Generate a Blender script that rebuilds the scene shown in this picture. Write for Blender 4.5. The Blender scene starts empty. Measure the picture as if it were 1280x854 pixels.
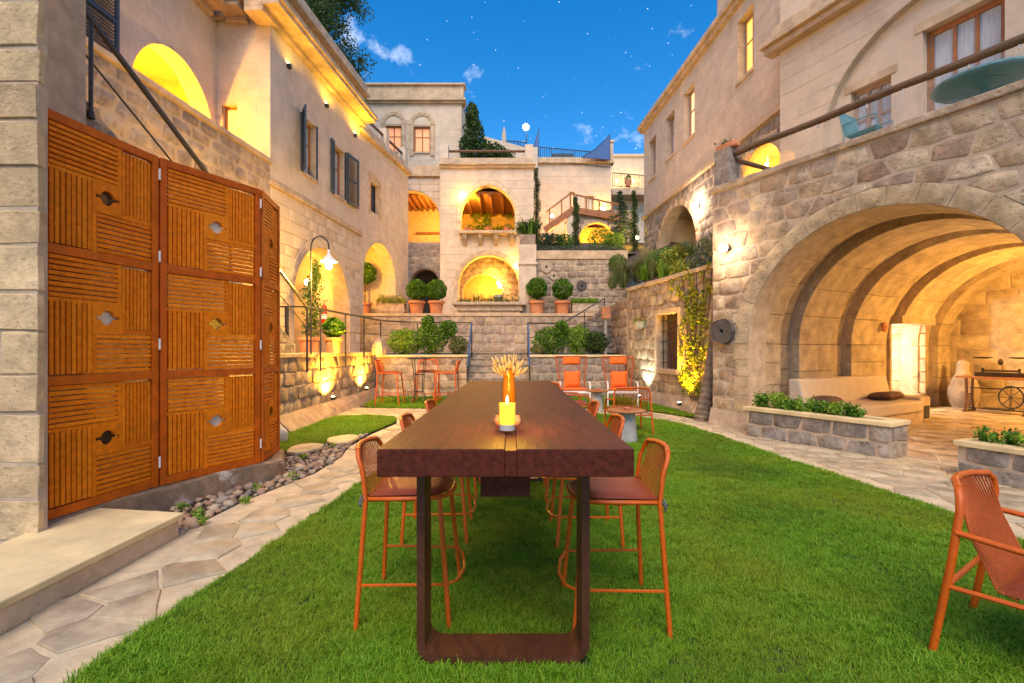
import bpy, bmesh, math, random
import numpy as np
from mathutils import Vector, Matrix, geometry
RND = random.Random(11)
NP = np.random.default_rng(5)
SC = bpy.context.scene
C = SC.collection
V = Vector
rad = math.radians
# ------------------------------------------------------------------ camera
CAMH, FPX, HOR = 1.45, 600.0, 437.0
cam_d = bpy.data.cameras.new('camera')
cam_d.sensor_width = 36.0
cam_d.lens = 36.0 * FPX / 1280.0
cam_d.shift_y = (HOR - 427.0) / 1280.0
cam_d.clip_start = 0.05
cam_d.clip_end = 900
cam = bpy.data.objects.new('camera', cam_d)
cam.location = (0, 0, CAMH)
cam.rotation_euler = (rad(90), 0, 0)
C.objects.link(cam)
SC.camera = cam
# ------------------------------------------------------------------ sky
SUN_EL, SUN_AZ = rad(52), rad(186)      # azimuth clockwise from +Y: behind the camera
world = bpy.data.worlds.new('World')
SC.world = world
world.use_nodes = True
nt = world.node_tree
nt.nodes.clear()
def N(tree, typ, **kw):
    n = tree.nodes.new(typ)
    for k, v in kw.items():
        if k in n.inputs.keys() if isinstance(k, str) else False:
            n.inputs[k].default_value = v
        else:
            setattr(n, k, v)
    return n
L = nt.links.new
out = N(nt, 'ShaderNodeOutputWorld')
bg = N(nt, 'ShaderNodeBackground')
bg.inputs['Strength'].default_value = 0.10
sky = N(nt, 'ShaderNodeTexSky')
sky.sky_type = 'NISHITA'
sky.sun_disc = False
sky.sun_elevation = SUN_EL
sky.sun_rotation = SUN_AZ
sky.air_density = 1.0
sky.dust_density = 0.7
sky.ozone_density = 2.0
hs = N(nt, 'ShaderNodeHueSaturation')
hs.inputs['Saturation'].default_value = 1.46
hs.inputs['Value'].default_value = 1.05
L(sky.outputs[0], hs.inputs['Color'])
tc = N(nt, 'ShaderNodeTexCoord')
# stars: sparse bright voronoi cells
def star_layer(scale, thr, rarity):
    vo = N(nt, 'ShaderNodeTexVoronoi')
    vo.inputs['Scale'].default_value = scale
    L(tc.outputs['Generated'], vo.inputs['Vector'])
    lt = N(nt, 'ShaderNodeMapRange')
    lt.inputs['From Min'].default_value = thr
    lt.inputs['From Max'].default_value = thr * 0.35
    L(vo.outputs['Distance'], lt.inputs['Value'])
    sp = N(nt, 'ShaderNodeSeparateColor')
    L(vo.outputs['Color'], sp.inputs[0])
    g = N(nt, 'ShaderNodeMapRange')
    g.inputs['From Min'].default_value = rarity
    g.inputs['From Max'].default_value = 1.0
    L(sp.outputs[0], g.inputs['Value'])
    m = N(nt, 'ShaderNodeMath', operation='MULTIPLY')
    L(lt.outputs[0], m.inputs[0]); L(g.outputs[0], m.inputs[1])
    return m
s1 = star_layer(75, 0.075, 0.35)
s2 = star_layer(30, 0.036, 0.6)
sadd = N(nt, 'ShaderNodeMath', operation='ADD')
L(s1.outputs[0], sadd.inputs[0]); L(s2.outputs[0], sadd.inputs[1])
# small wisps of cloud
noi = N(nt, 'ShaderNodeTexNoise')
noi.inputs['Scale'].default_value = 7.0
noi.inputs['Detail'].default_value = 8
noi.inputs['Roughness'].default_value = 0.62
mp = N(nt, 'ShaderNodeMapping')
mp.inputs['Location'].default_value = (0.35, 0.1, 0.32)
mp.inputs['Scale'].default_value = (1, 1, 1.25)
L(tc.outputs['Generated'], mp.inputs[0]); L(mp.outputs[0], noi.inputs['Vector'])
cr = N(nt, 'ShaderNodeMapRange')
cr.inputs['From Min'].default_value = 0.605
cr.inputs['From Max'].default_value = 0.80
cr.inputs['To Max'].default_value = 0.75
L(noi.outputs['Fac'], cr.inputs['Value'])
mixc = N(nt, 'ShaderNodeMix', data_type='RGBA')
L(cr.outputs[0], mixc.inputs['Factor'])
L(hs.outputs[0], mixc.inputs[6])
mixc.inputs[7].default_value = (7.0, 7.6, 8.6, 1)
mixs = N(nt, 'ShaderNodeMix', data_type='RGBA')
L(sadd.outputs[0], mixs.inputs['Factor'])
L(mixc.outputs[2], mixs.inputs[6])
mixs.inputs[7].default_value = (9, 9.5, 10, 1)
L(mixs.outputs[2], bg.inputs['Color'])
L(bg.outputs[0], out.inputs['Surface'])
# ------------------------------------------------------------------ sun
sun_d = bpy.data.lights.new('sun', 'SUN')
sun_d.energy = 1.55
sun_d.angle = rad(38)
sun_d.color = (1.0, 0.82, 0.61)
sun = bpy.data.objects.new('sun', sun_d)
C.objects.link(sun)
sdir = V((math.sin(SUN_AZ) * math.cos(SUN_EL), math.cos(SUN_AZ) * math.cos(SUN_EL), math.sin(SUN_EL)))
sun.rotation_euler = sdir.to_track_quat('Z', 'Y').to_euler()
# ------------------------------------------------------------------ exposure, render
SC.view_settings.view_transform = 'Standard'
SC.view_settings.look = 'None'
SC.view_settings.exposure = 1.22
SC.view_settings.gamma = 1.0
SC.render.engine = 'CYCLES'
SC.cycles.use_denoising = True
SC.cycles.max_bounces = 6
SC.cycles.diffuse_bounces = 3
SC.cycles.glossy_bounces = 3
SC.cycles.transmission_bounces = 6
SC.cycles.transparent_max_bounces = 8
SC.cycles.sample_clamp_indirect = 6
SC.cycles.use_light_tree = True
SC.cycles.caustics_reflective = False
SC.cycles.caustics_refractive = False

# ================================================================== helpers
def P(x, y, Y):                       # photo pixel at a known distance
    return V(((x - 640) / FPX * Y, Y, CAMH + (HOR - y) / FPX * Y))
def G(x, y, z=0.0):                   # photo pixel on a level surface
    Y = FPX * (CAMH - z) / (y - HOR)
    return V(((x - 640) / FPX * Y, Y, z))
BASE = {}
def tag(o, label=None, cat=None, group=None, kind=None):
    if label: o['label'] = label
    if cat: o['category'] = cat
    if group: o['group'] = group
    if kind: o['kind'] = kind
    return o
def thing(name, label, cat, loc=(0, 0, 0), group=None):
    o = bpy.data.objects.new(name, None)
    o.empty_display_size = 0.2
    o.location = loc
    C.objects.link(o)
    BASE[o.name] = V(loc)
    return tag(o, label, cat, group)
def link_mesh(name, me, parent=None, base=None):
    o = bpy.data.objects.new(name, me)
    C.objects.link(o)
    if parent is not None:
        o.parent = parent
    BASE[o.name] = base if base is not None else V((0, 0, 0))
    return o
class MB:
    def __init__(s):
        s.v = []; s.f = []
    def add(s, vs, fs):
        b = len(s.v)
        s.v += [tuple(q) for q in vs]
        s.f += [tuple(i + b for i in q) for q in fs]
        return s
    def box(s, x0, x1, y0, y1, z0, z1):
        return s.add([(x0,y0,z0),(x1,y0,z0),(x1,y1,z0),(x0,y1,z0),(x0,y0,z1),(x1,y0,z1),(x1,y1,z1),(x0,y1,z1)],
                     [(3,2,1,0),(4,5,6,7),(0,1,5,4),(1,2,6,5),(2,3,7,6),(3,0,4,7)])
    def obox(s, c, ux, uy, uz):       # centre and three half vectors
        c = V(c); ux = V(ux); uy = V(uy); uz = V(uz)
        vs = [c - ux - uy - uz, c + ux - uy - uz, c + ux + uy - uz, c - ux + uy - uz,
              c - ux - uy + uz, c + ux - uy + uz, c + ux + uy + uz, c - ux + uy + uz]
        return s.add(vs, [(3,2,1,0),(4,5,6,7),(0,1,5,4),(1,2,6,5),(2,3,7,6),(3,0,4,7)])
    def beam(s, p, q, w, h, up=(0, 0, 1)):
        p = V(p); q = V(q); d = (q - p); l = d.length; d.normalize()
        side = d.cross(V(up)); side.normalize(); u = side.cross(d)
        return s.obox((p + q) / 2, d * l / 2, side * w / 2, u * h / 2)
    def tube(s, pts, r, n=8, closed=False, caps=True):
        pts = [V(p) for p in pts]
        m = len(pts)
        rs = r if isinstance(r, (list, tuple)) else [r] * m
        tang = []
        for i in range(m):
            if closed: t = pts[(i + 1) % m] - pts[i - 1]
            else: t = pts[min(i + 1, m - 1)] - pts[max(i - 1, 0)]
            tang.append(t.normalized())
        a = V((0, 0, 1)) if abs(tang[0].z) < 0.9 else V((1, 0, 0))
        nrm = (a - tang[0] * a.dot(tang[0])).normalized()
        vs = []
        for i in range(m):
            nrm = nrm - tang[i] * nrm.dot(tang[i])
            if nrm.length < 1e-6: nrm = tang[i].orthogonal()
            nrm.normalize()
            bn = tang[i].cross(nrm)
            for k in range(n):
                an = 2 * math.pi * k / n
                vs.append(pts[i] + (nrm * math.cos(an) + bn * math.sin(an)) * rs[i])
        fs = []
        for i in range(m if closed else m - 1):
            j = (i + 1) % m
            for k in range(n):
                k2 = (k + 1) % n
                fs.append((i*n+k, i*n+k2, j*n+k2, j*n+k))
        if caps and not closed:
            fs.append(tuple(range(n - 1, -1, -1)))
            fs.append(tuple((m - 1) * n + k for k in range(n)))
        return s.add(vs, fs)
    def lathe(s, prof, c=(0, 0, 0), n=24, cap=True):
        c = V(c); vs = []; fs = []
        for r, z in prof:
            for k in range(n):
                a = 2 * math.pi * k / n
                vs.append(c + V((r * math.cos(a), r * math.sin(a), z)))
        for i in range(len(prof) - 1):
            for k in range(n):
                k2 = (k + 1) % n
                fs.append((i*n+k, i*n+k2, (i+1)*n+k2, (i+1)*n+k))
        if cap:
            fs.append(tuple(range(n - 1, -1, -1)))
            fs.append(tuple((len(prof) - 1) * n + k for k in range(n)))
        return s.add(vs, fs)
    def prism(s, poly, vec):          # a 3-D polygon pushed along vec
        vec = V(vec); n = len(poly)
        vs = [V(p) for p in poly] + [V(p) + vec for p in poly]
        fs = [tuple(range(n - 1, -1, -1)), tuple(range(n, 2 * n))]
        fs += [(i, (i + 1) % n, n + (i + 1) % n, n + i) for i in range(n)]
        return s.add(vs, fs)
    def slab(s, fr, outer, holes, d0, d1):   # wall sheet with openings between depths d0 and d1
        loops = [outer] + list(holes)
        tri = geometry.tessellate_polygon([[V((a, z, 0)) for a, z in lp] for lp in loops])
        flat = [q for lp in loops for q in lp]
        n = len(flat)
        vs = [fr.pt(a, z, d0) for a, z in flat] + [fr.pt(a, z, d1) for a, z in flat]
        fs = [tuple(t) for t in tri] + [tuple(i + n for i in reversed(t)) for t in tri]
        b = 0
        for lp in loops:
            m = len(lp)
            for i in range(m):
                j = (i + 1) % m
                fs.append((b + i, b + j, n + b + j, n + b + i))
            b += m
        return s.add(vs, fs)
    def build(s, name, m, parent=None, smooth=None, bevel=0.0, seg=2, kind=None):
        base = BASE[parent.name] if parent is not None else V((0, 0, 0))
        me = bpy.data.meshes.new(name)
        vs = [(q[0]-base.x, q[1]-base.y, q[2]-base.z) for q in s.v] if base.length_squared else s.v
        me.from_pydata(vs, [], s.f)
        if smooth is not None:
            me.polygons.foreach_set('use_smooth', [True] * len(me.polygons))
            if smooth < 179: me.set_sharp_from_angle(angle=rad(smooth))
        me.materials.append(m)
        o = link_mesh(name, me, parent, base)
        if bevel:
            b = o.modifiers.new('bevel', 'BEVEL'); b.width = bevel; b.segments = seg
            b.limit_method = 'ANGLE'; b.angle_limit = rad(40)
        if kind: o['kind'] = kind
        return o
class Fr:                              # wall frame: a along the wall, z up, d outwards
    def __init__(s, O, U, Nn=None):
        s.O = V((O[0], O[1], 0)); s.U = V((U[0], U[1], 0)).normalized()
        s.N = V((Nn[0], Nn[1], 0)).normalized() if Nn else V((s.U.y, -s.U.x, 0))
    def pt(s, a, z, d=0.0):
        return s.O + s.U * a + s.N * d + V((0, 0, z))
    def box(s, mb, a0, a1, z0, z1, d0, d1):
        c = s.pt((a0+a1)/2, (z0+z1)/2, (d0+d1)/2)
        return mb.obox(c, s.U*(a1-a0)/2, s.N*(d1-d0)/2, V((0,0,(z1-z0)/2)))
    def at(s, px):                     # a where a photo column crosses this wall
        k = (px - 640) / FPX
        return (k * s.O.y - s.O.x) / (s.U.x - k * s.U.y)
    def z(s, px, py):
        q = s.pt(s.at(px), 0)
        return CAMH + (HOR - py) / FPX * q.y
def clip(poly, p, n):
    o = []
    for i in range(len(poly)):
        a = poly[i]; b = poly[(i + 1) % len(poly)]
        da = (a[0]-p[0])*n[0] + (a[1]-p[1])*n[1]
        db = (b[0]-p[0])*n[0] + (b[1]-p[1])*n[1]
        if da >= 0: o.append(a)
        if (da >= 0) != (db >= 0):
            t = da / (da - db)
            o.append((a[0]+(b[0]-a[0])*t, a[1]+(b[1]-a[1])*t))
    return o
def area(p):
    return 0.5 * sum(p[i][0]*p[(i+1)%len(p)][1] - p[(i+1)%len(p)][0]*p[i][1] for i in range(len(p))) if len(p) > 2 else 0
def cen(p):
    return (sum(q[0] for q in p) / len(p), sum(q[1] for q in p) / len(p))
class Arch:                            # opening: ac centre, zb bottom, zs springing, R half width, e rise factor, k>1 pointed
    def __init__(s, ac, zb, zs, R, e=1.0, k=1.0):
        s.ac, s.zb, s.zs, s.R, s.e, s.k = ac, zb, zs, R, e, k
    def arc(s, t=0.0, n=18):
        R = s.R + t; k = s.k
        if k == 1.0:
            return [(s.ac - R*math.cos(math.pi*i/n), s.zs + s.e*R*math.sin(math.pi*i/n)) for i in range(n + 1)]
        r = k * s.R + t; off = (k - 1) * s.R
        am = math.acos(off / r)
        h = n // 2
        lft = [(s.ac + off - r*math.cos(am*i/h), s.zs + s.e*r*math.sin(am*i/h)) for i in range(h + 1)]
        return lft + [(2*s.ac - a, z) for a, z in reversed(lft[:-1])]
    def poly(s, t=0.0, n=18):
        R = s.R + t
        return [(s.ac - R, s.zb)] + s.arc(t, n) + [(s.ac + R, s.zb)]
    def cut(s, poly, t=0.0):           # trims a stone to lie outside the opening
        R = s.R + t
        if max(q[0] for q in poly) <= s.ac-R or min(q[0] for q in poly) >= s.ac+R or max(q[1] for q in poly) <= s.zb - t: return poly
        c = cen(poly)
        if c[1] <= s.zs + 0.02:
            if min(q[1] for q in poly) < s.zb and s.zb - min(q[1] for q in poly) > .5*(max(q[1] for q in poly)-min(q[1] for q in poly)):
                return clip(poly, (0, s.zb - t), (0, -1))
            A = clip(poly, (s.ac - R, 0), (-1, 0)); B = clip(poly, (s.ac + R, 0), (1, 0))
            return A if abs(area(A)) >= abs(area(B)) else B
        off = (s.k - 1) * s.R * (1 if c[0] < s.ac else -1)
        r = s.k * s.R + t
        sp = [(a, (z - s.zs) / s.e) for a, z in poly]
        cc = cen(sp)
        far = max(sp, key=lambda q: (q[0]-s.ac-off)**2 + q[1]**2)
        dx = 0.6*cc[0] + 0.4*far[0] - s.ac - off; dz = 0.6*cc[1] + 0.4*far[1]
        l = math.hypot(dx, dz) or 1
        dx /= l; dz /= l
        sp = clip(sp, (s.ac + off + dx*r, dz*r), (dx, dz))
        return [(a, z*s.e + s.zs) for a, z in sp]
class Rect:
    def __init__(s, a0, a1, z0, z1): s.a0, s.a1, s.z0, s.z1 = a0, a1, z0, z1
    def poly(s, t=0.0, n=0): return [(s.a0-t, s.z0-t), (s.a0-t, s.z1+t), (s.a1+t, s.z1+t), (s.a1+t, s.z0-t)]
    def cut(s, poly, t=0.0):
        a0, a1, z0, z1 = s.a0-t, s.a1+t, s.z0-t, s.z1+t
        xs = [q[0] for q in poly]; zs = [q[1] for q in poly]
        if max(xs) <= a0 or min(xs) >= a1 or max(zs) <= z0 or min(zs) >= z1: return poly
        best = max((clip(poly, (a0, 0), (-1, 0)), clip(poly, (a1, 0), (1, 0)), clip(poly, (0, z0), (0, -1)), clip(poly, (0, z1), (0, 1))), key=lambda q: abs(area(q)))
        return best
def stone_mesh(mb, fr, poly, proud, bevel, back=-0.04):
    c = cen(poly); n = len(poly)
    ins = []
    for a, z in poly:
        d = math.hypot(a - c[0], z - c[1]) or 1
        k = min(0.45, bevel * 1.3 / d)
        ins.append((a + (c[0]-a)*k, z + (c[1]-z)*k))
    tilt = RND.uniform(-.15, .15) * proud
    vs = [fr.pt(a, z, back) for a, z in poly] + [fr.pt(a, z, proud - bevel*0.8) for a, z in poly] + \
         [fr.pt(a, z, proud + (tilt if i % 2 else -tilt)) for i, (a, z) in enumerate(ins)]
    fs = []
    for r in (0, 1):
        for i in range(n):
            j = (i + 1) % n
            fs.append((r*n+i, r*n+j, (r+1)*n+j, (r+1)*n+i))
    fs.append(tuple(2*n + i for i in range(n)))
    mb.add(vs, fs)
def stones(parent, fr, a0, a1, z0, z1, hr, wr, m, holes=(), cuts=(), gap=.012, proud=(.008, .025), bevel=.012, jit=.01,
           t=0.0, name='stone', back=-0.04, topfn=None, keep=None):
    """one object for each block of a coursed wall; openings and slopes trim the blocks they meet"""
    if m in (M['rubble'], M['rubble_tan'], M['grey_block']):
        return rubble(parent, fr, a0, a1, z0, z1, sum(hr)/2, sum(wr)/2, m, holes, cuts, max(gap, .02), proud, bevel, t, name, back)
    made = 0
    z = z0
    while z < z1 - 0.02:
        h = RND.uniform(*hr)
        if z1 - (z + h) < hr[0] * 0.6: h = z1 - z
        a = a0 - RND.uniform(0, wr[0] * .5)
        while a < a1 - 0.01:
            w = RND.uniform(*wr)
            if a1 - (a + w) < wr[0] * .4: w = a1 - a
            x0 = max(a, a0) + gap/2; x1 = a + w - gap/2; y0 = z + gap/2; y1 = z + h - gap/2
            a += w
            if x1 - x0 < .05: continue
            j = lambda: RND.uniform(-jit, jit)
            mx = (x1-x0)*.5
            poly = [(x0+abs(j()), y0+abs(j())), (x1-abs(j()), y0+abs(j())), (x1-abs(j()), y1-abs(j())), (x0+mx, y1-abs(j())*.3), (x0+abs(j()), y1-abs(j()))]
            full = abs(area(poly))
            for hl in holes:
                poly = hl.cut(poly, t)
                if len(poly) < 3: break
            for p, n in cuts:
                if len(poly) < 3: break
                poly = clip(poly, p, n)
            if len(poly) < 3 or abs(area(poly)) < full * .16: continue
            if keep and not keep(cen(poly)): continue
            mb = MB()
            stone_mesh(mb, fr, poly, RND.uniform(*proud), bevel, back)
            mb.build(name, m, parent, smooth=35 if bevel > .006 else None)
            made += 1
        z += h
    return made
def rubble(parent, fr, a0, a1, z0, z1, h, w, m, holes, cuts, gap, proud, bevel, t, name, back):
    """irregular field stones: cells round a jittered brick grid, corners knocked off, one object each"""
    nr = max(1, round((z1-z0)/h)); nc = max(1, round((a1-a0)/w))
    h = (z1-z0)/nr; w = (a1-a0)/nc
    k = w/h*1.5
    jz = .05 if nr <= 2 else .09
    pts = []
    for r in range(nr):
        for c in range(-1, nc+2):
            pts.append((a0 + (c + .5*(r % 2) + .25)*w + RND.uniform(-.22, .22)*w, z0 + (r + .5)*h + RND.uniform(-jz, jz)*h))
    n = 0
    for p in pts:
        cell = [(p[0]-1.3*w, p[1]-1.2*h), (p[0]+1.3*w, p[1]-1.2*h), (p[0]+1.3*w, p[1]+1.2*h), (p[0]-1.3*w, p[1]+1.2*h)]
        for q, nn_ in (((a0+gap*.3, 0), (1, 0)), ((a1-gap*.3, 0), (-1, 0)), ((0, z0+gap*.3), (0, 1)), ((0, z1-gap*.3), (0, -1))): cell = clip(cell, q, nn_) if len(cell) > 2 else []
        if len(cell) < 3: continue
        for q in pts:
            if q is p or abs(q[0]-p[0]) > 2.6*w or abs(q[1]-p[1]) > 2.4*h: continue
            dx, dz = p[0]-q[0], (p[1]-q[1])*k*k
            l = math.hypot(dx, dz); g = gap*RND.uniform(.3, .75)
            cell = clip(cell, ((p[0]+q[0])/2 + dx/l*g, (p[1]+q[1])/2 + dz/l*g), (dx, dz))
            if len(cell) < 3: break
        if len(cell) < 3 or abs(area(cell)) < w*h*.12: continue
        o2 = []
        for i, b in enumerate(cell):
            a, c = cell[i-1], cell[(i+1) % len(cell)]
            u, v = RND.uniform(.03, .10), RND.uniform(.03, .10)
            o2 += [(b[0]+(a[0]-b[0])*u, b[1]+(a[1]-b[1])*u), (b[0]+(c[0]-b[0])*v, b[1]+(c[1]-b[1])*v)]
        full = abs(area(o2))
        for hl in holes:
            o2 = hl.cut(o2, t)
            if len(o2) < 3: break
        for q, nn_ in cuts:
            if len(o2) < 3: break
            o2 = clip(o2, q, nn_)
        if len(o2) < 3 or abs(area(o2)) < full*.2 or abs(area(o2)) < .004: continue
        mb = MB(); stone_mesh(mb, fr, o2, RND.uniform(*proud)*.8, bevel, back); mb.build(name, m, parent, smooth=35); n += 1
    return n
def voussoirs(parent, fr, ar, t, n, d, m, name='arch_stone', gap=.008, back=-.1, bevel=.008, legs=None):
    sub = 3
    inn = ar.arc(0, n * sub * (1 if ar.k == 1 else 1)); outp = ar.arc(t, n * sub)
    nn = (len(inn) - 1) // sub
    for i in range(nn):
        A = inn[i*sub:(i+1)*sub+1]; B = outp[i*sub:(i+1)*sub+1]
        poly = A + list(reversed(B))
        c = cen(poly)
        poly = [(x + (c[0]-x)*gap/max(.05, math.hypot(x-c[0], z-c[1])), z + (c[1]-z)*gap/max(.05, math.hypot(x-c[0], z-c[1]))) for x, z in poly]
        mb = MB(); stone_mesh(mb, fr, poly, d + RND.uniform(-.004, .004), bevel, back)
        mb.build(name, m, parent, smooth=35)
    if legs:
        z = legs[0]
        while z < ar.zs - .05:
            h = RND.uniform(.28, .4)
            if ar.zs - z - h < .18: h = ar.zs - z
            for sgn in (-1, 1):
                x0, x1 = sorted((ar.ac + sgn*ar.R, ar.ac + sgn*(ar.R + t*RND.uniform(.9, 1.15))))
                mb = MB(); stone_mesh(mb, fr, [(x0+.003, z+.004), (x1-.003, z+.004), (x1-.003, z+h-.004), (x0+.003, z+h-.004)], d + RND.uniform(-.004, .004), bevel, back)
                mb.build(name, m, parent, smooth=35)
            z += h
def outline(a0, a1, z0, z1, notches=()):
    pts = [(a0, z0)]
    for ar in sorted(notches, key=lambda q: q.ac if isinstance(q, Arch) else q.a0):
        pl = ar.poly()
        pl = [(a, max(z, z0)) for a, z in pl]
        pts += pl
    return pts + [(a1, z0), (a1, z1), (a0, z1)]
def copy_tree(o, parent=None):
    c = o.copy(); C.objects.link(c)
    BASE[c.name] = BASE.get(o.name, V((0, 0, 0)))
    if parent is not None:
        c.parent = parent
    for ch in list(o.children):
        copy_tree(ch, c)
    return c
def place(o, loc, rz=0.0, s=1.0):
    o.location = loc; o.rotation_euler = (0, 0, rz)
    if s != 1.0: o.scale = (s, s, s)
    return o
def point(name, loc, W, col=(1, .62, .22), r=.05, parent=None, spot=None, aim=None, blend=.6):
    d = bpy.data.lights.new(name, 'SPOT' if spot else 'POINT')
    if isinstance(col, tuple) and col[2] < .5: col = (1, col[1]*.84, col[2]*.35)
    d.energy = W * 2.2; d.color = col; d.shadow_soft_size = r
    o = bpy.data.objects.new(name, d)
    C.objects.link(o)
    if spot:
        d.spot_size = rad(spot); d.spot_blend = blend
        o.rotation_euler = (V(loc) - V(aim)).to_track_quat('Z', 'Y').to_euler()
    if parent is not None:
        o.parent = parent
        o.location = V(loc) - BASE[parent.name]
    else:
        o.location = loc
    return o

# ================================================================== materials
def ramp(nt, cols, pos=None):
    r = nt.nodes.new('ShaderNodeValToRGB')
    e = r.color_ramp.elements
    while len(e) < len(cols): e.new(0.5)
    for i, c in enumerate(cols):
        e[i].position = pos[i] if pos else i / max(1, len(cols) - 1)
        e[i].color = (c[0], c[1], c[2], 1)
    return r
def mat(name, cols, rough=.85, nscale=6.0, namt=.35, bump=.25, bscale=40.0, metal=0.0, island=False, rnd=True, pits=0.0,
        stain=None, trans=0.0, spec=.35, wave=None, coat=0.0, sub=0.0, world=False):
    m = bpy.data.materials.new(name); m.use_nodes = True
    t = m.node_tree; b = t.nodes['Principled BSDF']
    b.inputs['Roughness'].default_value = rough
    b.inputs['Metallic'].default_value = metal
    b.inputs['Specular IOR Level'].default_value = spec
    if coat: b.inputs['Coat Weight'].default_value = coat; b.inputs['Coat Roughness'].default_value = .15
    K = t.links.new
    co = t.nodes.new('ShaderNodeTexCoord')
    if world:
        gp_ = t.nodes.new('ShaderNodeNewGeometry'); src = gp_.outputs['Position']
    else: src = co.outputs['Object']
    if len(cols) > 1:
        cr_ = ramp(t, cols)
        if island:
            g = t.nodes.new('ShaderNodeNewGeometry'); K(g.outputs['Random Per Island'], cr_.inputs[0])
        elif rnd:
            g = t.nodes.new('ShaderNodeObjectInfo'); K(g.outputs['Random'], cr_.inputs[0])
        else:
            g = t.nodes.new('ShaderNodeTexNoise'); g.inputs['Scale'].default_value = nscale*.35; g.inputs['Detail'].default_value = 5
            K(src, g.inputs['Vector'])
            mr0 = t.nodes.new('ShaderNodeMapRange'); mr0.inputs['From Min'].default_value = .3; mr0.inputs['From Max'].default_value = .7
            K(g.outputs['Fac'], mr0.inputs['Value']); K(mr0.outputs[0], cr_.inputs[0])
        colsock = cr_.outputs[0]
    else:
        rgb = t.nodes.new('ShaderNodeRGB'); rgb.outputs[0].default_value = (*cols[0], 1); colsock = rgb.outputs[0]
    if namt:
        no = t.nodes.new('ShaderNodeTexNoise'); no.inputs['Scale'].default_value = nscale; no.inputs['Detail'].default_value = 7
        no.inputs['Roughness'].default_value = .65
        if wave:
            mpp = t.nodes.new('ShaderNodeMapping'); mpp.inputs['Scale'].default_value = wave
            K(src, mpp.inputs[0]); K(mpp.outputs[0], no.inputs['Vector'])
        else: K(src, no.inputs['Vector'])
        mr = t.nodes.new('ShaderNodeMapRange')
        mr.inputs['From Min'].default_value = .3; mr.inputs['From Max'].default_value = .7
        mr.inputs['To Min'].default_value = 1 - namt; mr.inputs['To Max'].default_value = 1 + namt*.6
        K(no.outputs['Fac'], mr.inputs['Value'])
        mx = t.nodes.new('ShaderNodeMix'); mx.data_type = 'RGBA'; mx.blend_type = 'MULTIPLY'; mx.inputs['Factor'].default_value = 1
        K(colsock, mx.inputs[6]); K(mr.outputs[0], mx.inputs[7]); colsock = mx.outputs[2]
    if stain:
        n2 = t.nodes.new('ShaderNodeTexNoise'); n2.inputs['Scale'].default_value = stain[1]; n2.inputs['Detail'].default_value = 6; n2.inputs['Roughness'].default_value = .7
        K(src, n2.inputs['Vector'])
        m2 = t.nodes.new('ShaderNodeMapRange'); m2.inputs['From Min'].default_value = stain[2]; m2.inputs['From Max'].default_value = stain[2] + .12
        K(n2.outputs['Fac'], m2.inputs['Value'])
        mx2 = t.nodes.new('ShaderNodeMix'); mx2.data_type = 'RGBA'
        K(m2.outputs[0], mx2.inputs['Factor']); K(colsock, mx2.inputs[6]); mx2.inputs[7].default_value = (*stain[0], 1)
        colsock = mx2.outputs[2]
    K(colsock, b.inputs['Base Color'])
    if bump:
        nb = t.nodes.new('ShaderNodeTexNoise'); nb.inputs['Scale'].default_value = bscale; nb.inputs['Detail'].default_value = 6; nb.inputs['Roughness'].default_value = .7
        if wave:
            mp2 = t.nodes.new('ShaderNodeMapping'); mp2.inputs['Scale'].default_value = wave
            K(src, mp2.inputs[0]); K(mp2.outputs[0], nb.inputs['Vector'])
        else: K(src, nb.inputs['Vector'])
        h = nb.outputs['Fac']
        if pits:
            vo = t.nodes.new('ShaderNodeTexVoronoi'); vo.inputs['Scale'].default_value = bscale * .35
            K(src, vo.inputs['Vector'])
            pm = t.nodes.new('ShaderNodeMapRange'); pm.inputs['From Min'].default_value = .05; pm.inputs['From Max'].default_value = .3
            pm.inputs['To Min'].default_value = -pits; pm.inputs['To Max'].default_value = 0
            K(vo.outputs['Distance'], pm.inputs['Value'])
            pc = t.nodes.new('ShaderNodeMapRange'); pc.inputs['From Min'].default_value = .06; pc.inputs['From Max'].default_value = .22
            pc.inputs['To Min'].default_value = 1 - min(.75, pits); pc.inputs['To Max'].default_value = 1
            v2 = t.nodes.new('ShaderNodeTexVoronoi'); v2.inputs['Scale'].default_value = bscale*.6; K(src, v2.inputs['Vector']); K(v2.outputs['Distance'], pc.inputs['Value'])
            mx3 = t.nodes.new('ShaderNodeMix'); mx3.data_type = 'RGBA'; mx3.blend_type = 'MULTIPLY'; mx3.inputs['Factor'].default_value = 1
            K(colsock, mx3.inputs[6]); K(pc.outputs[0], mx3.inputs[7]); K(mx3.outputs[2], b.inputs['Base Color'])
            ad = t.nodes.new('ShaderNodeMath'); ad.operation = 'ADD'; K(h, ad.inputs[0]); K(pm.outputs[0], ad.inputs[1]); h = ad.outputs[0]
        bp = t.nodes.new('ShaderNodeBump'); bp.inputs['Strength'].default_value = bump; bp.inputs['Distance'].default_value = .02
        K(h, bp.inputs['Height']); K(bp.outputs[0], b.inputs['Normal'])
    if trans:
        b.inputs['Transmission Weight'].default_value = trans
    if sub:
        b.inputs['Subsurface Weight'].default_value = sub; b.inputs['Subsurface Radius'].default_value = (.02, .02, .01)
    return m
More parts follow.
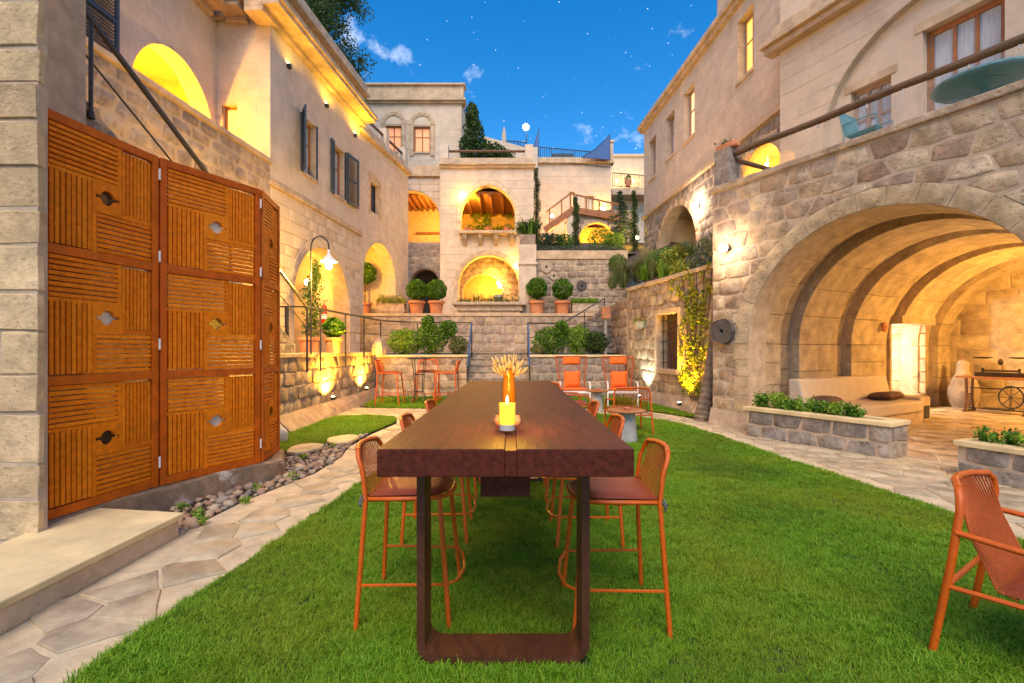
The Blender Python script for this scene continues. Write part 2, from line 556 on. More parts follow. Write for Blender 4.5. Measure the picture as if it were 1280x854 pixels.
def leafmat(name, cols, rough=.55, tr=.25):
    m = bpy.data.materials.new(name); m.use_nodes = True
    t = m.node_tree; b = t.nodes['Principled BSDF']; K = t.links.new
    g = t.nodes.new('ShaderNodeNewGeometry'); r = ramp(t, cols)
    K(g.outputs['Random Per Island'], r.inputs[0]); K(r.outputs[0], b.inputs['Base Color'])
    b.inputs['Roughness'].default_value = rough; b.inputs['Specular IOR Level'].default_value = .3
    tl = t.nodes.new('ShaderNodeBsdfTranslucent'); K(r.outputs[0], tl.inputs[0])
    ms = t.nodes.new('ShaderNodeMixShader'); ms.inputs[0].default_value = tr
    K(b.outputs[0], ms.inputs[1]); K(tl.outputs[0], ms.inputs[2]); K(ms.outputs[0], t.nodes['Material Output'].inputs[0])
    return m
def emit(name, col, s):
    m = bpy.data.materials.new(name); m.use_nodes = True
    t = m.node_tree; b = t.nodes['Principled BSDF']
    b.inputs['Base Color'].default_value = (*[min(.8, c) for c in col], 1)
    b.inputs['Emission Color'].default_value = (*col, 1); b.inputs['Emission Strength'].default_value = s
    return m
def glass(name, col=(1, 1, 1), rough=.0, alpha=None):
    m = bpy.data.materials.new(name); m.use_nodes = True
    t = m.node_tree; b = t.nodes['Principled BSDF']
    b.inputs['Base Color'].default_value = (*col, 1); b.inputs['Roughness'].default_value = rough
    b.inputs['Transmission Weight'].default_value = 1; b.inputs['IOR'].default_value = 1.15
    if alpha: b.inputs['Alpha'].default_value = alpha
    return m
M = {}
M['ashlar'] = mat('ashlar_pink', [(.61,.50,.385),(.63,.515,.395),(.62,.505,.395),(.635,.52,.395)], nscale=2.2, namt=.2, bump=.35, bscale=45, pits=.22, stain=((.47,.35,.26), 1.1, .60))
M['ashlar_r'] = mat('ashlar_cream', [(.60,.475,.355),(.615,.485,.365),(.605,.48,.365),(.62,.49,.365)], nscale=2.2, namt=.18, bump=.35, bscale=45, pits=.22, stain=((.50,.38,.29), 1.0, .60))
M['mortar'] = mat('mortar_tan', [(.46,.35,.25)], nscale=5, namt=.3, bump=.5, bscale=30)
M['mortar_pale'] = mat('mortar_pale', [(.55,.44,.33)], nscale=5, namt=.25, bump=.4, bscale=30)
M['rubble'] = mat('rubble_mauve', [(.26,.19,.15),(.42,.32,.23),(.33,.25,.21),(.48,.37,.26),(.37,.28,.22),(.45,.34,.25)], nscale=5, namt=.5, bump=.9, bscale=28, pits=.55, stain=((.52,.42,.33), 3.0, .60))
M['rubble_tan'] = mat('rubble_tan', [(.30,.20,.14),(.50,.37,.24),(.32,.23,.18),(.55,.42,.28),(.46,.33,.21),(.38,.27,.19),(.54,.42,.29)], nscale=5, namt=.5, bump=.9, bscale=26, pits=.6, stain=((.58,.47,.35), 3.0, .58))
M['grey_block'] = mat('grey_block', [(.22,.19,.17),(.30,.25,.21),(.36,.30,.24),(.26,.22,.20)], nscale=6, namt=.55, bump=.9, bscale=26, pits=.55, stain=((.42,.36,.30), 4.0, .60))
M['vault'] = mat('vault_stone', [(.46,.34,.21),(.52,.39,.24),(.42,.31,.20),(.54,.41,.26)], nscale=4, namt=.4, bump=.7, bscale=30, pits=.6, stain=((.33,.24,.19), 1.8, .57))
M['pier'] = mat('pier_stone', [(.66,.46,.25),(.60,.42,.24),(.69,.50,.28),(.62,.44,.27)], nscale=3, namt=.5, bump=.8, bscale=34, pits=.35, stain=((.44,.31,.20), 1.3, .56))  # extra gold in the base colour stands in for lamplight on the pier
M['trim'] = mat('trim_stone', [(.56,.41,.27)], nscale=3, namt=.35, bump=.5, bscale=40, pits=.3, stain=((.40,.28,.20), 1.7, .58))
M['slabtop'] = mat('limestone', [(.68,.52,.28)], nscale=3, namt=.25, bump=.25, bscale=30, world=True)
M['flag'] = mat('flagstone', [(.38,.30,.195),(.47,.375,.245),(.42,.33,.22),(.50,.40,.26),(.40,.32,.22)], nscale=4, namt=.45, bump=.4, bscale=18, world=True, rough=.7)
M['pathmortar'] = mat('path_mortar', [(.54,.42,.27),(.62,.49,.32)], rnd=False, nscale=6, namt=.3, bump=.5, bscale=35, world=True)
M['floor'] = mat('floor_slab', [(.46,.34,.22),(.54,.41,.27),(.40,.29,.20)], nscale=3, namt=.35, bump=.2, bscale=14, world=True, rough=.2)
M['soil'] = mat('soil', [(.07,.05,.035),(.12,.09,.06)], rnd=False, nscale=12, bump=.8, bscale=30, world=True)
M['earth'] = mat('lawn_soil', [(.03,.05,.012),(.06,.085,.02)], rnd=False, nscale=8, bump=.8, bscale=60, world=True)
M['concrete'] = mat('concrete', [(.40,.38,.36)], nscale=7, namt=.3, bump=.3, bscale=50)
M['footing'] = mat('footing', [(.44,.33,.23),(.36,.26,.19)], rnd=False, nscale=4, namt=.4, bump=.8, bscale=16, stain=((.60,.51,.40), 2.2, .60))
M['curb'] = mat('curb_render', [(.30,.19,.11),(.22,.15,.10)], rnd=False, nscale=5, namt=.5, bump=.8, bscale=18, stain=((.55,.48,.42), 2.6, .57))
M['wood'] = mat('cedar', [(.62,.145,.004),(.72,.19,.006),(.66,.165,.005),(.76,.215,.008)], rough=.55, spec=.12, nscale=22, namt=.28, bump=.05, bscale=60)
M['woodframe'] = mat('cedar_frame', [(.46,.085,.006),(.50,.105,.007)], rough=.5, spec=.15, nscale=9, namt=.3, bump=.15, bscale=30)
M['table'] = mat('dark_oak', [(.085,.018,.009)], rough=.5, nscale=10, namt=.55, bump=.25, bscale=26, wave=(4, .35, 4), spec=.14)
M['steel'] = mat('rust_steel', [(.10,.034,.017)], rough=.45, nscale=14, namt=.3, bump=.1, bscale=60, metal=.3)
M['orange'] = mat('orange_paint', [(.54,.095,.006)], rough=.4, nscale=30, namt=.2, bump=.04, bscale=90, spec=.35)
M['cord'] = mat('orange_cord', [(.40,.075,.008)], rough=.6, nscale=30, namt=.2, bump=.3, bscale=200)
M['leather'] = mat('cushion_leather', [(.27,.055,.018)], rough=.42, nscale=14, namt=.2, bump=.2, bscale=120)
M['cushion'] = mat('cushion_orange', [(.72,.135,.015)], rough=.8, nscale=20, namt=.15, bump=.3, bscale=180)
M['white'] = mat('white_paint', [(.74,.70,.66)], rough=.4, namt=.08, bump=0)
M['iron'] = mat('black_iron', [(.022,.024,.030)], rough=.4, nscale=20, namt=.2, bump=.1, bscale=80, spec=.5)
M['skyiron'] = mat('sky_tinted_iron', [(.03,.075,.17)], rough=.35, namt=.1, bump=0, spec=.5)  # blue stands in for sky reflected in dark iron
M['railbrown'] = mat('brown_rail', [(.12,.055,.030)], rough=.5, nscale=10, namt=.3, bump=.2, bscale=60)
M['log'] = mat('log_rail', [(.15,.09,.05)], rough=.7, nscale=12, namt=.5, bump=.6, bscale=20, wave=(.5, .5, 4))
M['terracotta'] = mat('terracotta', [(.55,.20,.09),(.60,.26,.13)], nscale=8, namt=.25, bump=.2, bscale=60)
M['shutter'] = mat('shutter_paint', [(.035,.060,.085)], rough=.5, namt=.15, bump=.1)
M['winwood'] = mat('window_wood', [(.36,.14,.05)], rough=.5, namt=.25, bump=.1, nscale=12)
M['winpale'] = mat('window_wood_pale', [(.42,.27,.19)], rough=.5, namt=.2, bump=.1, nscale=12)
M['beam'] = mat('ceiling_beam', [(.26,.10,.04),(.20,.08,.035)], rough=.6, namt=.3, bump=.3, nscale=8)
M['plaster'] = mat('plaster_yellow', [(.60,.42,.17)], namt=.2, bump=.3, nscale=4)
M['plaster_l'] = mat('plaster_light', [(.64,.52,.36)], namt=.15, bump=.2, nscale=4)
M['beige'] = mat('sofa_beige', [(.60,.47,.33)], rough=.9, namt=.1, bump=.3, bscale=150)
M['pillow'] = mat('pillow_brown', [(.15,.075,.045)], rough=.9, namt=.3, bump=.5, bscale=120)
M['teal'] = mat('teal_paint', [(.10,.27,.31)], rough=.45, namt=.1, bump=0)
M['bronze'] = mat('bronze_disc', [(.07,.05,.035)], rough=.35, metal=.7, namt=.3, bump=.1)
M['palm'] = mat('trunk_scaly', [(.16,.12,.09),(.24,.18,.13)], rnd=False, nscale=9, namt=.5, bump=1, bscale=14)
M['bark'] = mat('bark', [(.13,.08,.05)], nscale=9, namt=.4, bump=.8, bscale=20)
M['pebble'] = mat('pebble', [(.28,.18,.12),(.42,.27,.17),(.20,.17,.16),(.52,.40,.27),(.38,.20,.12),(.31,.26,.22)], nscale=10, namt=.3, bump=.25, bscale=30, rough=.7)
M['millstone'] = mat('millstone', [(.10,.085,.08)], nscale=8, namt=.4, bump=.9, bscale=24, pits=.6)
M['millpale'] = mat('millstone_pale', [(.46,.36,.27)], nscale=8, namt=.4, bump=.7, bscale=24, pits=.6)
M['red'] = mat('red_paint', [(.55,.02,.015)], rough=.4, namt=.05, bump=0)
M['shade_dark'] = mat('painted_shade', [(.05,.04,.035)], namt=.3, bump=0)  # near-black stands in for shade in holes, recesses and rooms
M['bulb'] = emit('bulb_warm', (1, .78, .42), 14)
M['bulb_soft'] = emit('bulb_glow', (1, .85, .6), 10)
M['bulb_white'] = emit('bulb_white', (1, .97, .9), 14)
M['candle'] = emit('candle_wax', (1, .46, .03), .85)
M['litpane'] = emit('lit_pane', (1, .62, .32), .55)
M['litpink'] = emit('lit_curtain', (.85, .34, .16), .26)
M['gold'] = emit('lit_pane_gold', (1, .55, .10), .8)
M['pane'] = mat('dark_pane', [(.05,.07,.10)], rough=.06, namt=0, bump=0, spec=.8)
M['curtain'] = mat('curtain', [(.50,.52,.56)], rough=.9, nscale=16, namt=.35, bump=.4, bscale=10, wave=(6, 6, .2))
M['candlelit'] = leafmat('candlelit_glass', [(.50,.15,.006), (.60,.20,.008)], rough=.1, tr=.4)  # amber tint stands in for candlelight glowing in the bottle glass
M['glass'] = glass('clear_glass', (.98, .96, .92), alpha=.25)
M['sheet'] = glass('tinted_sheet', (.75, .88, 1), alpha=.16)
M['screen'] = mat('screen_glass', [(.07,.13,.30)], rough=.2, namt=.1, bump=0)
M['dry'] = leafmat('dried_flower', [(.50,.34,.15),(.58,.42,.22)], tr=.2)
M['leaf'] = leafmat('leaf_green', [(.018,.06,.004),(.05,.15,.008),(.10,.24,.015),(.17,.30,.03)])
M['leaf_dk'] = leafmat('leaf_dark', [(.012,.032,.008),(.03,.075,.012),(.06,.12,.02),(.09,.11,.025)])
M['leaf_lt'] = leafmat('leaf_light', [(.06,.16,.012),(.15,.30,.02),(.27,.42,.03),(.13,.24,.03)])
M['leaf_yel'] = leafmat('leaf_yellow', [(.20,.24,.02),(.34,.34,.04),(.12,.20,.02)])
M['leaf_blue'] = leafmat('leaf_blue', [(.02,.05,.03),(.04,.09,.05),(.07,.12,.07)])
M['lav'] = leafmat('lavender', [(.06,.09,.06),(.10,.15,.08),(.14,.13,.16)])
M['grassblade'] = leafmat('grass_blade', [(.010,.048,.001),(.045,.165,.002),(.125,.33,.006),(.34,.48,.04)], tr=.35)
def patchy(m, col, sc, lo, hi):           # drier patches in the lawn
    t = m.node_tree; K = t.links.new
    r = [n for n in t.nodes if n.type in ('VALTORGB', 'MIX')][-1]; ro = r.outputs[0] if r.type == 'VALTORGB' else r.outputs[2]; g = t.nodes.new('ShaderNodeNewGeometry')
    no = t.nodes.new('ShaderNodeTexNoise'); no.inputs['Scale'].default_value = sc; no.inputs['Detail'].default_value = 4; K(g.outputs['Position'], no.inputs['Vector'])
    mr = t.nodes.new('ShaderNodeMapRange'); mr.inputs['From Min'].default_value = lo; mr.inputs['From Max'].default_value = hi; mr.inputs['To Max'].default_value = .6; K(no.outputs['Fac'], mr.inputs['Value'])
    mx = t.nodes.new('ShaderNodeMix'); mx.data_type = 'RGBA'; K(mr.outputs[0], mx.inputs['Factor']); mx.inputs[7].default_value = (*col, 1)
    outs = [l.to_socket for l in ro.links]; K(ro, mx.inputs[6])
    for s in outs: K(mx.outputs[2], s)
patchy(M['grassblade'], (.30, .33, .02), 1.0, .45, .70)
patchy(M['grassblade'], (.014, .05, .006), .55, .52, .72)
M['reed'] = leafmat('reed', [(.10,.12,.04),(.20,.20,.07),(.06,.13,.03)])
# ================================================================== ground
def sheet(name, pts, z, m, kind='structure'):
    mb = MB()
    tri = geometry.tessellate_polygon([[V((p[0], p[1], 0)) for p in pts]])
    mb.add([(p[0], p[1], z) for p in pts], tri)
    return tag(mb.build(name, m), kind=kind)
sheet('ground', [(-120, -30), (120, -30), (120, 200), (-120, 200)], -0.03, M['soil'])
def smooth_pts(pts, n=6, closed=False):
    o = []
    m = len(pts)
    for i in range(m if closed else m - 1):
        p0 = pts[(i-1) % m] if closed or i > 0 else pts[0]
        p1 = pts[i]; p2 = pts[(i+1) % m]
        p3 = pts[(i+2) % m] if closed or i + 2 < m else p2
        for k in range(n):
            t = k / n
            o.append(tuple(.5*((2*b) + (c-a)*t + (2*a-5*b+4*c-d)*t*t + (3*b-a-3*c+d)*t**3) for a, b, c, d in zip(p0, p1, p2, p3)))
    if not closed: o.append(tuple(pts[-1]))
    return o
left_edge = smooth_pts([(-1.93, .6), (-1.92, 1.6), (-1.9, 2.5), (-1.80, 3.4), (-1.66, 5.0), (-1.55, 6.4), (-1.62, 8.3), (-1.62, 9.6), (-1.3, 10.5)], 5)
right_edge = smooth_pts([(1.9, 10.75), (2.65, 10.35), (3.2, 9.5), (3.48, 8.1), (3.64, 6.1), (3.80, 5.0), (3.88, 4.3), (3.86, 3.5), (3.8, 2.0), (3.8, .6)], 5)
LAWN = left_edge + right_edge
LAWN_B = smooth_pts([(-3.9, 12.9), (-3.55, 11.95), (-2.2, 11.75), (0, 11.8), (2.0, 11.85), (3.0, 11.6), (3.65, 10.6), (4.0, 9.85)], 4) + [(4.28, 10.2), (3.5, 14.5), (-4.05, 14.5)]
LAWN_C = smooth_pts([(-3.15, 6.6), (-2.85, 7.3), (-2.5, 8.3), (-2.35, 9.6), (-2.62, 10.3), (-3.5, 10.4), (-4.02, 9.8), (-4.05, 8.6), (-3.75, 7.2)], 4, True)
sheet('lawn', LAWN, 0.006, M['earth'])
sheet('lawn', LAWN_B, 0.006, M['earth'])
sheet('lawn', LAWN_C, 0.006, M['earth'])
PATH_L = [(-2.62, .6), (-2.62, 3.75), (-2.55, 4.6), (-2.30, 5.6), (-2.30, 6.4), (-2.42, 7.2), (-2.40, 8.2), (-2.25, 9.4), (-2.55, 10.45), (-3.5, 10.55), (-4.1, 10.6), (-4.05, 12.0), (-3.5, 11.9), (-2.2, 11.7),
          (0, 11.72), (2.0, 11.75), (2.95, 11.5), (3.55, 10.6), (3.9, 9.75), (4.15, 8.9)]
PATH_R = [(4.3, 8.5), (4.9, 7.4), (5.4, 6.3), (5.6, 5.2), (5.6, .6)]
path_poly = left_edge[::-1] + [] 
PATH = PATH_L + PATH_R + [(3.86, .6)] + right_edge[::-1] + left_edge[::-1]
path = sheet('stone_path', PATH, 0.002, M['pathmortar'])
def inside(p, poly):
    c = False; n = len(poly); j = n - 1
    for i in range(n):
        if (poly[i][1] > p[1]) != (poly[j][1] > p[1]) and p[0] < (poly[j][0]-poly[i][0])*(p[1]-poly[i][1])/(poly[j][1]-poly[i][1]) + poly[i][0]: c = not c
        j = i
    return c
def flagstones(parent, poly, m, spacing, gap, z, thick=.022, lim=300, seed=3, name='flagstone', order=None, squash=1.0):
    r = random.Random(seed)
    xs = [p[0] for p in poly]; ys = [p[1] for p in poly]
    pts = []
    tries = 0
    while tries < 60000 and len(pts) < 700:
        tries += 1
        p = (r.uniform(min(xs), max(xs)), r.uniform(min(ys), max(ys)))
        if not inside(p, poly): continue
        sp = spacing * (r.uniform(.62, 1.1))
        if all((p[0]-q[0])**2 + ((p[1]-q[1])*squash)**2 > sp*sp for q in pts): pts.append(p)
    pts.sort(key=lambda p: p[0]**2 + p[1]**2)
    made = 0
    for p in pts:
        if made >= lim: break
        cell = [(p[0]+math.cos(k*math.pi/5)*spacing*1.3, p[1]+math.sin(k*math.pi/5)*spacing*1.3) for k in range(10)]
        for q in pts:
            if q is p or abs(q[0]-p[0]) > 3*spacing or abs(q[1]-p[1]) > 3*spacing: continue
            mx, my = (p[0]+q[0])/2, (p[1]+q[1])/2
            dx, dy = p[0]-q[0], p[1]-q[1]; l = math.hypot(dx, dy)
            g = gap * r.uniform(.5, 1.6) / 2
            cell = clip(cell, (mx + dx/l*g, my + dy/l*g), (dx, dy))
            if len(cell) < 3: break
        if len(cell) < 3: continue
        c = cen(cell)
        if not inside(c, poly): continue
        o2 = []
        for q in cell:                       # keep every corner on the path
            t = 1.0
            while t > .2 and not inside((c[0]+(q[0]-c[0])*(t+.03), c[1]+(q[1]-c[1])*(t+.03)), poly): t -= .03
            j = r.uniform(.985, 1.02)
            o2.append((c[0]+(q[0]-c[0])*t*j, c[1]+(q[1]-c[1])*t*j))
        # break the straight edges
        o3 = []
        for i, q in enumerate(o2):
            n_ = o2[(i+1) % len(o2)]
            o3.append(q)
            if math.hypot(q[0]-n_[0], q[1]-n_[1]) > .16:
                k = r.uniform(.35, .65); mx, my = q[0]+(n_[0]-q[0])*k, q[1]+(n_[1]-q[1])*k
                o3.append((mx + (c[0]-mx)*r.uniform(-.04, .07), my + (c[1]-my)*r.uniform(-.04, .07)))
        if abs(area(o3)) < .01: continue
        mb = MB(); n = len(o3)
        zt = z + thick * r.uniform(.6, 1.1)
        ins = [(a + (c[0]-a)*.05, b + (c[1]-b)*.05) for a, b in o3]
        mb.add([(a, b, z-.02) for a, b in o3] + [(a, b, zt-.006) for a, b in o3] + [(a, b, zt+r.uniform(-.002, .002)) for a, b in ins],
               [(k*n+i, k*n+(i+1) % n, (k+1)*n+(i+1) % n, (k+1)*n+i) for k in (0, 1) for i in range(n)] + [tuple(2*n+i for i in range(n))])
        mb.build(name, m, parent, smooth=40)
        made += 1
    return made
flagstones(path, PATH, M['flag'], .37, .018, .002, lim=298, thick=.014)

# ------------------------------------------------------------------ grass
def tuft(nb, hmin, hmax, spread, w, seed):
    r = random.Random(seed); mb = MB()
    for i in range(nb):
        a = r.uniform(0, 6.28); d = spread * math.sqrt(r.random())
        bx, by = d*math.cos(a), d*math.sin(a)
        h = r.uniform(hmin, hmax); la = r.uniform(0, 6.28); lean = r.uniform(.2, 1.9) * h
        lx, ly = math.cos(la)*lean, math.sin(la)*lean
        wa = la + math.pi/2 + r.uniform(-.4, .4); ww = w * r.uniform(.7, 1.3)
        wx, wy = math.cos(wa)*ww/2, math.sin(wa)*ww/2
        p = [(bx-wx, by-wy, -.004), (bx+wx, by+wy, -.004),
             (bx+lx*.35-wx*.8, by+ly*.35-wy*.8, h*.6), (bx+lx*.35+wx*.8, by+ly*.35+wy*.8, h*.6),
             (bx+lx, by+ly, h)]
        mb.add(p, [(0, 1, 3, 2), (2, 3, 4)])
    me = bpy.data.meshes.new('grass_tuft'); me.from_pydata(mb.v, [], mb.f); me.materials.append(M['grassblade'])
    return bpy.data.objects.new('grass_tuft', me)
def tuft_collection(name, specs):
    col = bpy.data.collections.new(name)
    for s in specs: col.objects.link(tuft(*s))
    return col
TUFTS = tuft_collection('tufts', [(18, .010, .030, .030, .0036, 1), (18, .010, .026, .034, .0034, 2), (14, .012, .034, .026, .0036, 3), (20, .008, .020, .036, .0034, 4), (12, .014, .032, .018, .0038, 5)])
def scatter_nodes(col):
    ng = bpy.data.node_groups.new('scatter', 'GeometryNodeTree')
    ng.interface.new_socket('Geometry', in_out='INPUT', socket_type='NodeSocketGeometry')
    ng.interface.new_socket('Geometry', in_out='OUTPUT', socket_type='NodeSocketGeometry')
    nn = ng.nodes; K = ng.links.new
    gi = nn.new('NodeGroupInput'); go = nn.new('NodeGroupOutput')
    ci = nn.new('GeometryNodeCollectionInfo'); ci.inputs['Collection'].default_value = col
    ci.inputs['Separate Children'].default_value = True; ci.inputs['Reset Children'].default_value = True
    ip = nn.new('GeometryNodeInstanceOnPoints'); ip.inputs['Pick Instance'].default_value = True
    rv = nn.new('FunctionNodeRandomValue'); rv.data_type = 'FLOAT_VECTOR'
    rv.inputs[0].default_value = (-.2, -.2, 0); rv.inputs[1].default_value = (.2, .2, 6.28)
    at = nn.new('GeometryNodeInputNamedAttribute'); at.data_type = 'FLOAT'; at.inputs['Name'].default_value = 'sc'
    K(gi.outputs[0], ip.inputs['Points']); K(ci.outputs[0], ip.inputs['Instance'])
    K(rv.outputs[0], ip.inputs['Rotation']); K(at.outputs[0], ip.inputs['Scale'])
    K(ip.outputs[0], go.inputs[0])
    return ng
SCAT = scatter_nodes(TUFTS)
def grass(polys, dens, label):
    allp = []
    for poly in polys:
        xs = [p[0] for p in poly]; ys = [p[1] for p in poly]
        A = (max(xs)-min(xs))*(max(ys)-min(ys))
        n = int(A * dens)
        q = NP.uniform((min(xs), min(ys)), (max(xs), max(ys)), (n, 2))
        d = np.hypot(q[:, 0], q[:, 1])
        q = q[NP.uniform(0, 1, n) < np.clip((3.6 / np.maximum(d, .1))**1.25, .10, 1)]
        q = q[(q[:, 1] > 1.1)]
        q = q[~((np.abs(q[:, 0] + .04) < .40) & (((q[:, 1] > 2.17) & (q[:, 1] < 2.39)) | ((q[:, 1] > 5.18) & (q[:, 1] < 5.4))))]
        # even-odd test
        c = np.zeros(len(q), bool); j = len(poly) - 1
        for i in range(len(poly)):
            xi, yi = poly[i][:2]; xj, yj = poly[j][:2]
            if yi != yj:
                hit = ((yi > q[:, 1]) != (yj > q[:, 1])) & (q[:, 0] < (xj-xi)*(q[:, 1]-yi)/(yj-yi) + xi)
                c ^= hit
            j = i
        allp.append(q[c])
        # longer fringe along the edge
    q = np.concatenate(allp)
    d = np.hypot(q[:, 0], q[:, 1])
    sc = NP.uniform(.75, 1.25, len(q)) * np.clip(1 + (d - 4) * .05, .95, 1.5)
    patch = np.sin(q[:, 0]*2.1 + 1.3*np.sin(q[:, 1]*1.7)) * np.sin(q[:, 1]*1.9 + q[:, 0]*.8)
    sc *= 1 + .22 * patch + .18 * np.sin(q[:, 0]*9.3 + 2*np.sin(q[:, 1]*7.1)) * np.sin(q[:, 1]*8.7 + 1.5*np.sin(q[:, 0]*6))
    me = bpy.data.meshes.new('grass')
    me.vertices.add(len(q))
    co = np.zeros((len(q), 3), np.float32); co[:, :2] = q; co[:, 2] = .006
    me.vertices.foreach_set('co', co.ravel())
    a = me.attributes.new('sc', 'FLOAT', 'POINT'); a.data.foreach_set('value', sc.astype(np.float32))
    o = link_mesh('grass', me)
    md = o.modifiers.new('scatter', 'NODES'); md.node_group = SCAT
    tag(o, label, 'grass', kind='stuff')
    return len(q)
def fringe(line, n, w):                 # taller tufts hanging over a lawn edge
    out_ = []
    seg = [(line[i], line[i+1]) for i in range(len(line)-1)]
    ln = [math.hypot(b[0]-a[0], b[1]-a[1]) for a, b in seg]
    tot = sum(ln)
    for (a, b), l in zip(seg, ln):
        for k in range(int(n*l/tot)):
            t = RND.random(); out_.append((a[0]+(b[0]-a[0])*t + RND.uniform(-w, w), a[1]+(b[1]-a[1])*t + RND.uniform(-w, w)))
    return out_
NG = grass([LAWN, LAWN_B, LAWN_C], 3600, 'short green grass covering the courtyard lawns')
print('tufts', NG)

# ================================================================== leaves and plants
def leaf_mesh(name, centers, size, m, parent=None, aspect=2.0, up=0.0, droop=0.0, sizes=None, kind=None):
    """centers: Nx3 array; every leaf a folded kite with its own turn"""
    c = np.asarray(centers, dtype=float); n = len(c)
    base = BASE[parent.name] if parent is not None else V((0, 0, 0))
    d = NP.normal(size=(n, 3)); d[:, 2] = d[:, 2]*(1-abs(up)) + up*1.4 - droop
    d /= np.linalg.norm(d, axis=1, keepdims=True)
    r = NP.normal(size=(n, 3)); w = np.cross(d, r); w /= np.linalg.norm(w, axis=1, keepdims=True)
    s = size * NP.uniform(.6, 1.35, n) if sizes is None else sizes
    s = s[:, None]
    nn = np.cross(d, w)
    v = np.empty((n, 4, 3))
    v[:, 0] = c - d*s*.5
    v[:, 1] = c + w*s*.5/aspect + nn*s*.06
    v[:, 2] = c + d*s*.5
    v[:, 3] = c - w*s*.5/aspect + nn*s*.06
    v = v.reshape(-1, 3) - np.array(base)
    me = bpy.data.meshes.new(name)
    me.vertices.add(n*4); me.vertices.foreach_set('co', v.astype(np.float32).ravel())
    me.loops.add(n*4); me.loops.foreach_set('vertex_index', np.arange(n*4, dtype=np.int32))
    me.polygons.add(n); me.polygons.foreach_set('loop_start', np.arange(0, n*4, 4, dtype=np.int32))
    me.update(calc_edges=True)
    me.materials.append(m)
    o = link_mesh(name, me, parent, base)
    if kind: o['kind'] = kind
    return o
def blob(c, r, n, shell=.55):           # points through an ellipsoid, thicker near its skin
    d = NP.normal(size=(n, 3)); d /= np.linalg.norm(d, axis=1, keepdims=True)
    k = 1 - NP.uniform(0, 1, n)**2 * shell
    lump = 1 + .07*np.sin(d[:, 0]*7+c[0]*3)*np.sin(d[:, 1]*6+1) + .05*np.sin(d[:, 2]*9+c[1])
    return np.array(c) + d * (k*lump)[:, None] * np.array(r)
def fountain(name, c, n, h, reach, m, parent, w=.012):   # one arching grass tuft
    mb = MB()
    for i in range(n):
        a = RND.uniform(0, 6.28); k = RND.random()**.6; hh = h*RND.uniform(.55, 1.1)*(1.05-.35*k); rr = reach*k*RND.uniform(.7, 1.2)
        ca, sa = math.cos(a), math.sin(a); b = (c[0]+.06*ca*k, c[1]+.06*sa*k, c[2])
        ps = [(0, 0), (rr*.25, hh*.6), (rr*.6, hh*.95), (rr, hh*.82)]
        vs = []
        for j, (r_, z_) in enumerate(ps):
            ww = w*(1, 1, .7, .15)[j]/2
            vs += [(b[0]+ca*r_-sa*ww, b[1]+sa*r_+ca*ww, b[2]+z_), (b[0]+ca*r_+sa*ww, b[1]+sa*r_-ca*ww, b[2]+z_)]
        mb.add(vs, [(0, 1, 3, 2), (2, 3, 5, 4), (4, 5, 7, 6)])
    return mb.build(name, m, parent)
def blades(name, c, rx, ry, n, h, m, parent=None, w=.012, lean=.5, z=None):
    mb = MB()
    for i in range(n):
        a = RND.uniform(0, 6.28); k = math.sqrt(RND.random())
        x, y = c[0]+rx*k*math.cos(a), c[1]+ry*k*math.sin(a)
        hh = h*RND.uniform(.6, 1.15); la = a + RND.uniform(-.8, .8); ln = hh*lean*RND.uniform(.3, 1.1)
        lx, ly = math.cos(la)*ln, math.sin(la)*ln; wx, wy = -math.sin(la)*w/2, math.cos(la)*w/2
        z0 = c[2] if z is None else z(x, y)
        mb.add([(x-wx, y-wy, z0), (x+wx, y+wy, z0), (x+lx*.3+wx, y+ly*.3+wy, z0+hh*.6), (x+lx*.3-wx, y+ly*.3-wy, z0+hh*.6), (x+lx, y+ly, z0+hh)],
               [(0, 1, 2, 3), (3, 2, 4)])
    return mb.build(name, m, parent)
# ================================================================== left side: pier, step, gate, stair, house
t = thing('gate_pier', 'tall rough limestone pier beside the slatted wooden gate', 'pier', (-3.6, 3.5, 0))
fp = Fr((-4.6, 3.32), (1, 0))
mb = MB(); fp.box(mb, 0, 1.32, 0, 6.6, -.07, 0); fp.box(mb, 0, 1.12, 0, 6.6, -.6, -.07); core = mb.build('core', M['mortar'], t)
stones(core, fp, 0, 1.335, .12, 6.6, (.24, .36), (.5, .95), M['pier'], gap=.004, proud=(.002, .02), bevel=.009, jit=.018)
t = thing('stone_step', 'long pale limestone step in front of the wooden gate', 'step', (-3.0, 2.4, 0))
mb = MB(); mb.prism([(-2.60, .7, 0), (-2.58, 3.72, 0), (-3.36, 3.86, 0), (-3.36, .7, 0)], (0, 0, .135)); mb.build('riser', M['trim'], t, bevel=.01)
for y0, y1 in ((.7, 2.28), (2.286, 3.74)):
    mb = MB(); mb.prism([(-2.575, y0, .136), (-2.56 if y1 < 3 else -2.555, y1, .136), (-3.36, y1+(.12 if y1 > 3 else 0), .136), (-3.36, y0, .136)], (0, 0, .045)); mb.build('tread_slab', M['slabtop'], t, bevel=.008)
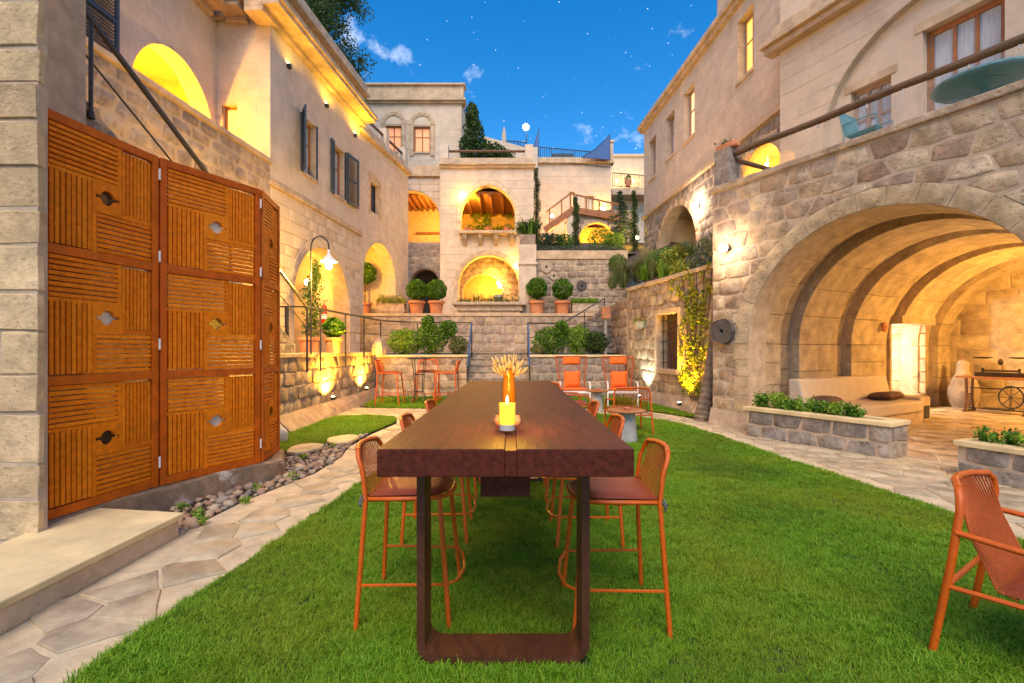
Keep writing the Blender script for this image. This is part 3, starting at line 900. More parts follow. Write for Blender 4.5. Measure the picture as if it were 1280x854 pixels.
# curb below the gate
t = thing('gate_curb', 'weathered curved masonry curb under the wooden gate', 'curb', (-3.1, 4.6, 0))
pl = [(-3.38, 3.45), (-3.28, 4.0), (-3.12, 4.42), (-2.98, 4.80), (-2.68, 5.30), (-2.62, 5.48), (-2.72, 5.72), (-2.86, 6.02)]
pin = [(-3.75, 3.45), (-3.62, 4.1), (-3.5, 4.6), (-3.3, 5.0), (-3.1, 5.4), (-3.06, 5.55), (-3.1, 5.8), (-3.15, 6.02)]
mb = MB()
n = len(pl)
zt = [.20 + .012*math.sin(i*2.3) for i in range(n)]
vs = []
for (x, y), (xi, yi), z in zip(pl, pin, zt): vs += [(x+.03, y-.02, -.03), (x+.012, y, z*.6), (x, y, z-.015), (x-.02, y+.01, z), (xi, yi, z), (xi, yi, -.03)]
fs = [(i*6+k, (i+1)*6+k, (i+1)*6+(k+1) % 6, i*6+(k+1) % 6) for i in range(n-1) for k in range(6)] + [tuple(range(5, -1, -1)), tuple((n-1)*6+k for k in range(6))]
mb.add(vs, fs); mb.build('curb_body', M['curb'], t, smooth=40)

# ---- folding gate
gate = thing('folding_gate', 'folding cedar gate of pinwheel slat panels with round cutouts', 'gate', (-3.1, 4.4, .2))
def gate_panel(A, B, zb, zt, mates, flip=False):
    fr = Fr(A, (B[0]-A[0], B[1]-A[1]))
    W = math.hypot(B[0]-A[0], B[1]-A[1])
    pm = MB()
    st = .055; rl = .07; th = .055
    for a0, a1 in ((0, st), (W-st, W)): fr.box(pm, a0, a1, zb, zt, -th, 0)
    H = zt - zb
    ch = (H - 4*rl) / 3
    for i in range(4):
        z = zb + i*(ch+rl)
        fr.box(pm, st+.0005, W-st-.0005, z, z+rl, -th+.003, -.004)
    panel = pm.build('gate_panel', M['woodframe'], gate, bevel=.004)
    b0, b1 = -.048, -.014
    iw = W - 2*st
    def slat(a0, a1, z0, z1):
        mb = MB(); fr.box(mb, a0, a1, z0, z1, b0 + RND.uniform(-.0015, .0015), b1 + RND.uniform(-.0015, .0015))
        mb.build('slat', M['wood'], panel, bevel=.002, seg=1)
    def hgroup(a0, a1, z0, z1, n):
        p = (z1-z0)/n
        for i in range(n): slat(a0, a1, z0+i*p+p*.13, z0+(i+1)*p-p*.13)
    def vgroup(a0, a1, z0, z1, n):
        p = (a1-a0)/n
        for i in range(n): slat(a0+i*p+p*.13, a0+(i+1)*p-p*.13, z0, z1)
    for c in range(3):
        z0 = zb + rl + c*(ch+rl); z1 = z0 + ch
        X = lambda u: st + iw*(u if not flip else 1-u)
        Z = lambda w: z1 - ch*w
        def seg(u0, u1): return tuple(sorted((X(u0), X(u1))))
        a = seg(.015, .63); hgroup(a[0], a[1], Z(.355), Z(.0), 8)
        a = seg(.675, .99); vgroup(a[0], a[1], Z(.60), Z(.02), 8)
        a = seg(.015, .385); vgroup(a[0], a[1], Z(.99), Z(.385), 8)
        a = seg(.425, .99); hgroup(a[0], a[1], Z(1.0), Z(.645), 8)
        # boards between the slat fields
        def board(u0, u1, w0, w1):
            a = seg(u0, u1)
            mb = MB(); fr.box(mb, a[0], a[1], Z(w1), Z(w0), b0+.006, b1-.0045)
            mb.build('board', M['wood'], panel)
        board(.63, .675, 0, .385); board(.385, .425, .625, 1); board(.0, .40, .355, .385); board(.655, 1.0, .60, .645)
        # centre board with its round cutout and the medallion added behind it
        a = seg(.385, .675); za, zb_ = Z(.645), Z(.355)
        cx = (a[0]+a[1])/2; cz = (za+zb_)/2
        rr = .06; sw = .013; sl = .098
        hole = []
        N_ = 24
        for k in range(N_):
            an = 2*math.pi*(k+.5)/N_
            x, zz = rr*math.cos(an), rr*math.sin(an)
            hole.append((x, zz))
        lp = []
        a1_ = math.asin(sw/rr)
        for k in range(9): 
            an = a1_ + (math.pi-2*a1_)*k/8; lp.append((cx+rr*math.cos(an), cz+rr*math.sin(an)))
        lp += [(cx-sl, cz+sw), (cx-sl, cz-sw)]
        for k in range(9):
            an = math.pi + a1_ + (math.pi-2*a1_)*k/8; lp.append((cx+rr*math.cos(an), cz+rr*math.sin(an)))
        lp += [(cx+sl, cz-sw), (cx+sl, cz+sw)]
        mb = MB(); mb.slab(fr, [(a[0], za), (a[1], za), (a[1], zb_), (a[0], zb_)], [lp], b0+.004, b1+.0005)
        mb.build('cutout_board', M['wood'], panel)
        mb = MB()
        ring = [(cx + (rr+.004)*math.cos(2*math.pi*k/20), cz + (rr+.004)*math.sin(2*math.pi*k/20)) for k in range(20)]
        mb.prism([fr.pt(x, z, -.052) for x, z in ring], fr.N*.006)
        fr.box(mb, cx-sl, cx+sl, cz-sw*.9, cz+sw*.9, -.058, -.0525)
        mb.build('cutout_backing', mates[c], panel)  # added disc toned like the lit view through the cutout
    return fr, panel
M['pale_rock_disc'] = mat('pale_rock_lit_disc', [(.62,.55,.45)], rough=.5, namt=.2, bump=.2)  # boulder stone; on the gate discs it stands for the lit wall behind
M['lit_yellow'] = mat('lit_yellow_disc', [(.55,.38,.06)], rough=.25, metal=.8, namt=.4, bump=.3, nscale=20)  # stands for yellow-lit leaves seen through the gate cutout
GA, GB, GC, GD = (-3.385, 3.44), (-3.22, 4.385), (-2.76, 5.27), (-2.86, 5.92)
frA, pA = gate_panel(GA, (GB[0]-.002, GB[1]-.008), .205, 3.21, [M['bronze'], M['pale_rock_disc'], M['bronze']])
frB, pB = gate_panel((GB[0]+.004, GB[1]+.008), GC, .205, 3.21, [M['pale_rock_disc'], M['lit_yellow'], M['pale_rock_disc']])
frC, pC = gate_panel((GC[0]+.012, GC[1]+.03), GD, .205, 3.21, [M['bronze'], M['bronze'], M['bronze']])
for fr, W, pn in ((frA, .95, pA), (frB, .98, pB)):
    for z in (.42, 1.5, 2.3, 3.05):
        mb = MB(); q = fr.pt(W+.008, z, .004)
        mb.tube([q - V((0, 0, .05)), q + V((0, 0, .05))], .009, 8); mb.build('hinge', M['white'], pn, smooth=50)

# ---- pebble bed
BED = [(-2.60, 3.76), (-3.25, 3.9), (-3.1, 4.42), (-2.94, 4.80), (-2.64, 5.30), (-2.60, 5.5), (-2.8, 5.95), (-3.1, 6.5), (-2.8, 7.25), (-2.48, 8.2), (-2.44, 7.2), (-2.32, 6.4), (-2.32, 5.6), (-2.57, 4.6)]
bed = sheet('pebble_bed', BED, -.008, M['soil'])
pm = []
for k in range(7):
    bm = bmesh.new(); bmesh.ops.create_icosphere(bm, subdivisions=1, radius=1)
    r = random.Random(40+k)
    f = [r.uniform(.75, 1.2) for _ in range(3)]
    for v in bm.verts:
        d = v.co.normalized(); v.co = V((d.x*f[0], d.y*f[1], d.z*f[2]*.62)) * r.uniform(.86, 1.1)
    me = bpy.data.meshes.new('pebble'); bm.to_mesh(me); bm.free()
    me.polygons.foreach_set('use_smooth', [True]*len(me.polygons)); me.materials.append(M['pebble']); pm.append(me)
placed = []; tries = 0
while len(placed) < 285 and tries < 14000:
    tries += 1
    p = (RND.uniform(-3.3, -2.3), RND.uniform(3.76, 8.2))
    if not inside(p, BED): continue
    s = RND.choice((.03, .04, .05, .055, .075)) * RND.uniform(.8, 1.2)
    if any((p[0]-q[0])**2 + (p[1]-q[1])**2 < ((s+q[2])*.78)**2 for q in placed): continue
    placed.append((p[0], p[1], s))
    o = link_mesh('pebble', RND.choice(pm), bed)
    o.location = (p[0], p[1], s*.28); o.scale = (s, s, s); o.rotation_euler = (RND.uniform(-.3, .3), RND.uniform(-.3, .3), RND.uniform(0, 6.28))
WL = ('weed in the pebbles at the corner of the stone step', 'weed in the pebbles a hand behind the stone step', 'weed at the path edge midway to the gate bend', 'weed among pebbles below the second gate panel', 'weed at the path edge opposite the gate bend', 'weed in the pebbles beside the mossy flat slab', 'weed in the pebbles beside the pale stepping slab', 'weed against the curb under the gate hinges')
for k, (x, y) in enumerate(((-2.56, 3.95), (-2.72, 4.15), (-2.5, 4.5), (-2.6, 4.9), (-2.45, 5.35), (-2.75, 6.3), (-2.62, 7.0), (-2.95, 4.3))):
    w = thing('weed', 'small green ' + WL[k], 'plant', (x, y, 0), 'weeds in the pebble bed')
    c = blob((x, y, .045), (.055, .055, .04), 46); leaf_mesh('foliage', c, .035, M['leaf_lt'], w, 1.6)
for k, (x, y, rz, lab) in enumerate(((-2.62, 7.45, .5, 'flat pale stepping slab lying on the pebbles'), (-2.92, 6.75, -.2, 'mossy flat slab at the corner of the small lawn'))):
    t = thing('stepping_slab', lab, 'paving slab', (x, y, 0))
    mb = MB(); pts = [(x + .22*math.cos(a+rz)*(1+.15*math.sin(3*a)), y + .34*math.sin(a+rz)) for a in [i*math.pi/5 for i in range(10)]]
    mb.prism([(a, b, .03) for a, b in pts], (0, 0, .045)); mb.build('slab', M['slabtop'] if k == 0 else M['flag'], t, bevel=.012)
t = thing('boulder', 'pale rough boulder at the foot of the stair wall', 'boulder', (-3.72, 7.5, 0))
bm = bmesh.new(); bmesh.ops.create_icosphere(bm, subdivisions=3, radius=1)
for v in bm.verts:
    d = v.co.normalized(); v.co = V((-3.72+d.x*.2*(1+.15*math.sin(5*d.y+2)), 7.5+d.y*.22*(1+.12*math.sin(6*d.z)), .1+d.z*.2*(1+.13*math.sin(7*d.x)))) - V((-3.72, 7.5, 0))
me = bpy.data.meshes.new('rock'); bm.to_mesh(me); bm.free(); me.materials.append(M['pale_rock_disc']); link_mesh('rock', me, t)

# ---- stair behind the gate, landing and its retaining wall
LZ = 1.35
st = thing('garden_stair', 'stone stair rising behind the wooden gate along the house', 'stair', (-4.8, 7, 0))
mb = MB()
nst = 22
ys = [9.3 - i*.30 for i in range(nst+1)]
prof = [(9.3, 0), (9.3, LZ)]
for i in range(nst): prof += [(ys[i], LZ + (i+1)*.155 - .155 + .155), (ys[i+1], LZ + (i+1)*.155)]
prof = [(9.3, 0)]
for i in range(nst): prof += [(ys[i], LZ + i*.155 + .155), (ys[i+1], LZ + i*.155 + .155)]
prof += [(ys[-1], 0)]
vs = [(-4.35, y, z) for y, z in prof] + [(-6.1, y, z) for y, z in prof]
n = len(prof)
tri = geometry.tessellate_polygon([[V((y, z, 0)) for y, z in prof]])
mb.add(vs, [tuple(q) for q in tri] + [tuple(i+n for i in q) for q in tri] + [(i, (i+1) % n, n+(i+1) % n, n+i) for i in range(n)])
mb.build('steps', M['trim'], st)
fs_ = Fr((-4.2, 2.7), (0, 1))             # side wall of the stair
top = lambda a: LZ + max(0, (9.3-2.7-a))*.155/.3 + .18
body = MB(); body.slab(fs_, [(0, 0), (6.62, 0), (6.62, LZ+.19), (0, top(0))], [], -.2, 0); bw = body.build('side_wall', M['mortar'], st)
stones(bw, fs_, 0, 6.62, 0, 5.0, (.26, .36), (.3, .6), M['grey_block'], cuts=[((0, top(0)), (-(.155/.3), -1))], gap=.016, proud=(.012, .03))  # darker blocks put the shade behind the gate slots into the stone colour
# retaining wall of the landing
rw = thing('landing_wall', 'rubble retaining wall below the landing with iron railing', 'wall', (-4.2, 12, 0))
fr_ = Fr((-4.12, 8.3), (-.035, 6.2))
frw = fr_
mb = MB(); frw.box(mb, 0, 6.25, -.02, LZ-.05, -.25, 0); cw = mb.build('core', M['mortar'], rw)
stones(cw, frw, 0, 6.25, .22, LZ-.04, (.2, .34), (.26, .55), M['rubble_tan'], gap=.018, proud=(.015, .04), jit=.02)
mb = MB(); frw.box(mb, 0, 6.25, LZ-.05, LZ+.03, -.3, .05); mb.build('coping', M['trim'], rw, bevel=.01)
mb = MB(); mb.add([frw.pt(0, -.02, .34), frw.pt(6.2, -.02, .2), frw.pt(6.2, .3, .03), frw.pt(0, .28, .03), frw.pt(0, -.02, -.1), frw.pt(6.2, -.02, -.1), frw.pt(6.2, .3, -.1), frw.pt(0, .28, -.1)],
                  [(0, 1, 2, 3), (3, 2, 6, 7), (0, 3, 7, 4), (1, 5, 6, 2)]); mb.build('footing', M['footing'], rw)
sheet('landing', [(-7.0, 9.25), (-4.1, 9.25), (-4.1, 16.0), (-1.5, 16.0), (-1.4, 16.35), (.6, 16.35), (.7, 16.0), (3.6, 16.0), (3.6, 18.2), (-7.0, 18.2)], LZ-.01, M['trim'])
def uplight(loc, lab, W, col, aim, spot=95, cat='lamp', bulb='bulb'):
    q = V(loc)
    t = thing('uplight', lab, cat, q, None)
    mb = MB(); mb.lathe([(.05, 0), (.055, .03), (.05, .07), (.042, .075)], q, 14); mb.build('housing', M['iron'], t, smooth=40)
    mb = MB(); mb.lathe([(.038, .076), (.036, .082), (.0, .084)], q, 12, cap=False); mb.build('lens', M[bulb], t)
    point('uplight_light', q + V((0, 0, .12)), W, col, .035, t, spot=spot, aim=aim, blend=.8)
YEL = (1, .56, .10)
for (a, z, lab) in ((frw.at(405), .34, 'small uplight grazing the landing wall beside the small lawn'), (frw.at(449), .34, 'small uplight on the landing wall near the bar stools')):
    q = frw.pt(a, z, .2)
    uplight(q, lab, 190, YEL, q + V((-.22, .05, 1)), 150)
q = V((-3.85, 7.3, .05)); uplight(q, 'uplight between boulder and stair wall behind the gate', 70, YEL, q + V((-.25, .1, 1)))
q = V((-3.75, 5.3, .2)); uplight(q, 'uplight hidden behind the folding gate', 9, YEL, q + V((-.3, 0, 1)), 120)

# ---- railings on stair and landing
rl = thing('stair_railing', 'black iron railing following the stair down to the landing', 'railing', (-4.1, 9.4, LZ))
RA = V((-4.2, 3.0, LZ + (9.3-3.0)*.155/.3 + 1.0)); RB = V((-4.04, 9.44, LZ+.95))
mb = MB(); mb.beam(RA, RB, .05, .045); mb.build('handrail', M['iron'], rl, bevel=.008)
mb = MB(); mb.tube([RA - V((0, 0, .42)), RB - V((0, 0, .42))], .011, 8); mb.build('lower_rail', M['iron'], rl, smooth=50)
for k in (.27, .62):
    q = RA.lerp(RB, k)
    mb = MB(); mb.tube([q - V((0, 0, .98)), q], .02, 8); mb.lathe([(.035, 0), (.03, .05), (.021, .08)], q - V((0, 0, .98)), 10); mb.build('post', M['iron'], rl, smooth=50)
lr = thing('landing_railing', 'black iron railing along the edge of the landing', 'railing', (-4.1, 12, LZ))
path_r = [RB, V((-4.07, 12.0, LZ+.97)), V((-4.08, 15.0, LZ+1.0)), V((-3.4, 15.75, LZ+1.0)), V((-1.33, 15.75, LZ+.98))]
for i in range(len(path_r)-1):
    a, b = path_r[i], path_r[i+1]
    mb = MB(); mb.beam(a, b, .045, .04); mb.build('handrail', M['iron'], lr)
    mb = MB(); mb.tube([a - V((0, 0, .45)), b - V((0, 0, .45))], .011, 8); mb.build('lower_rail', M['iron'], lr)
for x, y in ((-4.04, 9.46), (-4.05, 10.15), (-4.06, 11.7), (-4.07, 13.2), (-4.08, 14.9), (-3.1, 15.75)):
    mb = MB(); zb = LZ - (.35 if y < 13.5 else 0); mb.tube([(x, y, zb), (x, y, LZ+.97)], .02, 8); mb.build('post', M['iron'], lr, smooth=50)
for x, y in ((-4.75, 9.35), (-4.4, 9.38)):
    mb = MB(); mb.box(x-.03, x+.03, y-.03, y+.03, LZ-.02, LZ+.95); mb.build('post', M['iron'], lr)
mb = MB(); mb.beam((-5.1, 9.35, LZ+.93), (-4.04, 9.42, LZ+.94), .035, .03); mb.build('handrail', M['iron'], lr)
# gooseneck lamp
lp = thing('gooseneck_lamp', 'black gooseneck lamp with enamel shade above the landing railing', 'lamp', (-4.03, 9.62, LZ))
pts = [(-4.03, 9.62, LZ), (-4.03, 9.62, 3.45)] + [(-4.03 + .18 - .18*math.cos(a), 9.62, 3.5+.22*math.sin(a)) for a in [math.pi*i/10 for i in range(11)]] + [(-3.67, 9.62, 3.42)]
mb = MB(); mb.tube(pts, .016, 8); mb.build('pole', M['iron'], lp, smooth=60)
mb = MB(); mb.lathe([(.03, 3.45), (.035, 3.36), (.06, 3.32), (.16, 3.22), (.165, 3.205), (.15, 3.215), (.055, 3.30)], (-3.67, 9.62, 0), 20, cap=False); mb.build('shade', M['white'], lp, smooth=50)
mb = MB(); mb.lathe([(.0, 3.05), (.05, 3.075), (.07, 3.13), (.06, 3.19), (.03, 3.23)], (-3.67, 9.62, 0), 14, cap=False); mb.build('bulb', M['bulb'], lp, smooth=80)
point('gooseneck_light', (-3.67, 9.62, 2.98), 130, (1, .66, .26), .07, lp)

# ---- left house
H = thing('left_house', 'pinkish limestone house with blue-grey shutters and deep eaves', 'house', (-5.4, 13, 0))
F1 = Fr((-5.54, 11.0), (.1, 1))
archL = Arch(2.55, LZ, 2.7, 1.58)
mb = MB(); mb.slab(F1, outline(-8.2, 4.95, LZ-.05, 5.25, [Arch(2.55, LZ-.05, 2.7, 1.58)]), [], -.5, 0); lw = mb.build('lower_wall', M['mortar'], H)
stones(lw, F1, 0, 4.95, LZ, 5.22, (.24, .34), (.35, .65), M['ashlar'], holes=[archL], t=.25, gap=.01, proud=(.004, .014), bevel=.008)
voussoirs(lw, F1, archL, .25, 13, .02, M['ashlar'], legs=(LZ,))
stones(lw, F1, -8.0, 0, 2.9, 5.25, (.22, .36), (.28, .6), M['rubble'], gap=.06, proud=(.004, .016), jit=.025, bevel=.012)
mb = MB(); F1.box(mb, -8.2, 0, 5.25, 5.70, -.4, 0); pw = mb.build('parapet', M['mortar'], H)
stones(pw, F1, -8.0, 0, 5.26, 5.69, (.2, .25), (.28, .6), M['rubble'], gap=.06, proud=(.004, .016), jit=.02, bevel=.012)
fc = bpy.data.curves.new('number_text', 'FONT'); fc.body = '108'; fc.size = .13; fc.extrude = .004; fc.materials.append(M['iron'])
fo = bpy.data.objects.new('number_text', fc); C.objects.link(fo); bpy.context.view_layer.update()
q_ = F1.pt(F1.at(50), F1.z(55, 32), .02) - BASE[H.name]
fm_ = Matrix(((F1.U.x, 0, F1.N.x, q_.x), (F1.U.y, 0, F1.N.y, q_.y), (0, 1, 0, q_.z), (0, 0, 0, 1)))
nm_ = bpy.data.meshes.new_from_object(fo); bpy.data.objects.remove(fo); fo = link_mesh('room_number', nm_, H, BASE[H.name]); fo.matrix_local = fm_
mb = MB(); F1.box(mb, -8.2, .03, 5.70, 5.80, -.46, .06); mb.build('coping', M['trim'], H, bevel=.012)
# niche behind the lower arch
mb = MB(); F1.box(mb, .5, 4.6, LZ-.05, 4.7, -2.0, -1.9); mb.build('niche_back', M['plaster_l'], H)
mb = MB(); F1.box(mb, .78, .9, LZ-.05, 4.7, -1.9, -.5); F1.box(mb, 4.2, 4.32, LZ-.05, 4.7, -1.9, -.5); F1.box(mb, .9, 4.2, 4.4, 4.5, -1.9, -.5); mb.build('niche_side', M['ashlar'], H)
q = F1.pt(3.6, 3.5, -1.1)
t = thing('arch_lamp', 'lamp on the back wall of the arch behind the landing', 'lamp', q)
mb = MB(); mb.lathe([(.02, -.08), (.07, -.03), (.07, .06), (.02, .1)], q, 12); mb.build('globe', M['bulb'], t, smooth=60)
point('arch_light', q + V((.2, -.3, .1)), 24, (1, .56, .14), .06, t)
# string course, upper facade
mb = MB(); F1.box(mb, -.05, 5.05, 5.22, 5.33, -.3, .07); F1.box(mb, -.05, 5.05, 5.33, 5.40, -.3, .035); mb.build('string_course', M['trim'], H, bevel=.01)
w1 = Rect(F1.at(377), F1.at(395), 6.05, 7.5); w2 = Rect(F1.at(417.5), F1.at(430.5), 6.05, 7.5)
mb = MB(); mb.slab(F1, outline(0, 4.95, 5.40, 9.0), [w1.poly(), w2.poly()], -.4, 0); uw = mb.build('upper_wall', M['mortar_pale'], H)
stones(uw, F1, 0, 4.95, 5.40, 8.95, (.27, .32), (.45, .8), M['ashlar'], holes=[w1, w2], t=.01, gap=.0035, proud=(.002, .004), bevel=.004, jit=.002)
def window(parent, fr, r, dep, fm, pm, nx=2, nz=2, sill=True, bar=.035, fw=.06, sillm='trim', lintel=False):
    mb = MB()
    a0, a1, z0, z1 = r.a0+.004, r.a1-.004, r.z0+.004, r.z1-.004
    for q in ((a0, a0+fw, z0, z1), (a1-fw, a1, z0, z1), (a0+fw, a1-fw, z1-fw, z1), (a0+fw, a1-fw, z0, z0+fw)):
        fr.box(mb, *q, -dep-.06, -dep)
    for i in range(1, nx):
        a = a0+fw+(a1-a0-2*fw)*i/nx; fr.box(mb, a-bar/2-.008, a+bar/2+.008, z0+fw, z1-fw, -dep-.055, -dep-.004)
    for i in range(1, nz):
        z = z0+fw+(z1-z0-2*fw)*(i/nz + (.12 if nz == 2 else 0)); fr.box(mb, a0+fw, a1-fw, z-bar/2, z+bar/2, -dep-.05, -dep-.008)
    w = mb.build('window', fm, parent)
    for i in range(nx):
        x0 = a0+fw+(a1-a0-2*fw)*i/nx; x1 = a0+fw+(a1-a0-2*fw)*(i+1)/nx
        mb = MB(); fr.box(mb, x0, x1, z0+fw, z1-fw, -dep-.045, -dep-.036); mb.build('pane', pm, w)
    if sill:
        mb = MB(); fr.box(mb, r.a0-.05, r.a1+.05, r.z0-.09, r.z0-.002, -.25, .05); mb.build('sill', M[sillm], w, bevel=.006)
    return w
def shutter(parent, p, q, z0, z1):        # louvred leaf between two plan points
    fr = Fr(p, (q[0]-p[0], q[1]-p[1])); W = math.hypot(q[0]-p[0], q[1]-p[1])
    mb = MB()
    for c in ((0, .06, z0, z1), (W-.06, W, z0, z1), (.06, W-.06, z0, z0+.08), (.06, W-.06, z1-.08, z1), (.06, W-.06, (z0+z1)/2-.03, (z0+z1)/2+.03)): fr.box(mb, *c, -.02, .02)
    s = mb.build('shutter', M['shutter'], parent)
    n = int((z1-z0-.2)/.06)
    for i in range(n):
        z = z0+.1+i*(z1-z0-.2)/n
        mb = MB(); c = fr.pt(W/2, z+.025, 0); mb.obox(c, fr.U*(W/2-.06), fr.N*.014 + V((0, 0, -.02)), V((0, 0, .004)) + fr.N*.003); mb.build('louvre', M['shutter'], s)
for w, nm in ((w1, 1), (w2, 2)):
    window(H, F1, w, .16, M['winwood'], M['curtain'], 2, 2)
    mb = MB(); F1.box(mb, w.a0-.06, w.a0-.004, w.z0-.02, w.z1+.02, -.1, .03); F1.box(mb, w.a1+.004, w.a1+.06, w.z0-.02, w.z1+.02, -.1, .03); mb.build('window_surround', M['shutter'], H)
def p2(fr, a, d): q = fr.pt(a, 0, d); return (q.x, q.y)
shutter(H, p2(F1, w1.a0-.38, .32), p2(F1, w1.a0-.04, .05), 6.0, 7.55)
shutter(H, p2(F1, w2.a1+.07, .06), p2(F1, w2.a1+.78, .12), 6.0, 7.55)
shutter(H, p2(F1, w2.a0-.25, .05), p2(F1, w2.a0-.05, .04), 6.0, 7.55)
# return wall facing the courtyard entrance and the arcade wall with its lit arch
FB = Fr((-6.8, 11.0), (1, 0))
wB = Rect(.16, .50, 6.15, 7.05)
mb = MB(); mb.slab(FB, outline(0, 1.26, 5.0, 9.0), [wB.poly()], -.35, 0); bwall = mb.build('return_wall', M['mortar_pale'], H)
stones(bwall, FB, 0, 1.26, 5.0, 8.95, (.27, .32), (.45, .8), M['ashlar'], holes=[wB], gap=.0035, proud=(.002, .004), bevel=.004, jit=.002)
window(H, FB, wB, .1, M['winwood'], M['gold'], 1, 1, sill=False, fw=.05)
FA = Fr((-6.78, 2.5), (0, 1))
arA = Arch(9.72-2.5, 5.0, 6.1, 1.2, e=1.12)
wA = Rect(6.6-2.5, 7.35-2.5, 6.1, 7.9)
mb = MB(); mb.slab(FA, outline(0, 8.5, 4.98, 9.0, [Arch(9.72-2.5, 4.98, 6.1, 1.2, e=1.12)]), [wA.poly()], -.4, 0); aw = mb.build('arcade_wall', M['mortar_pale'], H)
stones(aw, FA, 3.4, 8.5, 5.0, 8.95, (.27, .32), (.45, .8), M['ashlar'], holes=[arA, wA], gap=.0035, proud=(.002, .004), bevel=.004, jit=.002)
window(H, FA, wA, .12, M['winwood'], M['curtain'], 2, 2)
shutter(H, (-6.72, 7.38), (-6.68, 8.15), 6.0, 7.95)
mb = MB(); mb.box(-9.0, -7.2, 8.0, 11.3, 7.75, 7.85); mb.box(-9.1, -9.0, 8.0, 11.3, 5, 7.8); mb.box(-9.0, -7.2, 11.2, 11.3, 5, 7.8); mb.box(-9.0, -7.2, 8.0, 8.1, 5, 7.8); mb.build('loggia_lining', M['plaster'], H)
mb = MB(); mb.box(-9, -5.95, 2.5, 11, 4.9, 4.98); mb.build('terrace_floor', M['trim'], H)
lt = thing('arcade_lamp', 'warm lamp inside the yellow-lit arch on the upper terrace', 'lamp', (-7.6, 9.7, 5.6))
mb = MB(); mb.lathe([(.06, 0), (.08, .1), (.07, .2), (.03, .24)], (-7.6, 9.7, 5.6), 12); mb.build('globe', M['bulb'], lt, smooth=60)
mb = MB(); mb.tube([(-7.6, 9.7, 4.98), (-7.6, 9.7, 5.6)], .02, 8); mb.build('stem', M['iron'], lt)
point('arcade_light', (-7.6, 9.7, 5.95), 125, (1, .60, .10), .08, lt)
# eaves
def eave(fr, a0, a1, z, nm='eave'):
    mb = MB()
    fr.box(mb, a0, a1, z-.12, z, -.3, .14); fr.box(mb, a0, a1, z, z+.10, -.3, .5); fr.box(mb, a0, a1, z+.10, z+.2, -.3, .56)
    fr.box(mb, a0, a1, z+.2, z+.85, -.5, .12); fr.box(mb, a0, a1, z+.85, z+.95, -.5, .30); fr.box(mb, a0, a1, z+.95, z+1.25, -.5, .2)
    return mb.build(nm, M['trim'], H, bevel=.012)
eave(F1, -.5, 5.1, 9.0)
eave(FB, .3, .78, 9.003); eave(FA, 0, 8.2, 9.0)
mb = MB(); mb.prism([(-5.95, 10.9, 9.0), (-5.5, 15.9, 9.0), (-12, 15.9, 9.0), (-12, 2.5, 9.0), (-7.1, 2.5, 9.0), (-7.1, 10.9, 9.0)], (0, 0, 1.1)); mb.build('roof', M['trim'], H)
mb = MB(); mb.prism([F1.pt(4.94, LZ, -.02), F1.pt(4.94, LZ, -6), F1.pt(4.9, LZ, -6), F1.pt(4.9, LZ, -.02)], (0, 0, 7.65)); mb.build('end_wall', M['ashlar'], H)
for k, (a, lab) in enumerate(((.7, 'small eave lamp beside the first shuttered window'), (2.6, 'small eave lamp between the shuttered windows'), (4.5, 'small eave lamp at the end of the shuttered house'))):
    q = F1.pt(a, 8.35, .1)
    t = thing('eave_lamp', lab, 'lamp', q)
    mb = MB(); F1.box(mb, a-.05, a+.05, 8.3, 8.4, .005, .09); mb.build('housing', M['iron'], t)
    mb = MB(); F1.box(mb, a-.04, a+.04, 8.4, 8.41, .02, .08); mb.build('lens', M['bulb'], t)
    point('eave_light', q + V((.34, 0, .0)), (4, 8, 14)[k], (1, .72, .08), .04, t, spot=170, aim=q + V((.3, 0, 1)))
# ================================================================== back of the courtyard
# ---- planters and central steps
def planter(name, lab, x0, x1):
    t = thing(name, lab, 'planter', ((x0+x1)/2, 15, 0))
    fr = Fr((x0, 14.5), (1, 0))
    mb = MB(); fr.box(mb, 0, x1-x0, -.02, 1.22, -.22, 0); c = mb.build('core', M['mortar'], t)
    stones(c, fr, 0, x1-x0, 0, 1.22, (.22, .3), (.3, .55), M['grey_block'] if x0 > 0 else M['rubble_tan'], gap=.016, proud=(.008, .02))
    mb = MB(); fr.box(mb, -.03, x1-x0+.03, 1.22, 1.29, -.3, .05); mb.build('coping', M['slabtop'], t, bevel=.012)
    mb = MB(); mb.box(x0+.02, x1-.02, 14.72, 16.0, .9, 1.16); mb.build('soil', M['soil'], t)
    s = x1 if x0 < 0 else x0
    mb = MB(); mb.box(s-.14, s+.0, 14.505, 16.4, 0, 1.25) if x0 < 0 else mb.box(s, s+.14, 14.505, 16.4, 0, 1.25); mb.build('side_wall', M['grey_block'], t)
planter('stone_planter', 'stone planter wall behind the high bistro table', -4.08, -1.36)
planter('stone_planter', 'stone planter wall behind the orange lounge chairs', .56, 3.42)
stp = thing('central_steps', 'weathered stone steps between the two planters', 'stair', (-.4, 15, 0))
for i in range(7):
    z0 = i*.193; y0 = 14.15 + i*.27
    mb = MB(); mb.box(-1.355, .555, y0, 16.4, z0+.001, z0+.193-.035); mb.build('riser', M['rubble'], stp)
    for a, b in ((-1.355, -.3 - .2*(i % 2)), (-.294-.2*(i % 2), .555)):
        mb = MB(); mb.box(a, b, y0-.025, y0+.5, z0+.193-.034, z0+.193); mb.build('tread', M['grey_block'], stp, bevel=.006)
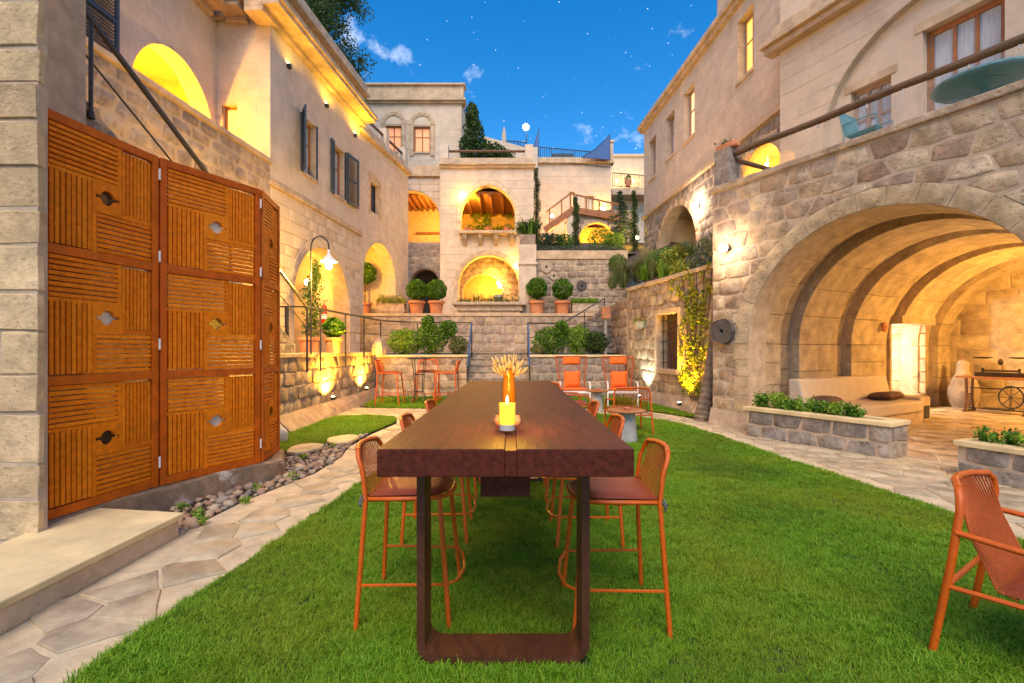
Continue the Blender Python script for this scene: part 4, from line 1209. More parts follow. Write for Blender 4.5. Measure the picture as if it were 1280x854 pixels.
for x, lab, sg in ((-1.32, 'dark handrail tinted with painted sky reflection on the gate side of the central steps', -1), (.52, 'dark handrail tinted with painted sky reflection on the vault side of the central steps', 1)):
    t = thing('step_handrail', lab, 'handrail', (x, 14.3, 0))
    mb = MB(); mb.beam((x, 15.75, LZ+.97), (x, 14.15, .95), .05, .05); mb.build('handrail', M['skyiron'], t, bevel=.006)
    for y, zb, zt in ((14.18, 0, .97), (15.72, LZ-.1, LZ+.95)):
        mb = MB(); mb.tube([(x, y, zb), (x, y, zt)], .022, 8); mb.build('post', M['iron'], t, smooth=50)
# right flight up to the fountain terrace
T2 = 2.8
rs = thing('side_stair', 'stone side stair rising from the landing to the fountain terrace', 'stair', (2.2, 17, LZ))
for i in range(8):
    mb = MB(); mb.box(1.0+i*.3, 3.6, 16.6, 17.98, LZ-.02+i*.18, LZ+(i+1)*.18); mb.build('step', M['grey_block'], rs)
t = thing('side_stair_railing', 'thin dark railing climbing the side stair past the pots', 'railing', (1.5, 16.5, LZ))
for dz, r in ((.97, .024), (.5, .012)):
    mb = MB(); mb.tube([(.52, 15.75, LZ+dz), (1.75, 16.5, LZ+dz+.03), (3.2, 16.55, LZ+dz+.9)], r, 8); mb.build('handrail' if dz > .6 else 'lower_rail', M['iron'], t)
for x, z in ((1.75, 0), (2.5, .4), (3.18, .85)):
    mb = MB(); mb.tube([(x, 16.53, LZ+z-.05), (x, 16.53, LZ+z+.98)], .018, 8); mb.build('post', M['iron'], t)
# fountain terrace wall
w2 = thing('terrace_wall', 'weathered rubble wall carrying the fountain terrace', 'wall', (-.6, 18, LZ))
ft = Fr((-7.0, 18.0), (1, 0))
mb = MB(); ft.box(mb, 0, 11.2, LZ-.05, T2-.1, -.4, 0); c = mb.build('core', M['mortar'], w2)
stones(c, ft, 1.2, 11.2, LZ, T2-.1, (.24, .36), (.3, .65), M['rubble'], gap=.016, proud=(.01, .03), jit=.02)
mb = MB(); ft.box(mb, 0, 11.2, T2-.1, T2, -.45, .05); mb.build('coping', M['trim'], w2, bevel=.012)
sheet('fountain_terrace', [(-6.5, 18.4), (4.6, 18.4), (4.6, 24), (-6.5, 24)], T2-.01, M['trim'])
# ---- house with the balcony (continues the left row)
H2 = thing('balcony_house', 'cream stone house with roof balcony behind the shuttered house', 'house', (-4.8, 18, T2))
F2 = Fr((-5.1, 16.0), (.2, 1))
L2 = 4.02
ar2 = Arch(1.55, T2-.2, 4.0, 1.25, e=1.05)
wq = Rect(F2.at(463), F2.at(474), 6.3, 7.35)
mb = MB(); mb.slab(F2, outline(0, L2, T2-.2, 8.7, [ar2]), [wq.poly()], -.5, 0); c = mb.build('facade', M['mortar_pale'], H2)
stones(c, F2, 0, L2, T2, 8.68, (.28, .33), (.5, .85), M['ashlar'], holes=[ar2, wq], t=.02, gap=.006, proud=(.003, .008), bevel=.004, jit=.002)
window(H2, F2, wq, .15, M['iron'], M['pane'], 3, 4, sill=False, fw=.03, bar=.015)
mb = MB(); F2.box(mb, wq.a0-.12, wq.a0-.01, wq.z0-.12, wq.z1+.12, -.1, .03); F2.box(mb, wq.a1+.01, wq.a1+.12, wq.z0-.12, wq.z1+.12, -.1, .03); F2.box(mb, wq.a0-.12, wq.a1+.12, wq.z1+.121, wq.z1+.3, -.1, .032); mb.build('window_surround', M['trim'], H2)
mb = MB(); F2.box(mb, .1, 3.1, T2-.2, 5.6, -1.6, -1.5); F2.box(mb, .1, .25, T2-.2, 5.6, -1.5, -.5); F2.box(mb, 2.85, 3.0, T2-.2, 5.6, -1.5, -.5); F2.box(mb, .1, 3.0, 5.45, 5.6, -1.5, -.5); mb.build('niche_lining', M['plaster_l'], H2)
mb = MB(); F2.box(mb, -.1, L2+.05, 8.7, 8.82, -.5, .16); F2.box(mb, -.1, L2+.03, 8.82, 8.9, -.5, .08); mb.build('cornice', M['trim'], H2, bevel=.01)
for a in (.3, 2.0, 3.7):
    mb = MB(); F2.box(mb, a, a+.28, 8.9, 9.75, -.3, 0); mb.build('baluster_post', M['ashlar'], H2, bevel=.01)
mb = MB(); mb.tube([F2.pt(.3, 9.5, -.15), F2.pt(3.9, 9.5, -.15)], .05, 8); mb.build('rail', M['railbrown'], H2)
mb = MB(); F2.box(mb, 0, L2, 8.9, 9.15, -.3, -.02); mb.build('parapet', M['trim'], H2)
t = thing('niche_lamp', 'lamp lighting the arched niche of the balcony house', 'lamp', F2.pt(.5, 4.6, -.9))
mb = MB(); mb.lathe([(.0, 0), (.06, .03), (.07, .1), (.03, .15)], F2.pt(.5, 4.6, -.9), 12); mb.build('globe', M['bulb'], t, smooth=60)
point('niche_light', F2.pt(.75, 4.6, -.75), 45, (1, .62, .16), .06, t)
# ---- tall back house
H3 = thing('tall_back_house', 'tall pale back house with arched window surrounds and flat roof', 'house', (-5, 24, T2))
F3 = Fr((-8.2, 24.0), (1, 0))
aL = lambda x: F3.at(x)
wn = [Rect(F3.at(482), F3.at(502), F3.z(490, 189), F3.z(490, 157)), Rect(F3.at(517), F3.at(538), F3.z(527, 190), F3.z(527, 158))]
LT = F3.at(577)
mb = MB(); mb.slab(F3, outline(0, LT, T2, 14.3), [w.poly() for w in wn], -.4, 0); mb.box(-8.2, -2.52, 24.4, 30, 14.0, 14.3); mb.box(-2.9, -2.52, 24.4, 30, 9, 14.2); c = mb.build('facade', M['mortar_pale'], H3)
stones(c, F3, .5, LT, 9.3, 13.9, (.36, .42), (.6, 1.0), M['ashlar'], holes=wn, t=.25, gap=.006, proud=(.003, .008), bevel=.004, jit=.002)
for w in wn:
    window(H3, F3, w, .12, M['winwood'], M['litpink'], 2, 2, sill=True, fw=.07)
    for s in (-1, 1):
        a = w.a0-.2 if s < 0 else w.a1
        mb = MB(); F3.box(mb, a+.003, a+.197, w.z0-.2, w.z1+.05, -.1, .05); mb.build('window_surround', M['trim'], H3)
    ar = Arch((w.a0+w.a1)/2, w.z1, w.z1+.06, (w.a1-w.a0)/2+.02)
    voussoirs(H3, F3, ar, .2, 7, .05, M['trim'])
    pl_ = [(a, z) for a, z in ar.arc(0, 12)]
    mb = MB(); mb.prism([F3.pt(a, z, -.1) for a, z in pl_], F3.N*.115); mb.build('tympanum', M['ashlar'], H3)
mb = MB(); F3.box(mb, -.1, LT+.18, 13.72, 13.82, -.4, .12); F3.box(mb, -.1, LT+.22, 13.82, 13.95, -.4, .22); F3.box(mb, -.1, LT+.1, 13.95, 14.6, -.4, .08); F3.box(mb, -.1, LT+.2, 14.6, 14.7, -.4, .18); mb.build('cornice', M['trim'], H3, bevel=.015)
# ---- loggia wall between
H4 = thing('loggia_wing', 'dim stone wing with a warm-lit loggia under timber beams', 'house wing', (-3.9, 21.2, T2))
F4 = Fr((-5.2, 21.0), (1, 0))
la = Arch(F4.at(514), 6.14, 7.15, 1.25, e=1.0)
lb = Arch(F4.at(531), T2, 4.35, .62)
mb = MB(); mb.slab(F4, outline(0, 2.25, T2-.05, 9.0, [Arch(F4.at(531), T2-.05, 4.35, .62)]), [la.poly()], -.4, 0); c = mb.build('facade', M['mortar'], H4)
stones(c, F4, .3, 2.25, T2, 6.1, (.28, .34), (.4, .7), M['rubble'], holes=[lb], gap=.012, proud=(.008, .02))
stones(c, F4, .3, 2.25, 6.14, 8.95, (.28, .34), (.4, .7), M['ashlar'], holes=[la], gap=.012, proud=(.008, .02))
voussoirs(c, F4, lb, .18, 9, .03, M['rubble'])
mb = MB(); F4.box(mb, .4, 2.1, T2, 5.5, -1.0, -.9); mb.build('niche_back', M['shade_dark'], H4)
mb = MB(); F4.box(mb, 0, 2.5, 6.0, 6.14, -3.2, -.4); F4.box(mb, 0, 2.5, 6.14, 9, -3.3, -3.2); F4.box(mb, 2.2, 2.3, 6.14, 9, -3.2, -.4); F4.box(mb, -1.0, -.9, 6.14, 9, -3.2, -.4); mb.build('loggia_lining', M['plaster'], H4)
for i in range(8):
    mb = MB(); F4.box(mb, .1+i*.28, .22+i*.28, 8.35, 8.5, -3.2, -.4); mb.build('ceiling_beam', M['beam'], H4)
mb = MB(); F4.box(mb, -.5, 2.3, 8.5, 8.6, -3.2, -.4); F4.box(mb, .4, 2.2, 7.2, 7.3, -3.0, -2.9); mb.build('ceiling', M['beam'], H4)
rwin = Rect(1.65, 2.15, 7.2, 8.1)
window(H4, Fr((-5.2, 24.1), (1, 0)), rwin, .0, M['winwood'], M['gold'], 1, 1, sill=False)
window(H4, Fr((-5.2, 24.15), (1, 0)), Rect(.95, 1.5, 6.3, 6.85), .0, M['winwood'], M['shade_dark'], 1, 1, sill=False)
mb = MB(); F4.box(mb, 0, 2.25, 9.0, 9.1, -.4, .12); F4.box(mb, 0, 2.25, 9.1, 9.5, -.4, .04); mb.build('cornice', M['trim'], H4, bevel=.01)
t = thing('loggia_lamp', 'wall lamp inside the timber-roofed loggia', 'lamp', F4.pt(1.95, 7.9, -1.2))
mb = MB(); mb.lathe([(.03, 0), (.07, .04), (.07, .14), (.03, .18)], F4.pt(2.05, 7.6, -1.2), 10); mb.build('globe', M['bulb'], t, smooth=60)
point('loggia_light', F4.pt(1.8, 7.5, -1.2), 60, (1, .58, .14), .06, t)
# ---- fountain house
H5 = thing('fountain_house', 'mauve stone fountain house with pointed balcony opening above an arched niche', 'house', (-1, 20, T2))
F5 = Fr((-3.0, 20.0), (1, 0))
W5 = 3.9
up = Arch(2.0, 6.35, 7.05, 1.12, k=1.12)
lo = Arch(2.02, T2, 4.12, 1.25)
mb = MB(); mb.slab(F5, outline(0, W5, T2-.05, 9.0, [Arch(2.02, T2-.05, 4.12, 1.25)]), [up.poly()], -.35, 0); c = mb.build('facade', M['mortar_pale'], H5)
stones(c, F5, 0, W5, T2, 8.98, (.3, .36), (.45, .8), M['ashlar'], holes=[lo, up], t=.2, gap=.008, proud=(.005, .012), bevel=.006, jit=.004)
voussoirs(c, F5, lo, .2, 15, .03, M['trim'], legs=(T2,))
voussoirs(c, F5, up, .2, 12, .03, M['plaster_l'], legs=(6.4,))
mb = MB(); F5.box(mb, W5-.4, W5, T2, 9.0, -4.5, -.36); F5.box(mb, 0, .4, T2, 9.0, -4.5, -.36); mb.build('side_wall', M['ashlar'], H5)
mb = MB(); F5.box(mb, -.02, W5+.06, 9.0, 9.1, -.5, .12); F5.box(mb, -.02, W5+.08, 9.1, 9.2, -.5, .2); F5.box(mb, 0, W5, 9.2, 9.42, -.5, .05); F5.box(mb, 0, W5, 9.0, 9.05, -4.5, -.5); mb.build('cornice', M['trim'], H5, bevel=.012)
for a in (.0, 3.55):
    mb = MB(); F5.box(mb, a, a+.34, 9.42, 10.0, -.35, .0); mb.build('parapet_post', M['ashlar'], H5, bevel=.01)
mb = MB(); mb.tube([F5.pt(.34, 9.78, -.17), F5.pt(3.55, 9.78, -.17)], .055, 8); mb.build('rail', M['railbrown'], H5)
# upper room
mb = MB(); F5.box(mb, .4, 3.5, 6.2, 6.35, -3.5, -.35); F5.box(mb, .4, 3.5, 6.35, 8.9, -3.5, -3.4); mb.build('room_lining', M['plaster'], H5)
mb = MB(); F5.box(mb, .4, 3.5, 8.05, 8.15, -3.4, -.36); mb.build('ceiling', M['beam'], H5)
for i in range(6):
    mb = MB(); F5.box(mb, .5+i*.5, .62+i*.5, 7.92, 8.05, -3.4, -.36); mb.build('ceiling_beam', M['beam'], H5)
mb = MB(); F5.box(mb, .82, 3.18, 6.22, 6.34, 0, .35); mb.build('balcony_slab', M['trim'], H5, bevel=.015)
for a in (.95, 1.6, 2.25, 2.9):
    mb = MB(); mb.prism([F5.pt(a, 6.22, 0), F5.pt(a, 6.22, .3), F5.pt(a, 6.05, .26), F5.pt(a, 5.75, .02)], F5.U*.18); mb.build('corbel', M['rubble'], H5, bevel=.02)
pts = np.concatenate([blob(F5.pt(1.2+RND.uniform(0, 1.9), 6.6+RND.uniform(0, 1.4), -3.2), (.3, .1, .28), 60, .9) for _ in range(16)])
vn = thing('wall_vine', 'climbing vine on the lit wall inside the balcony opening', 'vine', F5.pt(2, 6.35, -3.2)); leaf_mesh('foliage', pts, .11, M['leaf_lt'], vn, 1.4)
for k, (a, lab) in enumerate(((1.15, 'small plant pot on the balcony ledge beside the wall lamp'), (2.0, 'small plant pot at the middle of the balcony ledge'), (2.8, 'small plant pot on the balcony ledge below the vine'))):
    q = F5.pt(a, 6.345, .15)
    t = thing('balcony_pot', lab, 'plant pot', q); mb = MB(); mb.lathe([(.09, 0), (.14, .14), (.15, .15)], q, 12); mb.build('pot', M['terracotta'], t, smooth=40)
    leaf_mesh('foliage', blob(q + V((0, 0, .2)), (.2, .16, .09), 70), .07, M['leaf_dk'], t)
q = F5.pt(.98, 7.85, .1)
t = thing('wall_lamp', 'bright wall lamp at the pointed balcony opening', 'lamp', q)
mb = MB(); mb.lathe([(.0, -.09), (.07, -.06), (.085, 0), (.06, .07), (0, .09)], q, 14, cap=False); mb.build('globe', M['bulb'], t, smooth=80)
mb = MB(); F5.box(mb, .93, 1.03, 7.75, 7.95, .0, .03); mb.build('bracket', M['iron'], t)
point('wall_light', F5.pt(1.2, 7.6, -.7), 55, (1, .60, .14), .07, t)
point('wall_light', F5.pt(.98, 7.8, .28), 7, (1, .62, .18), .07, t)
# lower niche: rubble back with an inner lit arch
inn = Arch(1.72, T2, 3.85, .86)
fni = Fr((-3.0, 20.8), (1, 0))
mb = MB(); mb.slab(fni, outline(.5, 3.5, T2-.05, 5.6, [Arch(1.72, T2-.05, 3.85, .86)]), [], -.3, 0); c2 = mb.build('niche_back', M['mortar'], H5)
stones(c2, fni, .6, 3.4, T2, 5.5, (.2, .3), (.25, .5), M['rubble_tan'], holes=[inn], t=.12, gap=.02, proud=(.015, .04), jit=.02)
voussoirs(c2, fni, inn, .12, 11, .03, M['rubble_tan'])
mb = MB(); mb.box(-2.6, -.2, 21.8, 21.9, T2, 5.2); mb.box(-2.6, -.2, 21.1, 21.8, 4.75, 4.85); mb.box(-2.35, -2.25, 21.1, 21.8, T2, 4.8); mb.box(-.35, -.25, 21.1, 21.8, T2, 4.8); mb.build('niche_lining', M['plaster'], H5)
mb = MB(); mb.box(.3, .45, 20.0+.36, 20.8, T2, 5.6); mb.box(-2.45, -2.3, 20.36, 20.8, T2, 5.6); mb.build('niche_side', M['plaster_l'], H5)
q = V((-.62, 20.62, 4.35))
t = thing('niche_spot', 'bright spot lamp inside the fountain niche', 'lamp', q)
mb = MB(); mb.tube([q, q + V((.1, .12, -.22))], .05, 10); mb.build('housing', M['bulb'], t)
point('niche_spot_light', V((-1.0, 21.25, 4.1)), 15, (1, .56, .10), .08, t)
point('niche_spot_light', V((-.9, 20.35, 4.5)), 22, (1, .60, .14), .08, t)
q = V((.20, 19.86, 4.9))
t = thing('wall_lamp', 'bright wall lamp where the fountain house meets the rubble terrace wall', 'lamp', q)
mb = MB(); mb.lathe([(.0, -.1), (.08, -.06), (.095, 0), (.07, .07), (0, .1)], q, 14, cap=False); mb.build('globe', M['bulb'], t, smooth=80)
mb = MB(); mb.box(.16, .24, 19.93, 19.97, 4.8, 5.0); mb.build('bracket', M['iron'], t)
point('wall_light', q + V((.0, -.16, -.05)), 16, (1, .62, .16), .08, t)
# basin
t = thing('stone_basin', 'flared carved stone fountain basin on the terrace edge', 'basin', (-.95, 18.7, T2))
mb = MB()
for a, b, z0, z1, y0 in ((-2.05, .32, 0, .12, 18.34), (-2.12, .40, .12, .34, 18.28), (-2.28, .55, .34, .46, 18.16)):
    mb.box(a, b, y0, 19.35, T2+z0, T2+z1)
mb.build('trough', M['millpale'], t, bevel=.03, seg=3)
mb = MB(); mb.box(-2.1, .35, 18.4, 19.3, T2+.455, T2+.475); mb.build('soil', M['soil'], t)
for k in range(9): pass
pts = np.concatenate([blob((-2.0+i*.27, 18.75, T2+.55), (.2, .2, .12 + .14*(i in (2, 3, 7, 8))), 110, .9) for i in range(9)])
pl5 = thing('basin_plants', 'low straggling plants growing in the stone basin', 'plants', (-.9, 18.75, T2+.47)); leaf_mesh('foliage', pts, .075, M['leaf_dk'], pl5, 2.4, up=.4)
blades('stalks', (-.9, 18.8, T2+.47), 1.1, .25, 120, .42, M['reed'], pl5, w=.02, lean=.4)
t = thing('stone_fragment', 'small carved stone standing in the basin before the niche', 'stone', (-.55, 18.95, T2+.47))
mb = MB(); mb.lathe([(.15, 0), (.14, .2), (.19, .22), (.19, .32), (.16, .34)], (-.55, 18.95, T2+.47), 14); mb.build('block', M['millpale'], t, smooth=40)

# ---- potted topiary
def topiary(loc, lab, group=None, pot=True, hr=.0, r=.42, potr=.30, ph=.5, s=1.0, n=2600, stem=.0):
    q = V(loc)
    t = thing('topiary', lab, 'potted shrub', q, group)
    mb = MB(); mb.lathe([(potr*.72, 0), (potr*.9, ph*.8), (potr*1.08, ph*.82), (potr*1.1, ph), (potr*.95, ph), (potr*.93, ph*.9), (0, ph*.9)], q, 20, cap=False); mb.build('pot', M['terracotta'], t, smooth=35)
    mb = MB(); mb.tube([q + V((0, 0, ph*.85)), q + V((.01, 0, ph+stem+r*.6))], .03, 8); mb.build('trunk', M['bark'], t)
    c = q + V((0, 0, ph+stem+r*.92))
    leaf_mesh('crown', blob(c, (r, r, r*.97), n, .35), .075, M['leaf'], t, 1.8)
    return t
for x, y, lab, st_ in ((521, 392, 'clipped ball shrub in terracotta pot beside the yellow flower trough', .05), (545.5, 392, 'clipped ball shrub in terracotta pot next to the stone basin, loggia side', .05),
                       (671, 392, 'clipped ball shrub in terracotta pot next to the stone basin, rubble wall side', .12), (703, 392, 'clipped ball shrub in terracotta pot beside the pale trough', .08)):
    q = P(x, y, 18.35); q.z = T2
    topiary(q, lab, r=.40, potr=.30, ph=.5, stem=st_)
q = P(456, 392, 18.5); q.z = T2
topiary(q, 'tall ball-headed standard shrub in pot before the lit arch', r=.42, potr=.26, ph=.45, stem=.75)
q = P(417, 440, 11.2); q.z = LZ; topiary(q, 'small round shrub in brown pot on the landing behind the railing', r=.24, potr=.2, ph=.38)
q = P(387, 440, 10.8); q.z = LZ
t = thing('climber_pot', 'tall climbing shrub in red terracotta pot beside the arch', 'potted shrub', q)
mb = MB(); mb.lathe([(.17, 0), (.22, .3), (.25, .31), (.25, .38), (.21, .38), (0, .34)], q, 18, cap=False); mb.build('pot', M['terracotta'], t, smooth=35)
mb = MB(); mb.tube([q + V((0, 0, .3)), q + V((.05, .1, 1.5))], .025, 6); mb.build('trunk', M['bark'], t)
leaf_mesh('crown', np.concatenate([blob(q + V((dx, .1, z)), (rr, rr, .3), 420, .8) for dx, z, rr in ((0, .6, .2), (.04, .95, .24), (-.04, 1.3, .22), (.08, 1.6, .2), (.1, 1.85, .12))]), .06, M['leaf_dk'], t, 1.8)
q = P(405, 400, 12.6)
t = thing('fire_extinguisher', 'red fire extinguisher hanging inside the lit arch', 'extinguisher', q)
mb = MB(); mb.lathe([(.06, 0), (.075, .02), (.075, .42), (.05, .48), (.02, .5)], q + V((0, 0, -.1)), 14); mb.build('cylinder', M['red'], t, smooth=40)
mb = MB(); mb.tube([q + V((0, 0, .4)), q + V((0, 0, .5)), q + V((.1, 0, .5))], .012, 6); mb.build('valve', M['iron'], t)
mb = MB(); mb.lathe([(.0765, .12), (.0765, .25)], q + V((0, 0, -.1)), 14, cap=False); mb.build('label_band', M['white'], t)
# troughs
def trough(x0, x1, y, Y, m, lab, fm, hh=.16, label_plants=''):
    a = P(x0, y, Y); b = P(x1, y, Y); a.z = b.z = T2
    t = thing('stone_trough', lab, 'trough', (a+b)/2)
    mb = MB()
    L_ = b.x-a.x
    vs = []
    prof = [(-.02, 0), (.02, .12), (-.0, .36), (.03, .40)]
    for d, z in prof:
        vs += [(a.x-d, Y-.22-d, T2+z), (b.x+d, Y-.22-d, T2+z), (b.x+d, Y+.22+d, T2+z), (a.x-d, Y+.22+d, T2+z)]
    fs = [(i*4+k, i*4+(k+1) % 4, (i+1)*4+(k+1) % 4, (i+1)*4+k) for i in range(3) for k in range(4)] + [(3, 2, 1, 0), (12, 13, 14, 15)]
    mb.add(vs, fs); mb.build('trough_body', m, t, bevel=.015)
    pts = np.concatenate([blob((a.x+(i+.5)*L_/8, Y, T2+.5), (L_/9, .2, hh), 150, .9) for i in range(8)])
    pl = thing('trough_plants', label_plants, 'plants', ((a.x+b.x)/2, Y, T2+.4)); leaf_mesh('foliage', pts, .065, fm, pl, 1.5)
trough(472, 507, 392, 18.45, M['rubble'], 'rough stone trough with yellow-green plants before the loggia', M['leaf_yel'], .24, 'bright yellow-green plants in the rough stone trough')
trough(715, 747, 392, 18.4, M['millpale'], 'pale rounded stone trough at the top of the side stair', M['leaf_lt'], .12, 'light green plants in the pale rounded trough')

# ---- shrubs in the planters
def shrub(c, r, n, lab, m='leaf', size=.085, group=None, parts=None, asp=2.4):
    t = thing('shrub', lab, 'shrub', (c[0], c[1], c[2]-r[2]), group)
    subs = [(c, r)] + (parts or [])
    leaf_mesh('foliage', np.concatenate([blob(cc, rr, int(n*(.5+.5*(i == 0))), .6) for i, (cc, rr) in enumerate(subs)]), size, M[m], t, asp, up=.35)
    mb = MB(); b = V((c[0], c[1], c[2]-r[2]))
    for k in range(4): mb.tube([b, b + V((RND.uniform(-.5, .5)*r[0], RND.uniform(-.4, .4)*r[1], r[2]*1.2))], [.03, .012], 6)
    mb.build('stem', M['bark'], t)
    return t
def sh(px, py, Y, rw, rh, *a, **k):
    c = P(px, py, Y); return shrub((c.x, c.y, c.z), (rw, .5, rh), *a, **k)
sh(506, 427, 15.2, .52, .42, 2600, 'rounded light green shrub behind the high bistro table', m='leaf_lt')
sh(540, 424, 15.2, .5, .5, 2600, 'dense dark green shrub with upright shoots beside the central steps', m='leaf', parts=[(tuple(P(535, 405, 15.2)), (.2, .2, .3)), (tuple(P(560, 412, 15.2)), (.28, .25, .3))])
sh(573, 432, 15.2, .3, .3, 1300, 'thin feathery brown-green shrub next to the step handrail', m='reed')
sh(688, 426, 15.2, .55, .45, 2600, 'broad green shrub behind the lounge chairs', m='leaf', parts=[(tuple(P(702, 412, 15.2)), (.25, .25, .3))])
sh(722, 425, 15.3, .4, .5, 2000, 'taller bright green shrub in the planter behind the lounge chairs', m='leaf_lt')
sh(743, 428, 15.2, .42, .36, 2200, 'dark rounded shrub next to the slope wall', m='leaf_dk')
sh(672, 437, 14.95, .22, .12, 500, 'low reddish shoots at the edge of the lounge chair planter', m='reed')
t = thing('standing_stone', 'pointed grey standing stone at the landing edge', 'stone', P(475, 443, 14.2))
q = P(474, 443, 14.0); mb = MB(); mb.lathe([(.2, -.02), (.21, .15), (.16, .34), (.08, .46), (.02, .5)], q, 7); mb.build('rock', M['rubble'], t, smooth=30)

# ---- rubble terrace wall on the right with embedded millstones
w3 = thing('millstone_wall', 'rubble terrace wall with millstones built into it', 'wall', (2, 19, T2))
F6 = Fr((.27, 19.0), (1, 0))
mills = [(P(683, 334, 19), .24, 'millpale'), (P(692, 345, 19), .17, 'millpale'), (P(727, 357, 19), .20, 'millstone')]
mb = MB(); F6.box(mb, 0, 4.3, T2-.05, 5.3, -.4, 0); c = mb.build('core', M['mortar_pale'], w3)
stones(c, F6, 0, 4.3, T2, 5.02, (.2, .32), (.26, .55), M['rubble'], gap=.028, proud=(.015, .045), jit=.03, bevel=.018)
mb = MB(); F6.box(mb, 0, 4.3, 5.02, 5.36, -.45, .06); mb.build('coping', M['trim'], w3, bevel=.015)
for q, r, m in mills:
    mb = MB(); ring = [(q.x+r*math.cos(k*.314), 18.93, q.z+r*math.sin(k*.314)) for k in range(20)]
    mb.prism(ring, (0, .12, 0)); o = mb.build('millstone', M[m], w3, bevel=.015)
    mb = MB(); mb.prism([(q.x+.05*math.cos(k*.628), 18.915, q.z+.05*math.sin(k*.628)) for k in range(10)], (0, .02, 0)); mb.build('dark_hub_disc', M['shade_dark'], o)  # dark disc on the face stands in for a shaded hub hole
mb = MB(); mb.box(.27, .95, 18.7, 19.3, T2, 5.55); mb.box(.22, 1.0, 18.65, 19.35, 4.75, 4.85); mb.build('pillar', M['ashlar'], w3, bevel=.02)
mb = MB(); mb.box(.30, .92, 18.72, 19.28, 5.56, 5.95); mb.build('pillar_block', M['rubble'], w3, bevel=.02)
PZ = 5.3
GZ = lambda y: PZ + min(1, max(0, (y-19.5)/3))*1.15
mb = MB(); mb.add([(x, y, GZ(y)) for y in (19.3, 19.5, 21, 22.5, 34) for x in (.9, 8.5)], [(i*2, i*2+1, i*2+3, i*2+2) for i in range(4)]); tag(mb.build('upper_garden', M['soil']), kind='structure')
def leafy(name, lab, cat, c, pts, size, m, asp=2.0, up=0., stem=None):
    t = thing(name, lab, cat, c)
    leaf_mesh('foliage', pts, size, M[m], t, asp, up=up)
    if stem:
        mb = MB(); mb.tube([V(c), V(c) + V((0, 0, stem))], [.06, .03], 7); mb.build('trunk', M['bark'], t)
    return t
leafy('hedge', 'low clipped lavender hedge along the millstone wall', 'hedge', (2.8, 19.4, PZ), np.concatenate([blob((1.1+i*.27, 19.35, PZ+.16), (.24, .2, .2), 230, .7) for i in range(13)]), .075, 'lav', 2.6, .4)
leafy('spiky_plant', 'dark spiky plant on the stone pillar', 'plant', (.65, 19.0, 5.96), np.concatenate([blob((.65+RND.uniform(-.35, .35), 19, 6.2+RND.uniform(-.1, .2)), (.3, .3, .25), 90, 1) for _ in range(9)]), .24, 'leaf_dk', 7, .5)
blades('blades', (.65, 19, 5.96), .3, .3, 70, .65, M['leaf'], bpy.data.objects['spiky_plant'], w=.045, lean=.9)
for x, y0, y1, Y, lab in ((671, 300, 212, 20.6, 'tall slim cypress against the corner of the fountain house'), (720, 303, 247, 21.5, 'slim young cypress in front of the timber deck'), (793, 312, 240, 20.2, 'slim cypress at the corner of the cream house')):
    b = P(x, y0, Y); b.z = GZ(Y); h = P(x, y1, Y).z - b.z
    pts = np.concatenate([blob((b.x + .05*math.sin(i*1.9), b.y, b.z+h*(i+.5)/14), (.17*(1-.6*(i/14)**2)+.02, .17*(1-.6*(i/14)**2)+.02, h/16), 210, .8) for i in range(14)])
    leafy('cypress', lab, 'tree', b, pts, .08, 'leaf_dk', 3, .7, stem=h*.9)
b = P(775, 303, 22.0); b.z = GZ(22)
ht = P(775, 238, 22).z - b.z
pts = []
for i in range(15):
    k = i/14; rr = .85*(1-k)+.06; z = b.z+.3+k*(ht-.35)
    for j in range(max(5, int(12*(1-k)))):
        a = RND.uniform(0, 6.28)
        for s in (.3, .6, .9): pts.append(blob((b.x+rr*s*math.cos(a), b.y+rr*s*math.sin(a), z-.12*s), (.1, .1, .05), 12, 1))
leafy('conifer', 'small blue-green conifer in front of the back terrace', 'tree', b, np.concatenate(pts), .11, 'leaf_blue', 3.5, 0, stem=ht)
for x, Y, r, m, lab in ((681, 21.0, .38, 'leaf_blue', 'small rounded shrub near the tall slim cypress'), (693, 21, .36, 'leaf_dk', 'dark clipped ball shrub before the deck stair'), (706, 21.0, .36, 'leaf', 'leafy green shrub under the deck stair'),
                        (750, 21.0, .5, 'leaf_lt', 'broad light green shrub below the conifer'), (768, 20.8, .4, 'leaf_lt', 'bright green shrub between conifer and slim cypress')):
    b = P(x, 300, Y); b.z = GZ(Y)
    leafy('garden_shrub', lab, 'shrub', b, blob((b.x, b.y, b.z+r*.8), (r*1.1, r, r), 900, .6), .09, m, 1.8)
b = P(772, 330, 18.9); leafy('clipped_ball', 'round clipped shrub growing beside the slope planting', 'shrub', (b.x, b.y, b.z-.4), blob(b, (.36, .36, .36), 1500, .4), .07, 'leaf', 1.8)
